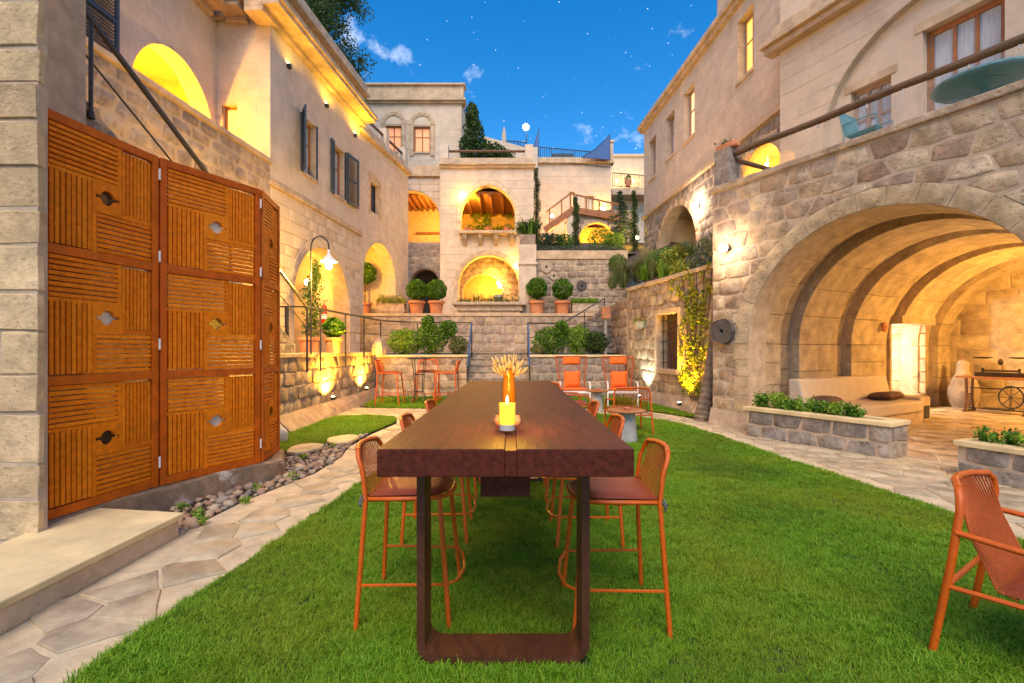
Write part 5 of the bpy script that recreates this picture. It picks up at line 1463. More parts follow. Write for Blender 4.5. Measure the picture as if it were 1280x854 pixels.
# ---- timber deck and far terrace house
H6 = thing('terrace_house', 'pale stone house with roof terrace beyond the upper garden', 'house', (3.5, 27, PZ))
F7 = Fr((1.2, 27.0), (1, 0))
W7 = F7.at(764)
dr = [Rect(F7.at(712), F7.at(718), 6.7, F7.z(715, 240)), Rect(F7.at(731), F7.at(742), 6.7, F7.z(736, 245))]
mb = MB(); mb.slab(F7, outline(0, W7, PZ, 11.9), [q.poly() for q in dr], -.4, 0); mb.box(W7+.8, W7+1.2, 27.4, 31, PZ, 11.9); mb.box(1.25, W7+1.2, 27.4, 31, 11.6, 11.9); c = mb.build('facade', M['mortar_pale'], H6)
stones(c, F7, 0, W7, PZ, 11.85, (.36, .44), (.6, 1.1), M['ashlar_r'], holes=dr, gap=.008, proud=(.003, .01), bevel=.004, jit=.003)
for q in dr: window(H6, F7, q, .1, M['winwood'], M['litpane'] if q is dr[0] else M['curtain'], 1 if q is dr[0] else 2, 1, sill=False, fw=.08)
mb = MB(); F7.box(mb, -.1, W7+.15, 11.9, 12.0, -.4, .16); F7.box(mb, -.1, W7+.1, 12.0, 12.25, -.4, .06); mb.build('cornice', M['trim'], H6, bevel=.012)
def picket(name, lab, p, q, h, n, parent=None):
    t = thing(name, lab, 'railing', p)
    mb = MB(); mb.tube([V(p)+V((0, 0, h)), V(q)+V((0, 0, h))], .03, 6); mb.build('top_rail', M['iron'], t)
    mb = MB(); mb.tube([V(p)+V((0, 0, .08)), V(q)+V((0, 0, .08))], .02, 6); mb.build('bottom_rail', M['iron'], t)
    for i in range(n+1):
        b = V(p).lerp(V(q), i/n)
        mb = MB(); mb.tube([b, b + V((0, 0, h))], .018 if i % 5 else .028, 5); mb.build('baluster', M['iron'], t)
picket('roof_railing', 'wrought iron railing on the far roof terrace', P(675, 203, 27)*1, P(762, 211, 27), P(675, 184, 27).z - P(675, 203, 27).z, 30)
def sail(pts, lab):
    t = thing('glass_screen', lab, 'screen', P(*pts[0]))
    mb = MB(); mb.prism([P(*q) for q in pts], (0, .03, 0)); mb.build('pane', M['screen'], t)
    mb = MB(); mb.tube([P(*q) for q in pts], .025, 6, closed=True); mb.build('edge', M['iron'], t)
sail([(664, 195, 26.6), (673, 195, 26.6), (674, 160, 26.6)], 'small pointed glass wind screen at the fountain house end of the roof terrace')
sail([(727, 197, 26.6), (762.5, 200, 26.6), (762.5, 168, 26.6), (745, 186, 26.6)], 'large swept glass wind screen by the roof terrace chimney')
q = P(762, 205, 27.2); t = thing('chimney', 'small stone chimney at the end of the roof terrace', 'chimney', q)
mb = MB(); mb.box(q.x-.15, q.x+.17, 27.0, 27.4, 11.9, P(762, 180, 27.2).z); mb.box(q.x-.2, q.x+.22, 26.95, 27.45, P(762, 180, 27.2).z+.001, P(762, 177, 27.2).z); mb.build('shaft', M['ashlar'], t)
q = P(707, 200, 27.5); t = thing('roof_sofa', 'low grey covered sofa on the roof terrace', 'sofa', q)
a = P(691, 200, 27.5); b_ = P(719, 200, 27.5)
mb = MB(); mb.box(a.x, b_.x, 27.5, 28.2, 12.0, 12.55); mb.build('seat', M['shutter'], t, bevel=.1, seg=3)
mb = MB(); mb.box(a.x, b_.x, 28.2, 28.4, 12.0, 13.0); mb.build('backrest', M['shutter'], t, bevel=.08, seg=3)
for x, lab in ((748, 'flower pot on the roof terrace beside the swept glass screen'), (757, 'flower pot on the roof terrace against the chimney')):
    q = P(x, 205, 27.0); t = thing('roof_pot', lab, 'plant pot', q); mb = MB(); mb.lathe([(.14, 0), (.2, .3), (.2, .32)], q, 10); mb.build('pot', M['terracotta'], t)
    leaf_mesh('foliage', blob(q + V((0, 0, .45)), (.25, .2, .2), 80), .14, M['leaf_dk'], t)
q = P(658, 190, 26.5); t = thing('roof_lamp', 'glowing globe lamp on a thin post above the roof terrace', 'lamp', q)
mb = MB(); mb.tube([P(658, 185, 26.5), P(658, 166, 26.5)], .03, 6); mb.build('post', M['iron'], t)
mb = MB(); g = P(657.5, 159, 26.5); mb.lathe([(0, -.15)] + [(.17*math.sin(a), -.17*math.cos(a)) for a in [i*math.pi/8 for i in range(1, 8)]] + [(0, .17)], g, 14, cap=False); mb.build('globe', M['bulb_white'], t, smooth=80)
point('roof_light', g + V((0, -.25, 0)), 12, (1, .9, .75), .1, t)
# low wall far left of the roof terrace
t = thing('far_parapet', 'sloping stone parapet behind the fountain house roof', 'wall', P(620, 200, 25))
mb = MB(); mb.prism([P(604, 210, 25), P(672, 210, 25), P(672, 184, 25), P(655, 184, 25), P(604, 170, 25)], (0, .3, 0)); mb.build('wall_body', M['ashlar'], t)
t = thing('finial', 'small pointed stone finial on the sloping parapet', 'finial', P(630, 178, 25))
mb = MB(); q = P(630, 177, 25.1); mb.lathe([(.12, -.1), (.1, .4), (.03, .75)], q, 4); mb.build('shaft', M['ashlar'], t)
picket('far_railing', 'thin iron railing between the finial and the roof lamp', P(633, 183, 25.2), P(657, 185, 25.2), .3, 8)
pts = np.concatenate([blob(P(590+dx, y, 23.5), (rx, .6, rz), 900, .7) for dx, y, rx, rz in ((0, 145, .3, .6), (2, 165, .5, .8), (5, 185, .6, .7), (22, 190, .8, .45), (35, 196, .8, .35), (-4, 185, .5, .7))])
leafy('ivy_tree', 'dark ivy-covered tree beside the tall back house', 'tree', P(592, 205, 23.5), pts, .14, 'leaf_dk', 1.6, stem=2.6)
# timber deck on a stone arch
D = thing('timber_deck', 'timber deck and stair on a stone arch before the terrace house', 'deck', P(735, 300, 24))
F8 = Fr((P(713, 300, 24).x, 24.0), (1, 0))
da = Arch(F8.at(746), PZ, 6.85, .92, k=1.05)
mb = MB(); mb.slab(F8, outline(0, 3.1, PZ, P(720, 250, 24).z-.5, [da]), [], -.3, 0); c = mb.build('arch_wall', M['mortar_pale'], D)
stones(c, F8, 0, 3.1, PZ, P(720, 250, 24).z-.5, (.2, .3), (.3, .5), M['rubble'], holes=[da], t=.14, gap=.02, proud=(.008, .02))
voussoirs(c, F8, da, .14, 10, .03, M['trim'])
mb = MB(); F8.box(mb, 0, 3.5, PZ, 8, -1.9, -1.8); mb.build('undercroft_wall', M['plaster'], D)
dz = P(716, 268, 24).z
mb = MB(); mb.beam(P(713, 262, 23.9), P(773, 272, 23.9), .12, .3); mb.build('deck_beam', M['winwood'], D)
mb = MB(); mb.add([P(713, 262, 23.95), P(773, 271, 23.95), P(773, 271, 23.95)+V((0, 2.8, 0)), P(713, 262, 23.95)+V((0, 2.8, 0))], [(0, 1, 2, 3)]); mb.build('deck_floor', M['beam'], D)
mb = MB(); mb.beam(P(681, 288, 23.8), P(714, 264, 23.8), .2, .3); mb.build('stair_string', M['winwood'], D)
mb = MB(); mb.beam(P(681, 288, 25), P(714, 264, 25), .2, .3); mb.build('stair_string', M['winwood'], D)
for i in range(6):
    k = (i+.5)/6; mb = MB(); mb.beam(P(681, 288, 23.8).lerp(P(714, 264, 23.8), k), P(681, 288, 25).lerp(P(714, 264, 25), k), .28, .06); mb.build('stair_tread', M['winwood'], D)
for a, b in (((683, 265), (713, 242)), ((713, 242), (773, 256))):
    mb = MB(); mb.beam(P(*a, 23.85), P(*b, 23.85), .08, .07); mb.build('handrail', M['winwood'], D)
for x, y0, y1 in ((687, 285, 262), (702, 273, 251), (713.5, 265, 242), (733, 266, 247), (749, 269, 250), (765, 271, 254)):
    mb = MB(); mb.beam(P(x, y0, 23.85), P(x, y1, 23.85), .07, .07, (0, 1, 0)); mb.build('post', M['winwood'], D)
for (x0, x1, a0, a1, b0, b1) in ((714, 732, 265, 266, 244, 248), (734, 748, 266, 268.5, 249, 252), (750, 764, 269, 271, 252.5, 256)):
    mb = MB(); mb.prism([P(x0, a0, 23.85), P(x1, a1, 23.85), P(x1, b1, 23.85), P(x0, b0, 23.85)], (0, .015, 0)); mb.build('glass_panel', M['sheet'], D)
mb = MB(); mb.box(P(708, 300, 23.9).x, P(716, 300, 23.9).x, 23.75, 24.1, PZ, P(712, 266, 23.9).z); mb.build('pillar', M['ashlar'], D, bevel=.02)
def globe_lamp(q, lab, W, col=(1, .60, .14), r=.09, off=(0, -.2, 0), stem=None, b='bulb'):
    t = thing('garden_lamp', lab, 'lamp', q)
    mb = MB(); mb.lathe([(0, -r)] + [(r*math.sin(a), -r*math.cos(a)) for a in [i*math.pi/8 for i in range(1, 8)]] + [(0, r)], q, 12, cap=False); mb.build('globe', M[b], t, smooth=80)
    if stem:
        mb = MB(); mb.tube([V(q) - V((0, 0, stem)), q], .025, 6); mb.build('stem', M['iron'], t)
    point('garden_light', V(q) + V(off), W, col, r, t)
globe_lamp(P(690, 270, 24.6), 'small glowing lamp at the foot of the deck stair', 22, (1, .62, .12), .09, (0, -.1, .2), .9)
globe_lamp(V((P(745, 290, 24).x, 24.9, 6.9)), 'lamp under the deck inside the stone arch', 50, (1, .5, .10), .08, (0, -.1, .2), .5)
globe_lamp(V((P(700, 290, 24).x, 24.6, 6.9)), 'lamp under the deck stair', 50, (1, .5, .10), .08, (0, 0, .2), .4)
globe_lamp(P(755, 262, 26.2), 'lamp on the deck grazing the terrace house wall', 12, (1, .75, .12), .07, (0, .3, .3), .3)
globe_lamp(V((P(802, 300, 20.4).x-.1, 20.8, 6.3)), 'yellow lamp at the corner of the cream house behind the cypress', 26, (1, .75, .06), .08, (0, .2, .3), .4)
# far wing with iron balcony
H7 = thing('far_wing', 'distant pale house wing with iron balcony', 'house', P(785, 240, 31))
a = P(762, 300, 31); b_ = P(812, 196, 31)
mb = MB(); mb.box(a.x, b_.x+2, 31, 34, PZ, b_.z); mb.box(a.x-.1, b_.x+2.1, 30.9, 34.1, b_.z+.001, b_.z+.15); mb.build('facade', M['ashlar'], H7)
picket('far_balcony', 'iron balcony railing on the distant house wing', P(766, 234, 30), P(812, 238, 30), P(766, 216, 30).z-P(766, 234, 30).z, 22)
t = thing('balcony_floor', 'stone balcony slab below the distant iron railing', 'balcony', P(766, 236, 30)); mb = MB(); q = P(765, 238, 30); mb.box(q.x, q.x+3.2, 29.9, 31, q.z-.3, q.z+.1); mb.build('slab', M['trim'], t)
globe_lamp(P(792, 226, 30.6), 'small wall light on the distant wing', 10, (1, .7, .3), .08)
globe_lamp(P(771, 226, 30.6), 'small wall light at the edge of the distant wing', 8, (1, .7, .3), .08)
q = P(785, 233, 29.9); t = thing('balcony_pot', 'red flower pot on the distant iron balcony', 'plant pot', q); mb = MB(); mb.lathe([(.15, 0), (.22, .35), (.22, .38)], q, 10); mb.build('pot', M['terracotta'], t); leaf_mesh('foliage', blob(q + V((0, 0, .5)), (.2, .2, .2), 70), .14, M['leaf_dk'], t)
# tree above the left roof
bq = V((-7.6, 19.5, 9)); 
tr = thing('evergreen_tree', 'dark evergreen tree rising behind the shuttered house roof', 'tree', bq)
mb = MB(); mb.tube([bq, bq + V((.1, 0, 4)), bq + V((-.1, 0, 8))], [.2, .15, .05], 8)
for k in range(14):
    z = 3+k*.36; a = RND.uniform(0, 6.28); l = .7
    mb.tube([bq + V((0, 0, z)), bq + V((l*math.cos(a), l*math.sin(a), z+.7))], [.06, .015], 5)
mb.build('trunk', M['bark'], tr)
cl = []
for k in range(84):
    a = RND.uniform(0, 6.28); z = RND.uniform(2.0, 8.6); rr = RND.uniform(.4, 1.0)*(1.6 - abs(z-5)*.16)
    cl.append(blob(bq + V((rr*math.cos(a), rr*math.sin(a), z)), (.6, .6, .42), 320, .95))
leaf_mesh('crown', np.concatenate(cl), .13, M['leaf_dk'], tr, 2.6)
# ================================================================== right side: vault, terrace, cream house, slope wall
VB = thing('vault_house', 'stone vault open to the courtyard with a terrace on top', 'building', (5.2, 7.5, 0))
FV = Fr((3.87, 9.25), (.482, -.876))
va = Arch(2.68, 0, 1.55, 1.93)
mb = MB(); mb.slab(FV, outline(0, 8.2, -.02, 4.45, [Arch(2.68, -.02, 1.55, 1.93)]), [], -.5, 0); fw_ = mb.build('front_wall', M['mortar'], VB)
stones(fw_, FV, 0, 5.6, 0, 4.42, (.24, .30), (.34, .50), M['rubble_tan'], holes=[va], t=.27, gap=.035, proud=(.004, .018), jit=.022, bevel=.012)
voussoirs(fw_, FV, va, .27, 17, .016, M['vault'], legs=(0,), back=-.5, gap=.0035, bevel=.004)
mb = MB(); FV.box(mb, -.04, 8.2, 4.45, 4.56, -.4, .05); mb.build('coping', M['rubble_tan'], VB, bevel=.02)
mb = MB(); FV.box(mb, 0, .35, 0, 4.4, -3.2, -.501); mb.build('side_wall', M['rubble_tan'], VB)
mb = MB(); mb.prism([FV.pt(0, 4.2, -.41), FV.pt(8.2, 4.2, -.41), FV.pt(8.2, 4.2, -6), FV.pt(0, 4.2, -2.9)], (0, 0, .22)); mb.build('terrace_floor', M['trim'], VB)
mb = MB(); mb.add([FV.pt(-.02, -.02, .12), FV.pt(.74, -.02, .12), FV.pt(.74, .3, .025), FV.pt(-.02, .34, .025), FV.pt(-.1, -.02, -.2), FV.pt(-.02, .34, -.2)], [(0, 1, 2, 3), (4, 0, 3, 5)]); mb.build('footing', M['footing'], VB)
def blk(poly, d0, d1, m, name, g=.004):
    c = cen(poly)
    pl = [(a+(c[0]-a)*g/max(.05, math.hypot(a-c[0], z-c[1])), z+(c[1]-z)*g/max(.05, math.hypot(a-c[0], z-c[1]))) for a, z in poly]
    mb = MB(); mb.prism([FV.pt(a, z, d0-.003) for a, z in pl], FV.N*(d1-d0+.006)); return mb.build(name, m, vault_p, bevel=.008, seg=1)
lin = MB()
bands = []
bands = [(-.5, -.95, 0.0), (-.95, -1.55, .2), (-1.55, -2.85, 0.0), (-2.85, -3.45, .2), (-3.45, -4.9, 0.0), (-4.9, -5.5, .2), (-5.5, -7.0, 0.0), (-7.0, -7.6, .2), (-7.6, -8.4, 0.0)]
for d0, d1, dr_ in bands:
    R0 = 1.93 + dr_; R1 = R0 + .35
    n_ = 24
    arc = lambda R: [(2.68 - R*math.cos(math.pi*i/n_), 1.55 + R*math.sin(math.pi*i/n_)) for i in range(n_+1)]
    op = d0 == -5.5
    inn_, ou = arc(R0+.1), arc(R1)
    s0 = 2 if op else 0
    poly = inn_[s0:] + ([] ) + [(2.68+R0+.1, -.02), (2.68+R1, -.02)] + ou[s0:][::-1]
    if not op: poly = [(2.68-R0-.1, -.02)] + poly + [(2.68-R1, -.02)]
    nV = len(poly)
    tri = geometry.tessellate_polygon([[V((a, z, 0)) for a, z in poly]])
    lin.add([FV.pt(a, z, d0) for a, z in poly] + [FV.pt(a, z, d1) for a, z in poly], [tuple(q) for q in tri] + [tuple(i+nV for i in q) for q in tri] + [(i, (i+1) % nV, nV+(i+1) % nV, nV+i) for i in range(nV)])
vault_p = lin.build('vault_lining', M['mortar'], VB)
for d0, d1, dr_ in bands:
    R0 = 1.93 + dr_
    op = d0 == -5.5
    ns = 11; sub = 3
    for i in range(ns):
        if op and i == 0: continue
        A = [(2.68 - (R0)*math.cos(math.pi*(i+k/sub)/ns), 1.55 + R0*math.sin(math.pi*(i+k/sub)/ns)) for k in range(sub+1)]
        B = [(2.68 - (R0+.13)*math.cos(math.pi*(i+k/sub)/ns), 1.55 + (R0+.13)*math.sin(math.pi*(i+k/sub)/ns)) for k in range(sub+1)]
        nd = max(1, round((d0-d1)/.8))
        for j in range(nd): blk(A + B[::-1], d0-(d0-d1)*(j+1)/nd, d0-(d0-d1)*j/nd, M['vault'], 'vault_block')
    z = 0
    while z < 1.5:
        h = RND.uniform(.3, .45)
        if 1.55-z-h < .25: h = 1.55-z
        for sg in (-1, 1):
            if op and sg < 0: continue
            a0, a1 = sorted((2.68+sg*R0, 2.68+sg*(R0+.13)))
            nd = max(1, round((d0-d1)/.7))
            for j in range(nd): blk([(a0, z), (a1, z), (a1, z+h), (a0, z+h)], d0-(d0-d1)*(j+1)/nd, d0-(d0-d1)*j/nd, M['vault'], 'vault_block')
        z += h
# deep window recess in the vault's side wall
fwr = Fr(FV.pt(-.6, 0, -7.0), (FV.U.x, FV.U.y))
mb = MB(); FV.box(mb, -.7, .87, 2.05, 2.24, -7.1, -5.4); FV.box(mb, -.8, -.7, 0, 2.2, -7.1, -5.4); FV.box(mb, -.7, .62, 0, 2.2, -5.5, -5.42); FV.box(mb, -.7, .70, 0, .34, -7.1, -5.5); FV.box(mb, -.7, .60, .34, 2.06, -7.15, -7.06); rec = mb.build('window_recess', M['vault'], VB)
stones(rec, Fr(FV.pt(-.7, 0, -7.06), (FV.U.x, FV.U.y)), 0, 1.4, .34, 2.05, (.26, .36), (.4, .75), M['vault'], gap=.012, proud=(.01, .03), jit=.012)
# end wall of the vault
FE = Fr(FV.pt(.3, 0, -8.3), (FV.U.x, FV.U.y))
nic = Rect(2.6, 3.5, .9, 2.6)
mb = MB(); mb.slab(FE, [(0, 0), (4.8, 0), (4.8, 3.9), (0, 3.9)], [nic.poly()], -.4, 0); FE.box(mb, 2.4, 3.7, .8, 2.7, -.5, -.41); ew = mb.build('end_wall', M['mortar'], VB)
stones(ew, FE, 0, 4.8, 0, 3.8, (.3, .4), (.45, .8), M['vault'], holes=[nic], gap=.012, proud=(.006, .02), jit=.01)
VFL = [tuple(FV.pt(a, 0, d).xy) for a, d in ((.78, .0), (4.6, .35), (4.6, -8.3), (.78, -8.3))]
vf = sheet('vault_floor', VFL, .008, M['pathmortar'])
flagstones(vf, VFL, M['floor'], .75, .018, .008, lim=90, thick=.012, seed=9, name='floor_slab')
def sconce(q, nrm, lab, W, col=(1, .66, .26), r=.085, b='bulb_soft'):
    q = V(q); nrm = V(nrm)
    t = thing('wall_sconce', lab, 'lamp', q)
    c = q + nrm*.12
    mb = MB(); mb.lathe([(0, -r)] + [(r*math.sin(a), -r*math.cos(a)) for a in [i*math.pi/8 for i in range(1, 8)]] + [(0, r)], c, 14, cap=False); mb.build('globe', M[b], t, smooth=80)
    mb = MB(); mb.tube([q - nrm*.02, q + nrm*.06], .05, 10); mb.build('base', M['iron'], t)
    point('sconce_light', c + nrm*(r+.06) + V((0, 0, 0)), W, col, r, t)
q = FV.pt(FV.at(911), FV.z(911, 311), .03); sconce(q, FV.N, 'round glowing sconce on the vault front above the dark millstone', 9, (1, .74, .5), .075)
q = FV.pt(FV.at(906), 1.8, 0)
t = thing('millstone', 'dark round millstone hung on the vault front', 'millstone', q)
mb = MB()
rg = [(FV.at(906)+(.235 + .012*math.sin(5*k))*math.cos(k*2*math.pi/22), 1.79+(.235+.012*math.sin(7*k))*math.sin(k*2*math.pi/22)) for k in range(22)]
mb.slab(FV, rg, [[(FV.at(906)+.04*math.cos(k*.785), 1.79+.04*math.sin(k*.785)) for k in range(8)]], .02, .10); mb.build('disc', M['millstone'], t, bevel=.012)
# wall ring inside the vault, vault lamps
q = FV.pt(.80, 1.95, -4.6)
t = thing('hanging_gourd', 'small orange rope coil hung on a vault rib', 'ornament', q); mb = MB()
mb.tube([q + FV.U*.06 + FV.N*(.06*math.cos(a)) + V((0, 0, .08*math.sin(a))) for a in [i*.5236 for i in range(12)]], .035, 8, closed=True); mb.build('coil', M['terracotta'], t, smooth=60)
q = FV.pt(4.45, 2.2, -6.3); sconce(q, -FV.U, 'golden sconce on the inner side wall of the vault', 130, [1, .56, .12], .09, 'bulb')
q = FV.pt(4.45, 2.2, -2.6); sconce(q, -FV.U, 'warm sconce on the vault side wall opposite the sofa', 14, [1, .70, .42], .09, 'bulb')
q = FV.pt(-.1, 1.4, -5.75)
t = thing('recess_lamp', 'white lamp hidden in the deep window recess of the vault', 'lamp', q); mb = MB(); mb.lathe([(.02, -.05), (.07, 0), (.05, .08)], q, 12); mb.build('globe', M['bulb_white'], t, smooth=60)
point('recess_light', q + FV.N*-.15, 40, (1, .90, .74), .06, t)
# ---- planters before the vault
def vplanter(A, B, dep, h, lab, plants):
    fr = Fr(A, (B[0]-A[0], B[1]-A[1])); W = math.hypot(B[0]-A[0], B[1]-A[1])
    t = thing('low_planter', lab, 'planter', fr.pt(W/2, 0, -dep/2))
    mb = MB(); fr.box(mb, 0, W, -.02, h-.06, -.16, 0); fr.box(mb, 0, W, -.02, h-.06, -dep, -dep+.14); fr.box(mb, 0, .16, -.02, h-.061, -dep+.14, -.16); fr.box(mb, W-.16, W, -.02, h-.061, -dep+.14, -.16); c = mb.build('core', M['mortar'], t)
    stones(c, fr, 0, W, 0, h-.06, ((h-.06)/2-.01, (h-.06)/2+.005), (.3, .5), M['grey_block'], gap=.03, proud=(.006, .014))
    f2 = Fr(fr.pt(W, 0, 0), (-fr.N.x, -fr.N.y)); stones(c, f2, 0, dep, 0, h-.06, ((h-.06)/2-.01, (h-.06)/2+.005), (.3, .5), M['grey_block'], gap=.03, proud=(.006, .014))
    f3 = Fr(fr.pt(0, 0, -dep), (fr.N.x, fr.N.y)); stones(c, f3, 0, dep, 0, h-.06, ((h-.06)/2-.01, (h-.06)/2+.005), (.3, .5), M['grey_block'], gap=.03, proud=(.006, .014))
    mb = MB()
    for q in ((-.03, W+.03, -.18, .035), (-.03, W+.03, -dep-.02, -dep+.16), (-.03, .18, -dep+.161, -.181), (W-.18, W+.03, -dep+.161, -.181)): fr.box(mb, q[0], q[1], h-.06, h, q[2], q[3])
    mb.build('coping', M['slabtop'], t, bevel=.008)
    mb = MB(); fr.box(mb, .15, W-.15, .1, h-.08, -dep+.13, -.15); mb.build('soil', M['soil'], t)
    for k, (a, r, hh, lb, mm) in enumerate(plants):
        q = fr.pt(a, h-.08, -dep/2)
        p = thing('bedding_plant', lb, 'plant', q)
        mb = MB()
        pts = []
        for s_ in range(16):
            an = RND.uniform(0, 6.28); rr = r*math.sqrt(RND.random()); top = q + V((rr*math.cos(an), rr*math.sin(an), hh*RND.uniform(.6, 1.1)))
            mb.tube([q + V((rr*.4*math.cos(an), rr*.4*math.sin(an), 0)), top], .005, 4)
            pts.append(np.array([tuple(q.lerp(top, k2)) for k2 in np.linspace(.35, 1, 9)]) + NP.normal(size=(9, 3))*.025)
            pts.append(np.array(tuple(top)) + NP.normal(size=(14, 3))*.035)
        mb.build('stem', M['leaf'], p); leaf_mesh('foliage', np.concatenate(pts), .06, M[mm], p, 2.2, up=.3)
    return fr
pls = []
tx = ['bushy green bedding plant at the jamb end of the low planter', 'green bedding plant second from the vault jamb', 'light green bedding plant third from the vault jamb', 'green bedding plant at the middle of the low planter', 'light green bedding plant before the sofa seat', 'tall leafy bedding plant second from the planter end', 'leafy bedding plant at the entrance end of the low planter']
for i in range(7): pls.append((.18 + i*.232, .14, .20 + .05*(i in (0, 1)), tx[i], 'leaf_lt' if i % 2 else 'leaf'))
vplanter((3.93, 8.10), (4.97, 6.30), .5, .49, 'long grey stone planter at the vault opening beside the sofa', pls)
vplanter((5.07, 5.46), (5.62, 4.1), .55, .42, 'short grey stone planter across the vault entrance from the long one', [(.25, .18, .16, 'small low bedding plant at the entrance end of the short planter', 'leaf'), (.62, .2, .2, 'green bedding plant in the short planter', 'leaf_lt'), (1.05, .2, .2, 'bedding plant at the far end of the short planter', 'leaf')])
# ---- sofa
S = thing('bench_sofa', 'beige cushioned bench sofa on a stone base inside the vault', 'sofa', FV.pt(1.4, 0, -2.8))
def vb(mb, a0, a1, z0, z1, d0, d1): return FV.box(mb, a0, a1, z0, z1, d0, d1)
mb = MB(); vb(mb, .95, 1.82, .01, .22, -3.85, -1.0); mb.build('base', M['trim'], S, bevel=.01)
mb = MB(); vb(mb, 1.05, 1.86, .22, .44, -3.82, -1.02); mb.build('seat_cushion', M['beige'], S, bevel=.04, seg=3)
mb = MB(); mb.prism([FV.pt(.86, .42, -1.02), FV.pt(1.16, .42, -1.02), FV.pt(1.06, .90, -1.02), FV.pt(.84, .90, -1.02)], FV.N*-3.2); mb.build('back_cushion', M['beige'], S, bevel=.04, seg=3)
mb = MB(); vb(mb, 1.0, 1.8, .01, .50, -4.30, -3.86); mb.build('end_block', M['trim'], S, bevel=.03)
mb = MB(); vb(mb, 1.801, 1.806, .06, .32, -4.22, -3.98); mb.build('dark_end_sheet', M['shade_dark'], S)  # thin dark sheet stands in for the shade of an opening
t = thing('scatter_pillow', 'brown patterned pillow on the far end of the bench sofa', 'pillow', FV.pt(1.35, .4, -3.5))
def pillow(c, ux, uy, uz, name, m, parent):
    mb = MB(); n = 10; vs = []; fs = []
    for s in (1, -1):
        b = len(vs)
        for i in range(n+1):
            for j in range(n+1):
                u, v = 2*i/n-1, 2*j/n-1
                h = max(0, (1-u**4)*(1-v**4))**.5
                k = 1 - .06*(1-abs(u*v))
                vs.append(V(c) + V(ux)*u*k + V(uy)*v*k + V(uz)*h*s)
        for i in range(n):
            for j in range(n): fs.append((b+i*(n+1)+j, b+(i+1)*(n+1)+j, b+(i+1)*(n+1)+j+1, b+i*(n+1)+j+1))
    mb.add(vs, fs); return mb.build(name, m, parent, smooth=180)
pillow(FV.pt(1.42, .52, -3.35), FV.N*.34, FV.U*.22 + V((0, 0, .02)), V((0, 0, .085)), 'pillow_body', M['pillow'], t)
t = thing('scatter_pillow', 'dark cushion half hidden behind the planter plants', 'pillow', FV.pt(1.3, .4, -1.4)); pillow(FV.pt(1.3, .5, -1.45), FV.N*.26, FV.U*.2, V((0, 0, .10)), 'pillow_body', M['pillow'], t)
# ---- sewing machine table and scale
tq = FV.pt(2.12, 0, -6.9)
ST = thing('sewing_table', 'old treadle sewing machine table with iron flywheel', 'table', tq)
ux, uy = FV.U, -FV.N
def sp(a, b, z): return tq + ux*a + uy*b + V((0, 0, z*.83))
mb = MB(); mb.obox(sp(0, 0, .98), ux*.72, uy*.26, V((0, 0, .022))); mb.build('tabletop', M['winwood'], ST, bevel=.008)
for a in (-.55, .42):
    mb = MB()
    for b in (-.18, .18): mb.tube([sp(a-.05*0, b*1.3, .02), sp(a, b*.8, .4), sp(a, b, .96)], .028, 6)
    mb.tube([sp(a, -.3, .03), sp(a, .3, .03)], .035, 6); mb.tube([sp(a, -.15, .5), sp(a, .15, .5)], .015, 6)
    mb.build('iron_leg', M['railbrown'], ST, smooth=50)
mb = MB(); mb.tube([sp(-.55, 0, .68), sp(.0, 0, .68), sp(.12, 0, .74), sp(.42, 0, .74)], .014, 6); mb.tube([sp(-.55, 0, .12), sp(.42, 0, .12)], .014, 6); mb.build('brace', M['iron'], ST)
mb = MB(); mb.obox(sp(-.07, 0, .13), ux*.24, uy*.14, V((0, 0, .012))); mb.build('treadle', M['iron'], ST)
mb = MB(); c = sp(.18, -.12, .48); mb.tube([c + ux*.2*math.cos(a) + V((0, 0, .24*math.sin(a))) for a in [i*.393 for i in range(16)]], .016, 6, closed=True)
for k in range(4):
    a = k*math.pi/4; mb.tube([c - ux*.2*math.cos(a) - V((0, 0, .24*math.sin(a))), c + ux*.2*math.cos(a) + V((0, 0, .24*math.sin(a)))], .008, 5)
mb.build('flywheel', M['iron'], ST)
SCL = thing('antique_scale', 'antique iron balance scale on the sewing table', 'scale', sp(-.02, 0, 1.003))
mb = MB(); mb.obox(sp(-.02, 0, 1.06), ux*.42, uy*.12, V((0, 0, .055))); mb.build('base', M['bronze'], SCL, bevel=.02)
mb = MB()
for a in (-.3, .3): mb.tube([sp(a-.02, 0, 1.1), sp(a-.02, 0, 1.24)], .025, 6)
mb.tube([sp(-.32, 0, 1.17), sp(.28, 0, 1.17)], .02, 6); mb.lathe([(.03, 1.1), (.05, 1.18), (.02, 1.24)], sp(-.02, 0, 0), 8); mb.build('balance_arm', M['bronze'], SCL)
for a in (-.32, .28):
    mb = MB(); mb.lathe([(.03, 1.24), (.15, 1.255), (.17, 1.275), (.16, 1.28), (.02, 1.26)], sp(a, 0, 0), 14); mb.build('pan', M['bronze'], SCL, smooth=50)
t = thing('stone_jar', 'dark eroded carved stone standing against the vault wall', 'stone', FV.pt(1.25, 0, -7.6)); mb = MB()
mb.lathe([(.22, .0), (.30, .2), (.32, .45), (.24, .7), (.14, .85), (.12, 1.0), (.14, 1.1), (.08, 1.18), (0, 1.2)], FV.pt(1.2, 0, -7.7), 16, cap=False); mb.build('carved_body', M['footing'], t, smooth=60)
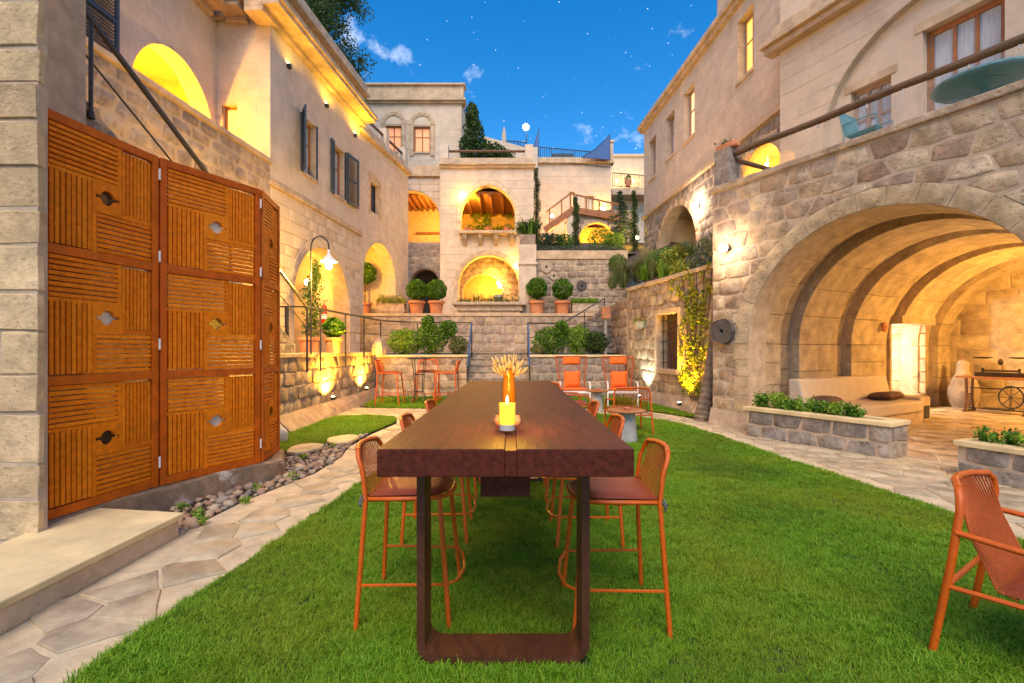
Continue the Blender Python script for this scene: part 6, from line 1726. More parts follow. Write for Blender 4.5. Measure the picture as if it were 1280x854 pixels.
# ---- terrace post, log rails, glass
TP = thing('terrace_post', 'square stone post at the corner of the vault terrace', 'post', FV.pt(.15, 4.56, -.15))
mb = MB(); FV.box(mb, .02, .34, 4.56, 5.25, -.33, -.01); c = mb.build('post_body', M['grey_block'], TP, bevel=.01)
q = FV.pt(.16, 5.25, -.16)
t = thing('flower_box', 'terracotta flower pot with dry plants on the terrace post', 'plant pot', q); mb = MB(); FV.box(mb, .0, .42, 5.255, 5.37, -.26, -.06); mb.build('pot', M['terracotta'], t, bevel=.03); leaf_mesh('foliage', blob(q + V((0, 0, .14)), (.22, .18, .06), 60), .06, M['leaf_dk'], t)
TR = thing('log_railing', 'rough log handrail with clamped glass panels on the vault terrace', 'railing', FV.pt(3, 4.56, -.2))
mb = MB(); mb.tube([FV.pt(.25 + i*.55, 5.13 + .012*math.sin(i*1.7), -.17) for i in range(15)], [.055 + .004*math.sin(i*2.1) for i in range(15)], 10); mb.build('handrail', M['log'], TR, smooth=60)
mb = MB(); mb.tube([FV.pt(.34, 5.02, -.2), FV.pt(.3, 5.06, -1.2), FV.pt(.3, 5.05, -2.4)], .045, 8); mb.build('end_rail', M['log'], TR, smooth=60)
for i in range(6):
    a0 = .5 + i*1.15
    mb = MB(); FV.box(mb, a0, a0+1.10, 4.57, 5.05, -.178, -.168); mb.build('glass_panel', M['sheet'], TR)
    for a in (a0+.2, a0+.9):
        mb = MB(); mb.tube([FV.pt(a, 5.02, -.173), FV.pt(a, 5.11, -.173)], .014, 8); mb.build('clamp', M['white'], TR)
# terrace furniture
tc_ = FV.pt(3.55, 4.42, -1.15)
tt = thing('terrace_table', 'round teal metal table on the vault terrace', 'table', tc_)
mb = MB(); mb.lathe([(.56, .74), (.575, .75), (.575, .775), (.56, .785)], tc_, 32); mb.build('tabletop', M['teal'], tt, smooth=40)
mb = MB(); mb.lathe([(.25, 0), (.25, .03), (.05, .06), (.045, .68), (.22, .73), (.22, .74)], tc_, 16); mb.build('pedestal', M['teal'], tt, smooth=40)
def terrace_chair(loc, rz, lab):
    t = thing('terrace_chair', lab, 'chair', (0, 0, 0))
    mb = MB()
    for y in (-.25, .25): mb.tube([(-.28, y, 0), (-.22, y, .45), (-.3, y, .85)], .014, 6); mb.tube([(.28, y, 0), (.22, y, .62), (-.24, y, .62)], .014, 6)
    mb.tube([(-.3, -.25, .85), (-.3, .25, .85)], .014, 6); mb.build('frame', M['teal'], t, smooth=50)
    mb = MB()
    for i in range(11):
        y = -.23 + i*.046; mb.tube([(-.3, y, .85), (-.2, y, .42), (.22, y, .45)], .011, 5)
    mb.build('corded_seat', M['teal'], t)
    return place(t, loc, rz)
terrace_chair(FV.pt(2.3, 4.42, -.75), math.atan2(FV.U.y, FV.U.x), 'teal corded chair on the terrace between table and small window')
terrace_chair(FV.pt(4.55, 4.42, -.8), math.atan2(-FV.U.y, -FV.U.x), 'teal corded chair on the far side of the terrace table')
# ---- cream house behind
H8 = thing('cream_house', 'long cream limestone house with small wooden windows', 'house', (5.8, 15, 3))
F9 = Fr((5.5, 20.0), (.067, -1))
ws = [Rect(F9.at(a), F9.at(b), F9.z((a+b)/2, y1), F9.z((a+b)/2, y0)) for a, b, y0, y1 in ((811.5, 820, 173, 222), (832.5, 843, 143, 196), (855, 868, 110, 173), (922, 942, 16, 94))]
mb = MB(); mb.slab(F9, outline(0, 9.7, 6.85, 10.55), [w.poly() for w in ws], -.4, 0); uw9 = mb.build('upper_wall', M['mortar_pale'], H8)
stones(uw9, F9, 0, 9.7, 7.05, 10.5, (.28, .34), (.55, .95), M['ashlar_r'], holes=ws, t=.012, gap=.005, proud=(.003, .007), bevel=.004, jit=.002)
for i, w in enumerate(ws): window(H8, F9, w, .2, M['winpale'], (M['curtain'], M['curtain'], M['litpane'], M['gold'])[i], 2, 2, sill=True)
a1_ = Arch((F9.at(822)+F9.at(871))/2, 3.0, 4.75, (F9.at(871)-F9.at(822))/2)
a2_ = Arch((F9.at(925)+F9.at(981))/2, 4.3, 5.55, .85)
mb = MB(); mb.slab(F9, outline(0, 9.7, 2.5, 6.85, [Arch(a1_.ac, 2.5, a1_.zs, a1_.R)]), [a2_.poly()], -.4, 0); lw9 = mb.build('lower_wall', M['mortar_pale'], H8)
stones(lw9, F9, 0, 9.7, 3.0, 6.85, (.26, .34), (.3, .55), M['grey_block'], holes=[a1_, a2_], t=.22, gap=.02, proud=(.006, .02))
voussoirs(lw9, F9, a1_, .22, 13, .03, M['trim'], legs=(3.4,)); voussoirs(lw9, F9, a2_, .2, 11, .03, M['trim'])
mb = MB(); F9.box(mb, a1_.ac-2.2, a1_.ac+2.2, 2.5, 6.6, -2.0, -1.9); F9.box(mb, a1_.ac-1.9, a1_.ac-1.75, 2.5, 6.6, -1.9, -.4); F9.box(mb, a1_.ac+1.75, a1_.ac+1.9, 2.5, 6.6, -1.9, -.4); F9.box(mb, a1_.ac-1.75, a1_.ac+1.75, 6.5, 6.6, -1.9, -.4); mb.build('niche_lining', M['plaster_l'], H8)
F11 = Fr(F9.pt(a2_.ac-1.2, 0, -1.3), (F9.U.x, F9.U.y))
mb = MB(); F11.box(mb, 0, 2.4, 4.2, 6.7, -.1, 0); lit = mb.build('porch_back', M['mortar'], H8); stones(lit, F11, 0, 2.4, 4.3, 6.6, (.24, .3), (.35, .6), M['vault'], gap=.015, proud=(.01, .02))
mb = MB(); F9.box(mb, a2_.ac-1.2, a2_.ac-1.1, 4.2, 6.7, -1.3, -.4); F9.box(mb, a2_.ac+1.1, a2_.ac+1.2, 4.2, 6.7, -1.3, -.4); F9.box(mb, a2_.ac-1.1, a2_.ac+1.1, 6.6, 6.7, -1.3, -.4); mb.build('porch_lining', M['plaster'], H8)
mb = MB(); F9.box(mb, -.05, 9.7, 6.86, 6.98, -.3, .09); F9.box(mb, -.05, 9.7, 6.98, 7.05, -.3, .045); mb.build('string_course', M['trim'], H8, bevel=.01)
mb = MB(); F9.box(mb, -.18, 9.7, 10.5, 10.62, -.5, .14); F9.box(mb, -.22, 9.7, 10.62, 10.78, -.5, .22); mb.build('cornice', M['trim'], H8, bevel=.012)
mb = MB(); mb.prism([F9.pt(-.02, 2.5, -.41), F9.pt(-.02, 2.5, -7), F9.pt(.3, 2.5, -7), F9.pt(.3, 2.5, -.41)], (0, 0, 8.1)); mb.build('end_wall', M['ashlar_r'], H8)
mb = MB(); mb.prism([F9.pt(0, 10.4, -.41), F9.pt(0, 10.4, -7), F9.pt(18, 10.4, -7), F9.pt(9.7, 10.4, -.41)], (0, 0, .1)); mb.build('roof', M['trim'], H8)
mb = MB(); a = F9.at(905); F9.box(mb, a-.3, a+1.5, 10.78, 11.6, -.4, .05); F9.box(mb, a-.4, a+1.6, 11.6, 11.75, -.5, .15); mb.build('dormer_block', M['ashlar_r'], H8, bevel=.01)
q = F9.pt(a2_.ac-.3, 6.1, -.9); t = thing('porch_lamp', 'golden lamp inside the small arch above the terrace post', 'lamp', q); mb = MB(); mb.lathe([(.03, -.1), (.07, -.05), (.07, .06), (.03, .1)], q, 10); mb.build('globe', M['bulb'], t); point('porch_light', q + V((-.1, 0, -.15)), 34, (1, .58, .12), .06, t)
q = F9.pt(F9.at(874), F9.z(874, 257), .02); sconce(q, F9.N, 'round glowing sconce beside the stone arch of the cream house', 30, (1, .74, .5), .10)
# projecting volume above the terrace with its blind arch
F10 = Fr((5.86, 10.5), (.45, -1))
ba = Arch(2.9, 4.4, 5.5, 2.0)
mb = MB(); mb.slab(F10, outline(0, 7, 4.35, 9.6, [Arch(2.9, 4.35, 5.5, 2.0)]), [], -.14, 0); mb.add([F10.pt(0, 4.35, -.001), F10.pt(0, 4.35, -3), F10.pt(0, 9.6, -3), F10.pt(0, 9.6, -.001)], [(0, 1, 2, 3)]); pw9 = mb.build('projecting_wall', M['mortar_pale'], H8)
stones(pw9, F10, 0, 6, 4.4, 9.5, (.29, .34), (.6, 1.0), M['ashlar_r'], holes=[ba], gap=.005, proud=(.003, .007), bevel=.004, jit=.002)
wa = Rect(F10.at(1063), F10.at(1114), 4.75, 6.4); wb = Rect(F10.at(1153), F10.at(1256), 4.42, 6.9)
fi = Fr(F10.pt(0, 0, -.14), (F10.U.x, F10.U.y))
wa = Rect(fi.at(1063), fi.at(1114), 4.75, 6.42); wb = Rect(fi.at(1153), fi.at(1256), 4.42, 6.9)
mb = MB(); mb.slab(fi, [(.5, 4.35), (6.2, 4.35), (6.2, 8.2), (.5, 8.2)], [wa.poly(), wb.poly()], -.35, 0); iw9 = mb.build('arch_infill', M['ashlar_r'], H8)
window(H8, fi, wa, .12, M['winpale'], M['curtain'], 3, 3, sill=False); window(H8, fi, wb, .14, M['winwood'], M['curtain'], 3, 1, sill=False, fw=.09)
mb = MB(); fi.box(mb, wa.a0-.1, wa.a1+.1, wa.z1+.002, wa.z1+.14, -.1, .02); fi.box(mb, wb.a0-.1, wb.a1+.1, wb.z1+.002, wb.z1+.16, -.1, .02); mb.build('lintel', M['trim'], H8)
mb = MB(); F10.box(mb, -.25, 6, 7.95, 8.08, -.1, .2); F10.box(mb, -.3, 6, 8.08, 8.2, -.1, .3); F10.box(mb, -.1, 6, 8.2, 8.5, -.1, .12); mb.build('cornice', M['trim'], H8, bevel=.012)
# ---- slope wall with barred window, planting above
SW = thing('slope_wall', 'rubble garden wall with a barred window and climbing ivy', 'wall', (3.9, 12.5, 0))
F12 = Fr((3.5, 14.5), (.85, -4.3))
bw_ = Rect(F12.at(822.5), F12.at(848.5), .95, 2.36)
mb = MB(); mb.slab(F12, outline(0, 4.9, -.02, 3.2), [bw_.poly()], -.4, 0); c = mb.build('core', M['mortar'], SW)
stones(c, F12, 0, 4.9, .3, 3.2, (.24, .34), (.26, .5), M['rubble_tan'], holes=[bw_], t=.12, gap=.02, proud=(.012, .035), jit=.02)
mb = MB(); F12.box(mb, 0, 4.9, 3.2, 3.3, -.45, .06); mb.build('coping', M['trim'], SW, bevel=.012)
mb = MB(); mb.add([F12.pt(0, -.02, .16), F12.pt(4.9, -.02, .2), F12.pt(4.9, .34, .03), F12.pt(0, .32, .03)], [(0, 1, 2, 3)]); mb.build('footing', M['footing'], SW)
for q in ((bw_.a0-.12, bw_.a0-.002, bw_.z0-.12, bw_.z1+.12), (bw_.a1+.002, bw_.a1+.12, bw_.z0-.12, bw_.z1+.12), (bw_.a0-.002, bw_.a1+.002, bw_.z1+.002, bw_.z1+.125), (bw_.a0-.002, bw_.a1+.002, bw_.z0-.125, bw_.z0-.002)):
    mb = MB(); F12.box(mb, *q, -.2, .045); mb.build('window_surround', M['trim'], SW, bevel=.006)
mb = MB(); F12.box(mb, bw_.a0, bw_.a1, bw_.z0, bw_.z1, -.36, -.3); win = mb.build('barred_window', M['railbrown'], SW)
for i in range(5):
    a = bw_.a0+(i+.5)*(bw_.a1-bw_.a0)/5; mb = MB(); mb.tube([F12.pt(a, bw_.z0, -.1), F12.pt(a, bw_.z1, -.1)], .011, 6); mb.build('bar', M['iron'], win)
for i in range(5):
    z = bw_.z0+(i+.6)*(bw_.z1-bw_.z0)/5.2; mb = MB(); mb.tube([F12.pt(bw_.a0, z, -.09), F12.pt(bw_.a1, z, -.09)], .010, 6); mb.build('bar', M['iron'], win)
SLZ = lambda x, y: 3.28 + max(0, (x - (3.5+.198*(14.5-y))))*.45
mb = MB()
gx = 8; gy = 10
vs = []
for j in range(gy+1):
    y = 9.6 + j*(20.2-9.6)/gy
    for i in range(gx+1):
        x0 = 3.5+.198*(14.5-min(y, 14.5)) + .35 - max(0, y-14.5)*-.12; x = x0 + (6.2-x0)*i/gx
        vs.append((x, y, SLZ(x, min(y, 14.5)) + max(0, y-14.5)*.28 - .02))
mb.add(vs, [(j*(gx+1)+i, j*(gx+1)+i+1, (j+1)*(gx+1)+i+1, (j+1)*(gx+1)+i) for j in range(gy) for i in range(gx)])
tag(mb.build('slope', M['soil']), kind='structure')
t = thing('slope_end_wall', 'short rubble wall end where the slope meets the side stair', 'wall', (3.7, 14.6, 0)); fz = Fr((3.5, 14.52), (1, 0)); 
fz2 = Fr((3.48, 19.0), (.0, -1)); mb = MB(); fz2.box(mb, 0, 4.5, 0, 3.0, -.3, 0); c = mb.build('core', M['mortar'], t); stones(c, fz2, 0, 4.5, 1.3, 3.0, (.24, .34), (.3, .5), M['rubble'], gap=.02, proud=(.01, .03))
def ornamental(px, py, Y, rw, rh, n, m, lab, kind='blades', size=.09):
    c = P(px, py, Y)
    b = V((c.x, c.y, c.z - rh*.5))
    t = thing('slope_plant', lab, 'plant', b)
    if kind == 'blades':
        for q_ in range(7):
            fountain('tuft', b + V((RND.uniform(-.8, .8)*rw, RND.uniform(-.35, .35), 0)), n//5, rh*RND.uniform(.75, 1.25), rh*RND.uniform(.5, .8), M[m] if q_ % 3 else M['reed'], t, .013)
    else: leaf_mesh('foliage', blob(c, (rw, .45, rh*.7), n, .7), size, M[m], t, 2.2)
ornamental(786, 338, 15.5, .5, .8, 380, 'reed', 'feathery ornamental grass at the stair end of the slope')
ornamental(800, 334, 15.0, .5, .8, 400, 'reed', 'tall straw-coloured grass next to the stair end of the slope')
ornamental(775, 350, 15.2, .4, .5, 260, 'reed', 'short grey-green grass above the wall coping')
ornamental(815, 338, 14.3, .45, .6, 380, 'leaf_lt', 'bright green grass tuft in the middle of the slope')
ornamental(832, 326, 14.5, .55, .6, 1500, 'leaf', 'dense green bush in front of the cream house arch', 'leaf')
ornamental(852, 322, 13.5, .55, .5, 900, 'leaf_yel', 'yellow-green spreading bush below the glowing sconce', 'leaf', .12)
ornamental(868, 312, 13.2, .5, .6, 420, 'lav', 'tall wispy lavender before the stone arch')
ornamental(843, 338, 13.0, .5, .45, 320, 'leaf_lt', 'low green tuft hanging over the wall coping')
ornamental(862, 338, 12.2, .5, .4, 900, 'leaf_yel', 'yellow lit ground cover at the top of the ivy', 'leaf', .1)
ornamental(880, 330, 11.6, .4, .5, 700, 'lav', 'grey-green bush next to the vault corner', 'leaf', .1)
# ivy
iv = thing('wall_ivy', 'ivy with uplight yellow in its leaf colour climbing the slope wall beside the barred window', 'vine', F12.pt(3.4, 0, .05))
pts = []
for k in range(120):
    a = RND.gauss(3.55, .38); z = RND.uniform(.5, 3.3); sp_ = .25 + .45*(z/3.3)
    a = 3.55 + (a-3.55)*sp_*2
    if a < F12.at(849)+.05 and z < 2.5: continue
    if a > 4.6: continue
    c = F12.pt(a, z, .06); pts.append(np.array(tuple(c)) + NP.normal(size=(16, 3))*(.02, .07, .07))
leaf_mesh('foliage', np.concatenate(pts), .075, M['leaf_yel'], iv, 1.4)  # yellow leaf colour carries the glow of the uplight below
mb = MB()
for k in range(5): mb.tube([F12.pt(3.5+.05*k, .05, .05), F12.pt(3.4+.12*k, 1.2, .05), F12.pt(3.3+.22*k, 2.4, .05), F12.pt(3.1+.3*k, 3.2, .05)], .012, 5)
mb.build('stem', M['bark'], iv)
q = F12.pt(3.45, .16, .32); uplight(q, 'yellow uplight at the foot of the ivy', 190, (1, .62, .06), q + V((.10, .0, 1)), 100)
q = F12.pt(1.35, .12, .30); uplight(q, 'cool white uplight at the wall between lounge chair and barred window', 42, (.85, 1.0, .82), q + V((.14, .05, 1)), 90, bulb='bulb_white')
t = thing('leaning_trunk', 'scaly leaning trunk at the corner of the vault', 'tree trunk', (3.92, 9.75, 0))
mb = MB(); prof = [((3.86, 9.72, -.02), .17), ((3.90, 9.74, .25), .14), ((3.97, 9.78, .6), .115), ((4.05, 9.82, 1.0), .10), ((4.15, 9.9, 1.6), .09), ((4.28, 9.98, 2.6), .08), ((4.45, 10.05, 3.5), .07)]
pp = []; rr_ = []
for i in range(len(prof)-1):
    for k in range(6):
        u = k/6; pp.append(V(prof[i][0]).lerp(V(prof[i+1][0]), u)); rr_.append((prof[i][1]*(1-u)+prof[i+1][1]*u)*(1.0 if k % 2 else 1.13))
mb.tube(pp, rr_, 12); mb.build('trunk', M['palm'], t)
leaf_mesh('crown', blob((4.5, 10.2, 3.6), (.5, .4, .4), 500), .12, M['lav'], t, 3)
t = thing('flower_bracket', 'small wall planter with yellow-green plants on the slope wall', 'planter', F12.pt(F12.at(806), 2.3, 0))
q = F12.pt(F12.at(806), F12.z(806, 402), .14); mb = MB(); mb.lathe([(.04, -.2), (.12, -.12), (.15, 0), (.13, 0), (.1, -.08)], q, 12, cap=False); mb.build('bowl', M['millpale'], t, smooth=50); leaf_mesh('foliage', blob(q, (.2, .14, .07), 150), .07, M['leaf_yel'], t)
q = P(757, 398, 15.9); t = thing('drain_pipe', 'orange clay pipe on a grey downpipe by the side stair', 'pipe', q)
mb = MB(); mb.box(q.x-.1, q.x+.16, 15.8, 16.1, q.z-.02, q.z+.38); mb.build('clay_block', M['terracotta'], t, bevel=.02)
mb = MB(); mb.tube([q - V((0, 0, 1.3)), q + V((0, 0, 0))], .05, 8); mb.build('pipe', M['concrete'], t)
# ================================================================== furniture on the lawn
TZ = 1.07
TB = thing('bar_table', 'long dark wooden bar table on looped steel legs', 'table', (-.02, 3.8, 0))
# top as two planks with a narrow runner slot between them
for x0, x1 in ((-.516, -.021), (-.0, .467)):
    pass
mb = MB(); mb.box(-.516, -.028, 1.83, 5.85, .963, TZ); mb.build('top_plank', M['table'], TB, bevel=.004)
mb = MB(); mb.box(.019, .467, 1.83, 5.85, .963, TZ); mb.build('top_plank', M['table'], TB, bevel=.004)
mb = MB(); mb.box(-.0272, .0182, 1.832, 5.848, .965, TZ-.006); mb.build('runner', M['table'], TB, bevel=.002)
mb = MB(); mb.box(-.13, .075, 1.98, 5.7, .842, .962); mb.build('under_beam', M['table'], TB, bevel=.003)
def leg_loop(y0, y1):
    x0, x1, zt, zb, r, th = -.435, .355, .962, .012, .10, .036
    def loop(off):
        rr = max(.01, r - off); pts = []
        for cx, cz, a0 in ((x1-r, zt-r, 0), (x0+r, zt-r, 90), (x0+r, zb+r, 180), (x1-r, zb+r, 270)):
            for k in range(7):
                a = rad(a0 + 90*k/6); pts.append((cx+rr*math.cos(a), cz+rr*math.sin(a)))
        return pts
    A, B = loop(0), loop(th)
    n = len(A); mb = MB()
    vs = [(x, y0, z) for x, z in A] + [(x, y0, z) for x, z in B] + [(x, y1, z) for x, z in A] + [(x, y1, z) for x, z in B]
    fs = []
    for i in range(n):
        j = (i+1) % n
        fs += [(i, j, n+j, n+i), (2*n+j, 2*n+i, 3*n+i, 3*n+j), (j, i, 2*n+i, 2*n+j), (n+i, n+j, 3*n+j, 3*n+i)]
    mb.add(vs, fs); return mb.build('leg_loop', M['steel'], TB, smooth=30)
leg_loop(2.19, 2.37); leg_loop(5.2, 5.38)
# ---- candle, dried flowers
cq = V((-.022, 2.23, TZ))
CJ = thing('candle_jar', 'glowing candle in a glass jar on the bar table', 'candle', cq)
mb = MB(); mb.lathe([(.036, .0), (.040, .004), (.040, .135), (.037, .137), (.037, .006), (0, .006)], cq, 24, cap=False); mb.build('jar', M['glass'], CJ, smooth=40)
mb = MB(); mb.lathe([(.035, .035), (.036, .05), (.036, .128), (0, .128)], cq, 20); mb.build('wax', M['candle'], CJ, smooth=40)
mb = MB(); mb.lathe([(.0362, .007), (.0362, .033), (0, .033)], cq, 20); mb.build('sand', M['white'], CJ, smooth=40)
mb = MB(); mb.lathe([(.002, .133), (.006, .142), (.004, .155), (0, .168)], cq, 8); mb.build('flame', M['bulb'], CJ, smooth=60)
point('candle_light', cq + V((0, -.0, .20)), 1.7, (1, .62, .10), .03, CJ)
fq = V((-.016, 2.52, TZ))
FL = thing('flower_vase', 'glass bottle of pale dried flowers behind the candle', 'vase', fq)
mb = MB(); mb.lathe([(.03, 0), (.035, .01), (.035, .17), (.030, .22), (.029, .27), (.031, .275), (.026, .27), (.027, .215), (.032, .165), (.032, .012), (0, .01)], fq, 20, cap=False); mb.build('bottle', M['candlelit'], FL, smooth=50)
mb = MB(); pods = MB()
for k in range(54):
    a = RND.uniform(0, 6.28); l = RND.uniform(.01, .075); z = RND.uniform(.265, .335)
    tip = fq + V((l*math.cos(a)*1.1, l*math.sin(a)*.6, z - l*.25))
    mb.tube([fq + V((0, 0, .03)), fq + V((l*.1*math.cos(a), 0, .22)), tip], .0018, 5)
    d_ = (tip - fq - V((0, 0, .18))).normalized()
    pods.tube([tip - d_*.012, tip - d_*.004, tip + d_*.008, tip + d_*.022, tip + d_*.032], [.002, .006, .0078, .0055, .0015], 7)
mb.build('stems', M['dry'], FL); pods.build('seed_heads', M['dry'], FL, smooth=60)
for x, y, lab in ((-.068, 2.40, 'small round terracotta holder on the gate side of the candle'), (.024, 2.40, 'small round terracotta holder on the vault side of the candle')):
    t = thing('spice_pot', lab, 'pot', (x, y, TZ)); mb = MB(); mb.lathe([(.012, 0), (.020, .012), (.021, .03), (.015, .042), (.016, .05), (.013, .05), (.012, .042)], (x, y, TZ), 14); mb.build('pot_body', M['terracotta'], t, smooth=50)
# ---- bar stool
def bar_stool():
    t = thing('bar_stool', '', 'bar stool', (0, 0, 0))
    SZ = .67
    # x towards the table; back at -x
    for sy in (-1, 1):
        mb = MB(); mb.tube([(-.245, sy*.265, 0), (-.205, sy*.225, SZ), (-.225, sy*.215, .82), (-.25, sy*.205, .885), (-.262, sy*.175, .915)], .0135, 8); mb.build('leg', M['orange'], t, smooth=60)
        mb = MB(); mb.tube([(.235, sy*.255, 0), (.175, sy*.195, SZ)], .0135, 8); mb.build('leg', M['orange'], t, smooth=60)
        mb = MB(); mb.tube([(-.231, sy*.25, .235), (.216, sy*.237, .235)], .008, 6); mb.build('stretcher', M['orange'], t)
    mb = MB(); mb.tube([(-.262, -.175, .915), (-.285, -.09, .925), (-.292, 0, .928), (-.285, .09, .925), (-.262, .175, .915)], .0145, 8); mb.build('back_rail', M['orange'], t, smooth=60)
    mb = MB(); mb.tube([(-.205, -.222, SZ), (0, -.215, SZ), (.13, -.205, SZ), (.2, -.16, SZ), (.225, -.08, SZ), (.23, 0, SZ), (.225, .08, SZ), (.2, .16, SZ), (.13, .205, SZ), (0, .215, SZ), (-.205, .222, SZ)], .0125, 8, closed=True); mb.build('seat_frame', M['orange'], t, smooth=60)
    mb = MB(); mb.tube([(.216, -.237, .235), (.262, -.16, .22), (.285, 0, .212), (.262, .16, .22), (.216, .237, .235)], .009, 6); mb.build('footrest', M['orange'], t, smooth=60)
    mb = MB()
    for i in range(17):
        u = -1 + 2*i/16; y = u*.19
        xb = -.285 + .022*u*u*1.0
        mb.tube([(xb, y*.92, .915 + .013*(1-u*u)), (-.245, y, .80), (-.195, y*1.04, SZ-.005)], .0033, 5)
        mb.tube([(-.195, y*1.04, SZ-.005), (.0, y, SZ-.02), (.2 - .06*u*u, y*.9, SZ)], .0045, 4)
    mb.build('corded_back', M['cord'], t, smooth=60)
    # cushion curving up at the back
    n = 12; vs = []
    for s in (0, 1):
        for i in range(n+1):
            for j in range(n+1):
                u, v = i/n, 2*j/n-1
                x = -.20 + .41*u; w = .205 - .03*u - .05*max(0, u-.75)*4*v*v
                edge = (1-(2*u-1)**6)*(1-v**6)
                z = SZ + .012 + (.034*edge if s else 0) - .012*(1-v*v)*(1-(2*u-1)**2)
                vs.append((x, v*w, z))
    m1 = (n+1)**2; fs = []
    for i in range(n):
        for j in range(n):
            a, b, c, d_ = i*(n+1)+j, (i+1)*(n+1)+j, (i+1)*(n+1)+j+1, i*(n+1)+j+1
            fs += [(d_, c, b, a), (m1+a, m1+b, m1+c, m1+d_)]
    for k in range(n):
        fs += [(k, k+1, m1+k+1, m1+k), (n*(n+1)+k+1, n*(n+1)+k, m1+n*(n+1)+k, m1+n*(n+1)+k+1), ((k+1)*(n+1), k*(n+1), m1+k*(n+1), m1+(k+1)*(n+1)), (k*(n+1)+n, (k+1)*(n+1)+n, m1+(k+1)*(n+1)+n, m1+k*(n+1)+n)]
    mb = MB(); mb.add(vs, fs); cu = mb.build('cushion', M['leather'], t, smooth=50)
    for sy in (-1, 1):
        mb = MB()
        mb.tube([(-.2, sy*.20, SZ+.02), (-.225, sy*.225, SZ+.02), (-.235, sy*.24, SZ-.01), (-.222, sy*.245, SZ-.035)], .006, 5)
        mb.tube([(-.21, sy*.23, SZ+.015), (-.228, sy*.25, SZ-.02)], .005, 5)
        mb.build('tie_strap', M['iron'], cu, smooth=60)
    return t
stool = bar_stool()
GS = 'bar stools along the long table'
spots = [(.545, 2.66, math.pi, 'orange corded bar stool on the vault side of the long table, farthest from the steps'),
         (.555, 3.72, math.pi, 'orange corded bar stool midway along the vault side of the long table'),
         (.56, 4.75, math.pi, 'orange corded bar stool on the vault side of the long table, nearest the steps'),
         (-.555, 2.72, 0, 'orange corded bar stool on the gate side of the long table, farthest from the steps'),
         (-.57, 3.78, 0, 'orange corded bar stool midway along the gate side of the long table'),
         (-.57, 4.85, 0, 'orange corded bar stool on the gate side of the long table, nearest the steps')]
for i, (x, y, rz, lab) in enumerate(spots):
    o = stool if i == 0 else copy_tree(stool)
    place(o, (x, y, 0), rz + RND.uniform(-.04, .04)); tag(o, lab, 'bar stool', GS)
# bistro group by the planter
t = thing('bistro_table', 'high slender iron bistro table before the planter wall', 'table', (-2.42, 12.5, 0))
mb = MB(); mb.lathe([(.29, 1.20), (.30, 1.21), (.30, 1.225), (.29, 1.235)], (-2.42, 12.5, 0), 24); mb.build('tabletop', M['iron'], t, smooth=40)
for k in range(4):
    a = .785 + k*1.571
    mb = MB(); mb.tube([(-2.42+.27*math.cos(a), 12.5+.27*math.sin(a), 0), (-2.42+.14*math.cos(a), 12.5+.14*math.sin(a), .35), (-2.42+.17*math.cos(a), 12.5+.17*math.sin(a), .9), (-2.42+.22*math.cos(a), 12.5+.22*math.sin(a), 1.2)], .012, 6); mb.build('leg', M['iron'], t)
mb = MB()
for z, r in ((.35, .14), (.8, .16)): mb.tube([(-2.42+r*math.cos(k*.524), 12.5+r*math.sin(k*.524), z) for k in range(12)], .009, 5, closed=True)
mb.build('ring', M['iron'], t)
t = thing('ashtray', 'small red dish on the bistro table', 'dish', (-2.38, 12.45, 1.235)); mb = MB(); mb.lathe([(.05, 0), (.06, .03), (.05, .03), (.04, .01), (0, .01)], (-2.38, 12.45, 1.2355), 14, cap=False); mb.build('dish', M['terracotta'], t)
for x, y, rz, lab in ((-3.15, 12.45, 0, 'tall orange bar stool between bistro table and landing wall'), (-2.35, 13.2, -1.57, 'tall orange bar stool between bistro table and planter wall'), (-1.72, 12.6, math.pi, 'tall orange bar stool between bistro table and central steps')):
    o = copy_tree(stool); place(o, (x, y, 0), rz, 1.26); tag(o, lab, 'bar stool', 'stools at the bistro table')
# ---- round side tables
def side_table(loc, s, lab):
    q = V(loc)
    t = thing('side_table', lab, 'table', q)
    mb = MB(); mb.lathe([(.165*s, 0), (.17*s, .02), (.135*s, .43), (.13*s, .455)], q, 24); mb.build('base', M['concrete'], t, smooth=40)
    mb = MB(); mb.lathe([(.15, .456), (.285*s, .475), (.30*s, .485), (.30*s, .50), (.29*s, .506)], q, 32); mb.build('tabletop', M['winwood'], t, smooth=40)
    return t
side_table((1.80, 7.55, 0), 1.0, 'round wooden side table on concrete base before the corded armchair')
side_table((1.98, 11.2, 0), .9, 'round wooden side table on concrete base between the lounge chairs')
for x, y, lab in ((1.80, 7.5, 'small terracotta dish on the side table before the corded armchair'), (2.0, 11.15, 'small terracotta dish on the side table between the lounge chairs')):
    t = thing('ashtray', lab, 'dish', (x, y, .506)); mb = MB(); mb.lathe([(.05, 0), (.065, .035), (.052, .035), (.045, .012), (0, .012)], (x, y, .5065), 16, cap=False); mb.build('dish', M['terracotta'], t, smooth=50)
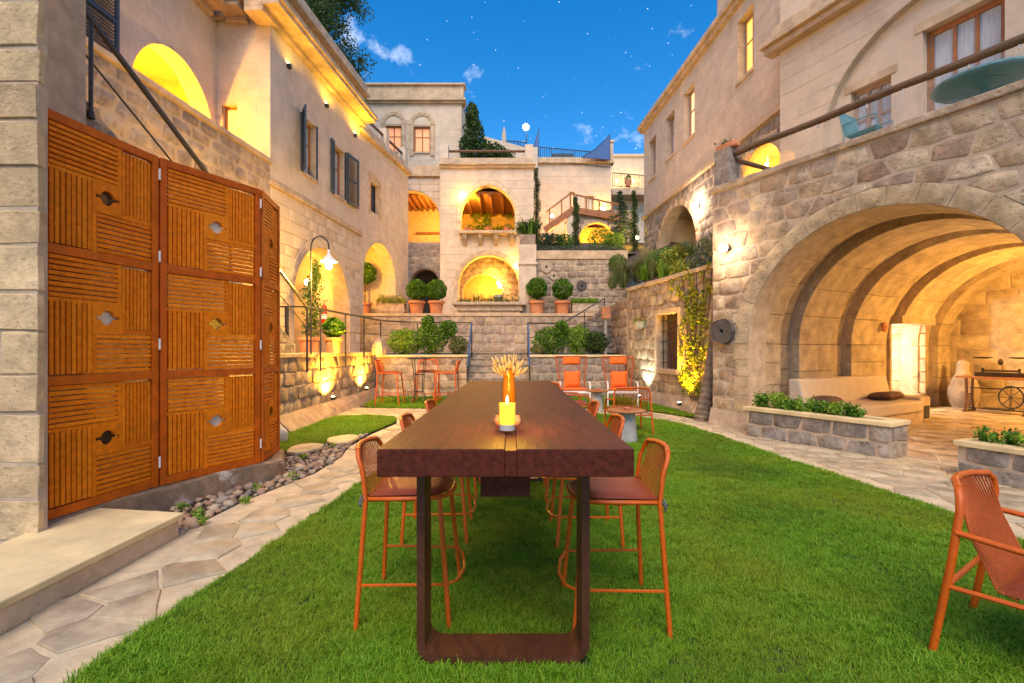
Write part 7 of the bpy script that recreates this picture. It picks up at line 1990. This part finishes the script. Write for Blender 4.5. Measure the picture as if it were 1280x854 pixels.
# ---- corded low armchair
def armchair():
    t = thing('armchair', '', 'armchair', (0, 0, 0))
    SZ = .36
    for sy in (-1, 1):
        mb = MB(); mb.tube([(-.33, sy*.30, 0), (-.27, sy*.285, .45), (-.245, sy*.275, .70), (-.25, sy*.26, .765), (-.262, sy*.225, .795)], .015, 8); mb.build('leg', M['orange'], t, smooth=60)
        mb = MB(); mb.tube([(.30, sy*.30, 0), (.27, sy*.29, .40), (.255, sy*.288, .53), (.20, sy*.287, .565), (-.1, sy*.286, .585), (-.255, sy*.283, .60)], .0145, 8); mb.build('arm', M['orange'], t, smooth=60)
        mb = MB(); mb.tube([(-.285, sy*.287, SZ-.02), (.275, sy*.29, SZ)], .012, 8); mb.build('side_rail', M['orange'], t)
    mb = MB(); mb.tube([(-.262, -.225, .795), (-.30, -.11, .805), (-.31, 0, .808), (-.30, .11, .805), (-.262, .225, .795)], .0155, 8); mb.build('back_rail', M['orange'], t, smooth=60)
    mb = MB(); mb.tube([(.275, -.29, SZ), (.275, .29, SZ)], .012, 8); mb.tube([(-.285, -.287, SZ-.02), (-.285, .287, SZ-.02)], .012, 8); mb.build('cross_rail', M['orange'], t)
    mb = MB()
    for i in range(22):
        u = -1+2*i/21; y = u*.25
        mb.tube([(-.31+.045*u*u, y*.92, .80), (-.215, y, .58), (-.14, y*1.02, SZ+.02), (-.08, y*1.02, SZ-.005)], .0044, 5)
    mb.build('corded_back', M['cord'], t, smooth=60)
    mb = MB(); n = 12; vs = []
    for s in (0, 1):
        for i in range(n+1):
            for j in range(n+1):
                u, v = i/n, 2*j/n-1; edge = (1-(2*u-1)**6)*(1-v**6)
                vs.append((-.14+.42*u, v*(.262), SZ+.01 + (.055*edge if s else 0) + .03*u*u))
    m1 = (n+1)**2; fs = []
    for i in range(n):
        for j in range(n):
            a, b, c, d_ = i*(n+1)+j, (i+1)*(n+1)+j, (i+1)*(n+1)+j+1, i*(n+1)+j+1
            fs += [(d_, c, b, a), (m1+a, m1+b, m1+c, m1+d_)]
    for k in range(n):
        fs += [(k, k+1, m1+k+1, m1+k), (n*(n+1)+k+1, n*(n+1)+k, m1+n*(n+1)+k, m1+n*(n+1)+k+1), ((k+1)*(n+1), k*(n+1), m1+k*(n+1), m1+(k+1)*(n+1)), (k*(n+1)+n, (k+1)*(n+1)+n, m1+(k+1)*(n+1)+n, m1+k*(n+1)+n)]
    mb.add(vs, fs); mb.build('cushion', M['leather'], t, smooth=50)
    return t
ac = armchair()
GA_ = 'corded armchairs on the lawn'
for i, (x, y, rz, lab) in enumerate(((2.485, 2.17, rad(-56), 'orange corded armchair alone on the open grass near the short planter'), (2.03, 8.42, rad(92), 'orange corded armchair with its back to the round side table'), (1.15, 9.45, rad(8), 'orange corded armchair beside the long table end'))):
    o = ac if i == 0 else copy_tree(ac); place(o, (x, y, 0), rz); tag(o, lab, 'armchair', GA_)
    if i == 0: o.scale = (1.12, 1.12, 1.0)
# ---- lounge chairs with head rest
def lounge():
    t = thing('lounge_chair', '', 'lounge chair', (0, 0, 0))
    # x forward
    for sy in (-1, 1):
        mb = MB(); mb.tube([(-.30, sy*.31, .36), (-.42, sy*.36, .80), (-.52, sy*.42, 1.26)], .017, 8); mb.build('back_post', M['cord'], t, smooth=60)
        mb = MB(); mb.tube([(-.40, sy*.36, 0), (-.25, sy*.36, .30), (.0, sy*.37, .62), (.25, sy*.37, .63), (.34, sy*.37, .55), (.32, sy*.37, .2), (.36, sy*.37, 0)], .018, 8); mb.build('arm', M['white'], t, smooth=60)
        mb = MB(); mb.tube([(-.32, sy*.33, .33), (.34, sy*.36, .40)], .015, 8); mb.build('side_rail', M['white'], t)
    mb = MB(); mb.tube([(-.52, -.42, 1.26), (-.52, .42, 1.26)], .015, 8); mb.build('top_rail', M['cord'], t)
    mb = MB(); mb.obox((.34, 0, .385), (.015, 0, 0), (0, .36, 0), (0, 0, .03)); mb.build('front_rail', M['white'], t)
    mb = MB()
    for i in range(25):
        u = -1+2*i/24; mb.tube([(-.52, u*.40, 1.255), (-.30, u*.30, .36)], .004, 4)
    mb.build('corded_back', M['cord'], t)
    def pl(c, ux, uy, uz, nm): pillow(c, ux, uy, uz, nm, M['cushion'], t)
    pl((.03, 0, .42), (.34, 0, .03), (0, .33, 0), (-.004, 0, .06), 'seat_cushion')
    pl((-.30, 0, .66), (-.055, 0, .22), (0, .22, 0), (.085, 0, .02), 'back_cushion')
    pl((-.43, 0, 1.15), (-.025, 0, .10), (0, .23, 0), (.055, 0, .012), 'head_cushion')
    return t
lo_ = lounge()
for i, (px_, rz, lab) in enumerate(((717, -90, 'high-backed orange lounge chair next to the central steps'), (776, -94, 'high-backed orange lounge chair next to the cool white uplight'))):
    o = lo_ if i == 0 else copy_tree(lo_)
    q = P(px_, 480, 12.35); place(o, (q.x, q.y, 0), rad(rz)); tag(o, lab, 'lounge chair', 'lounge chairs before the planter wall')
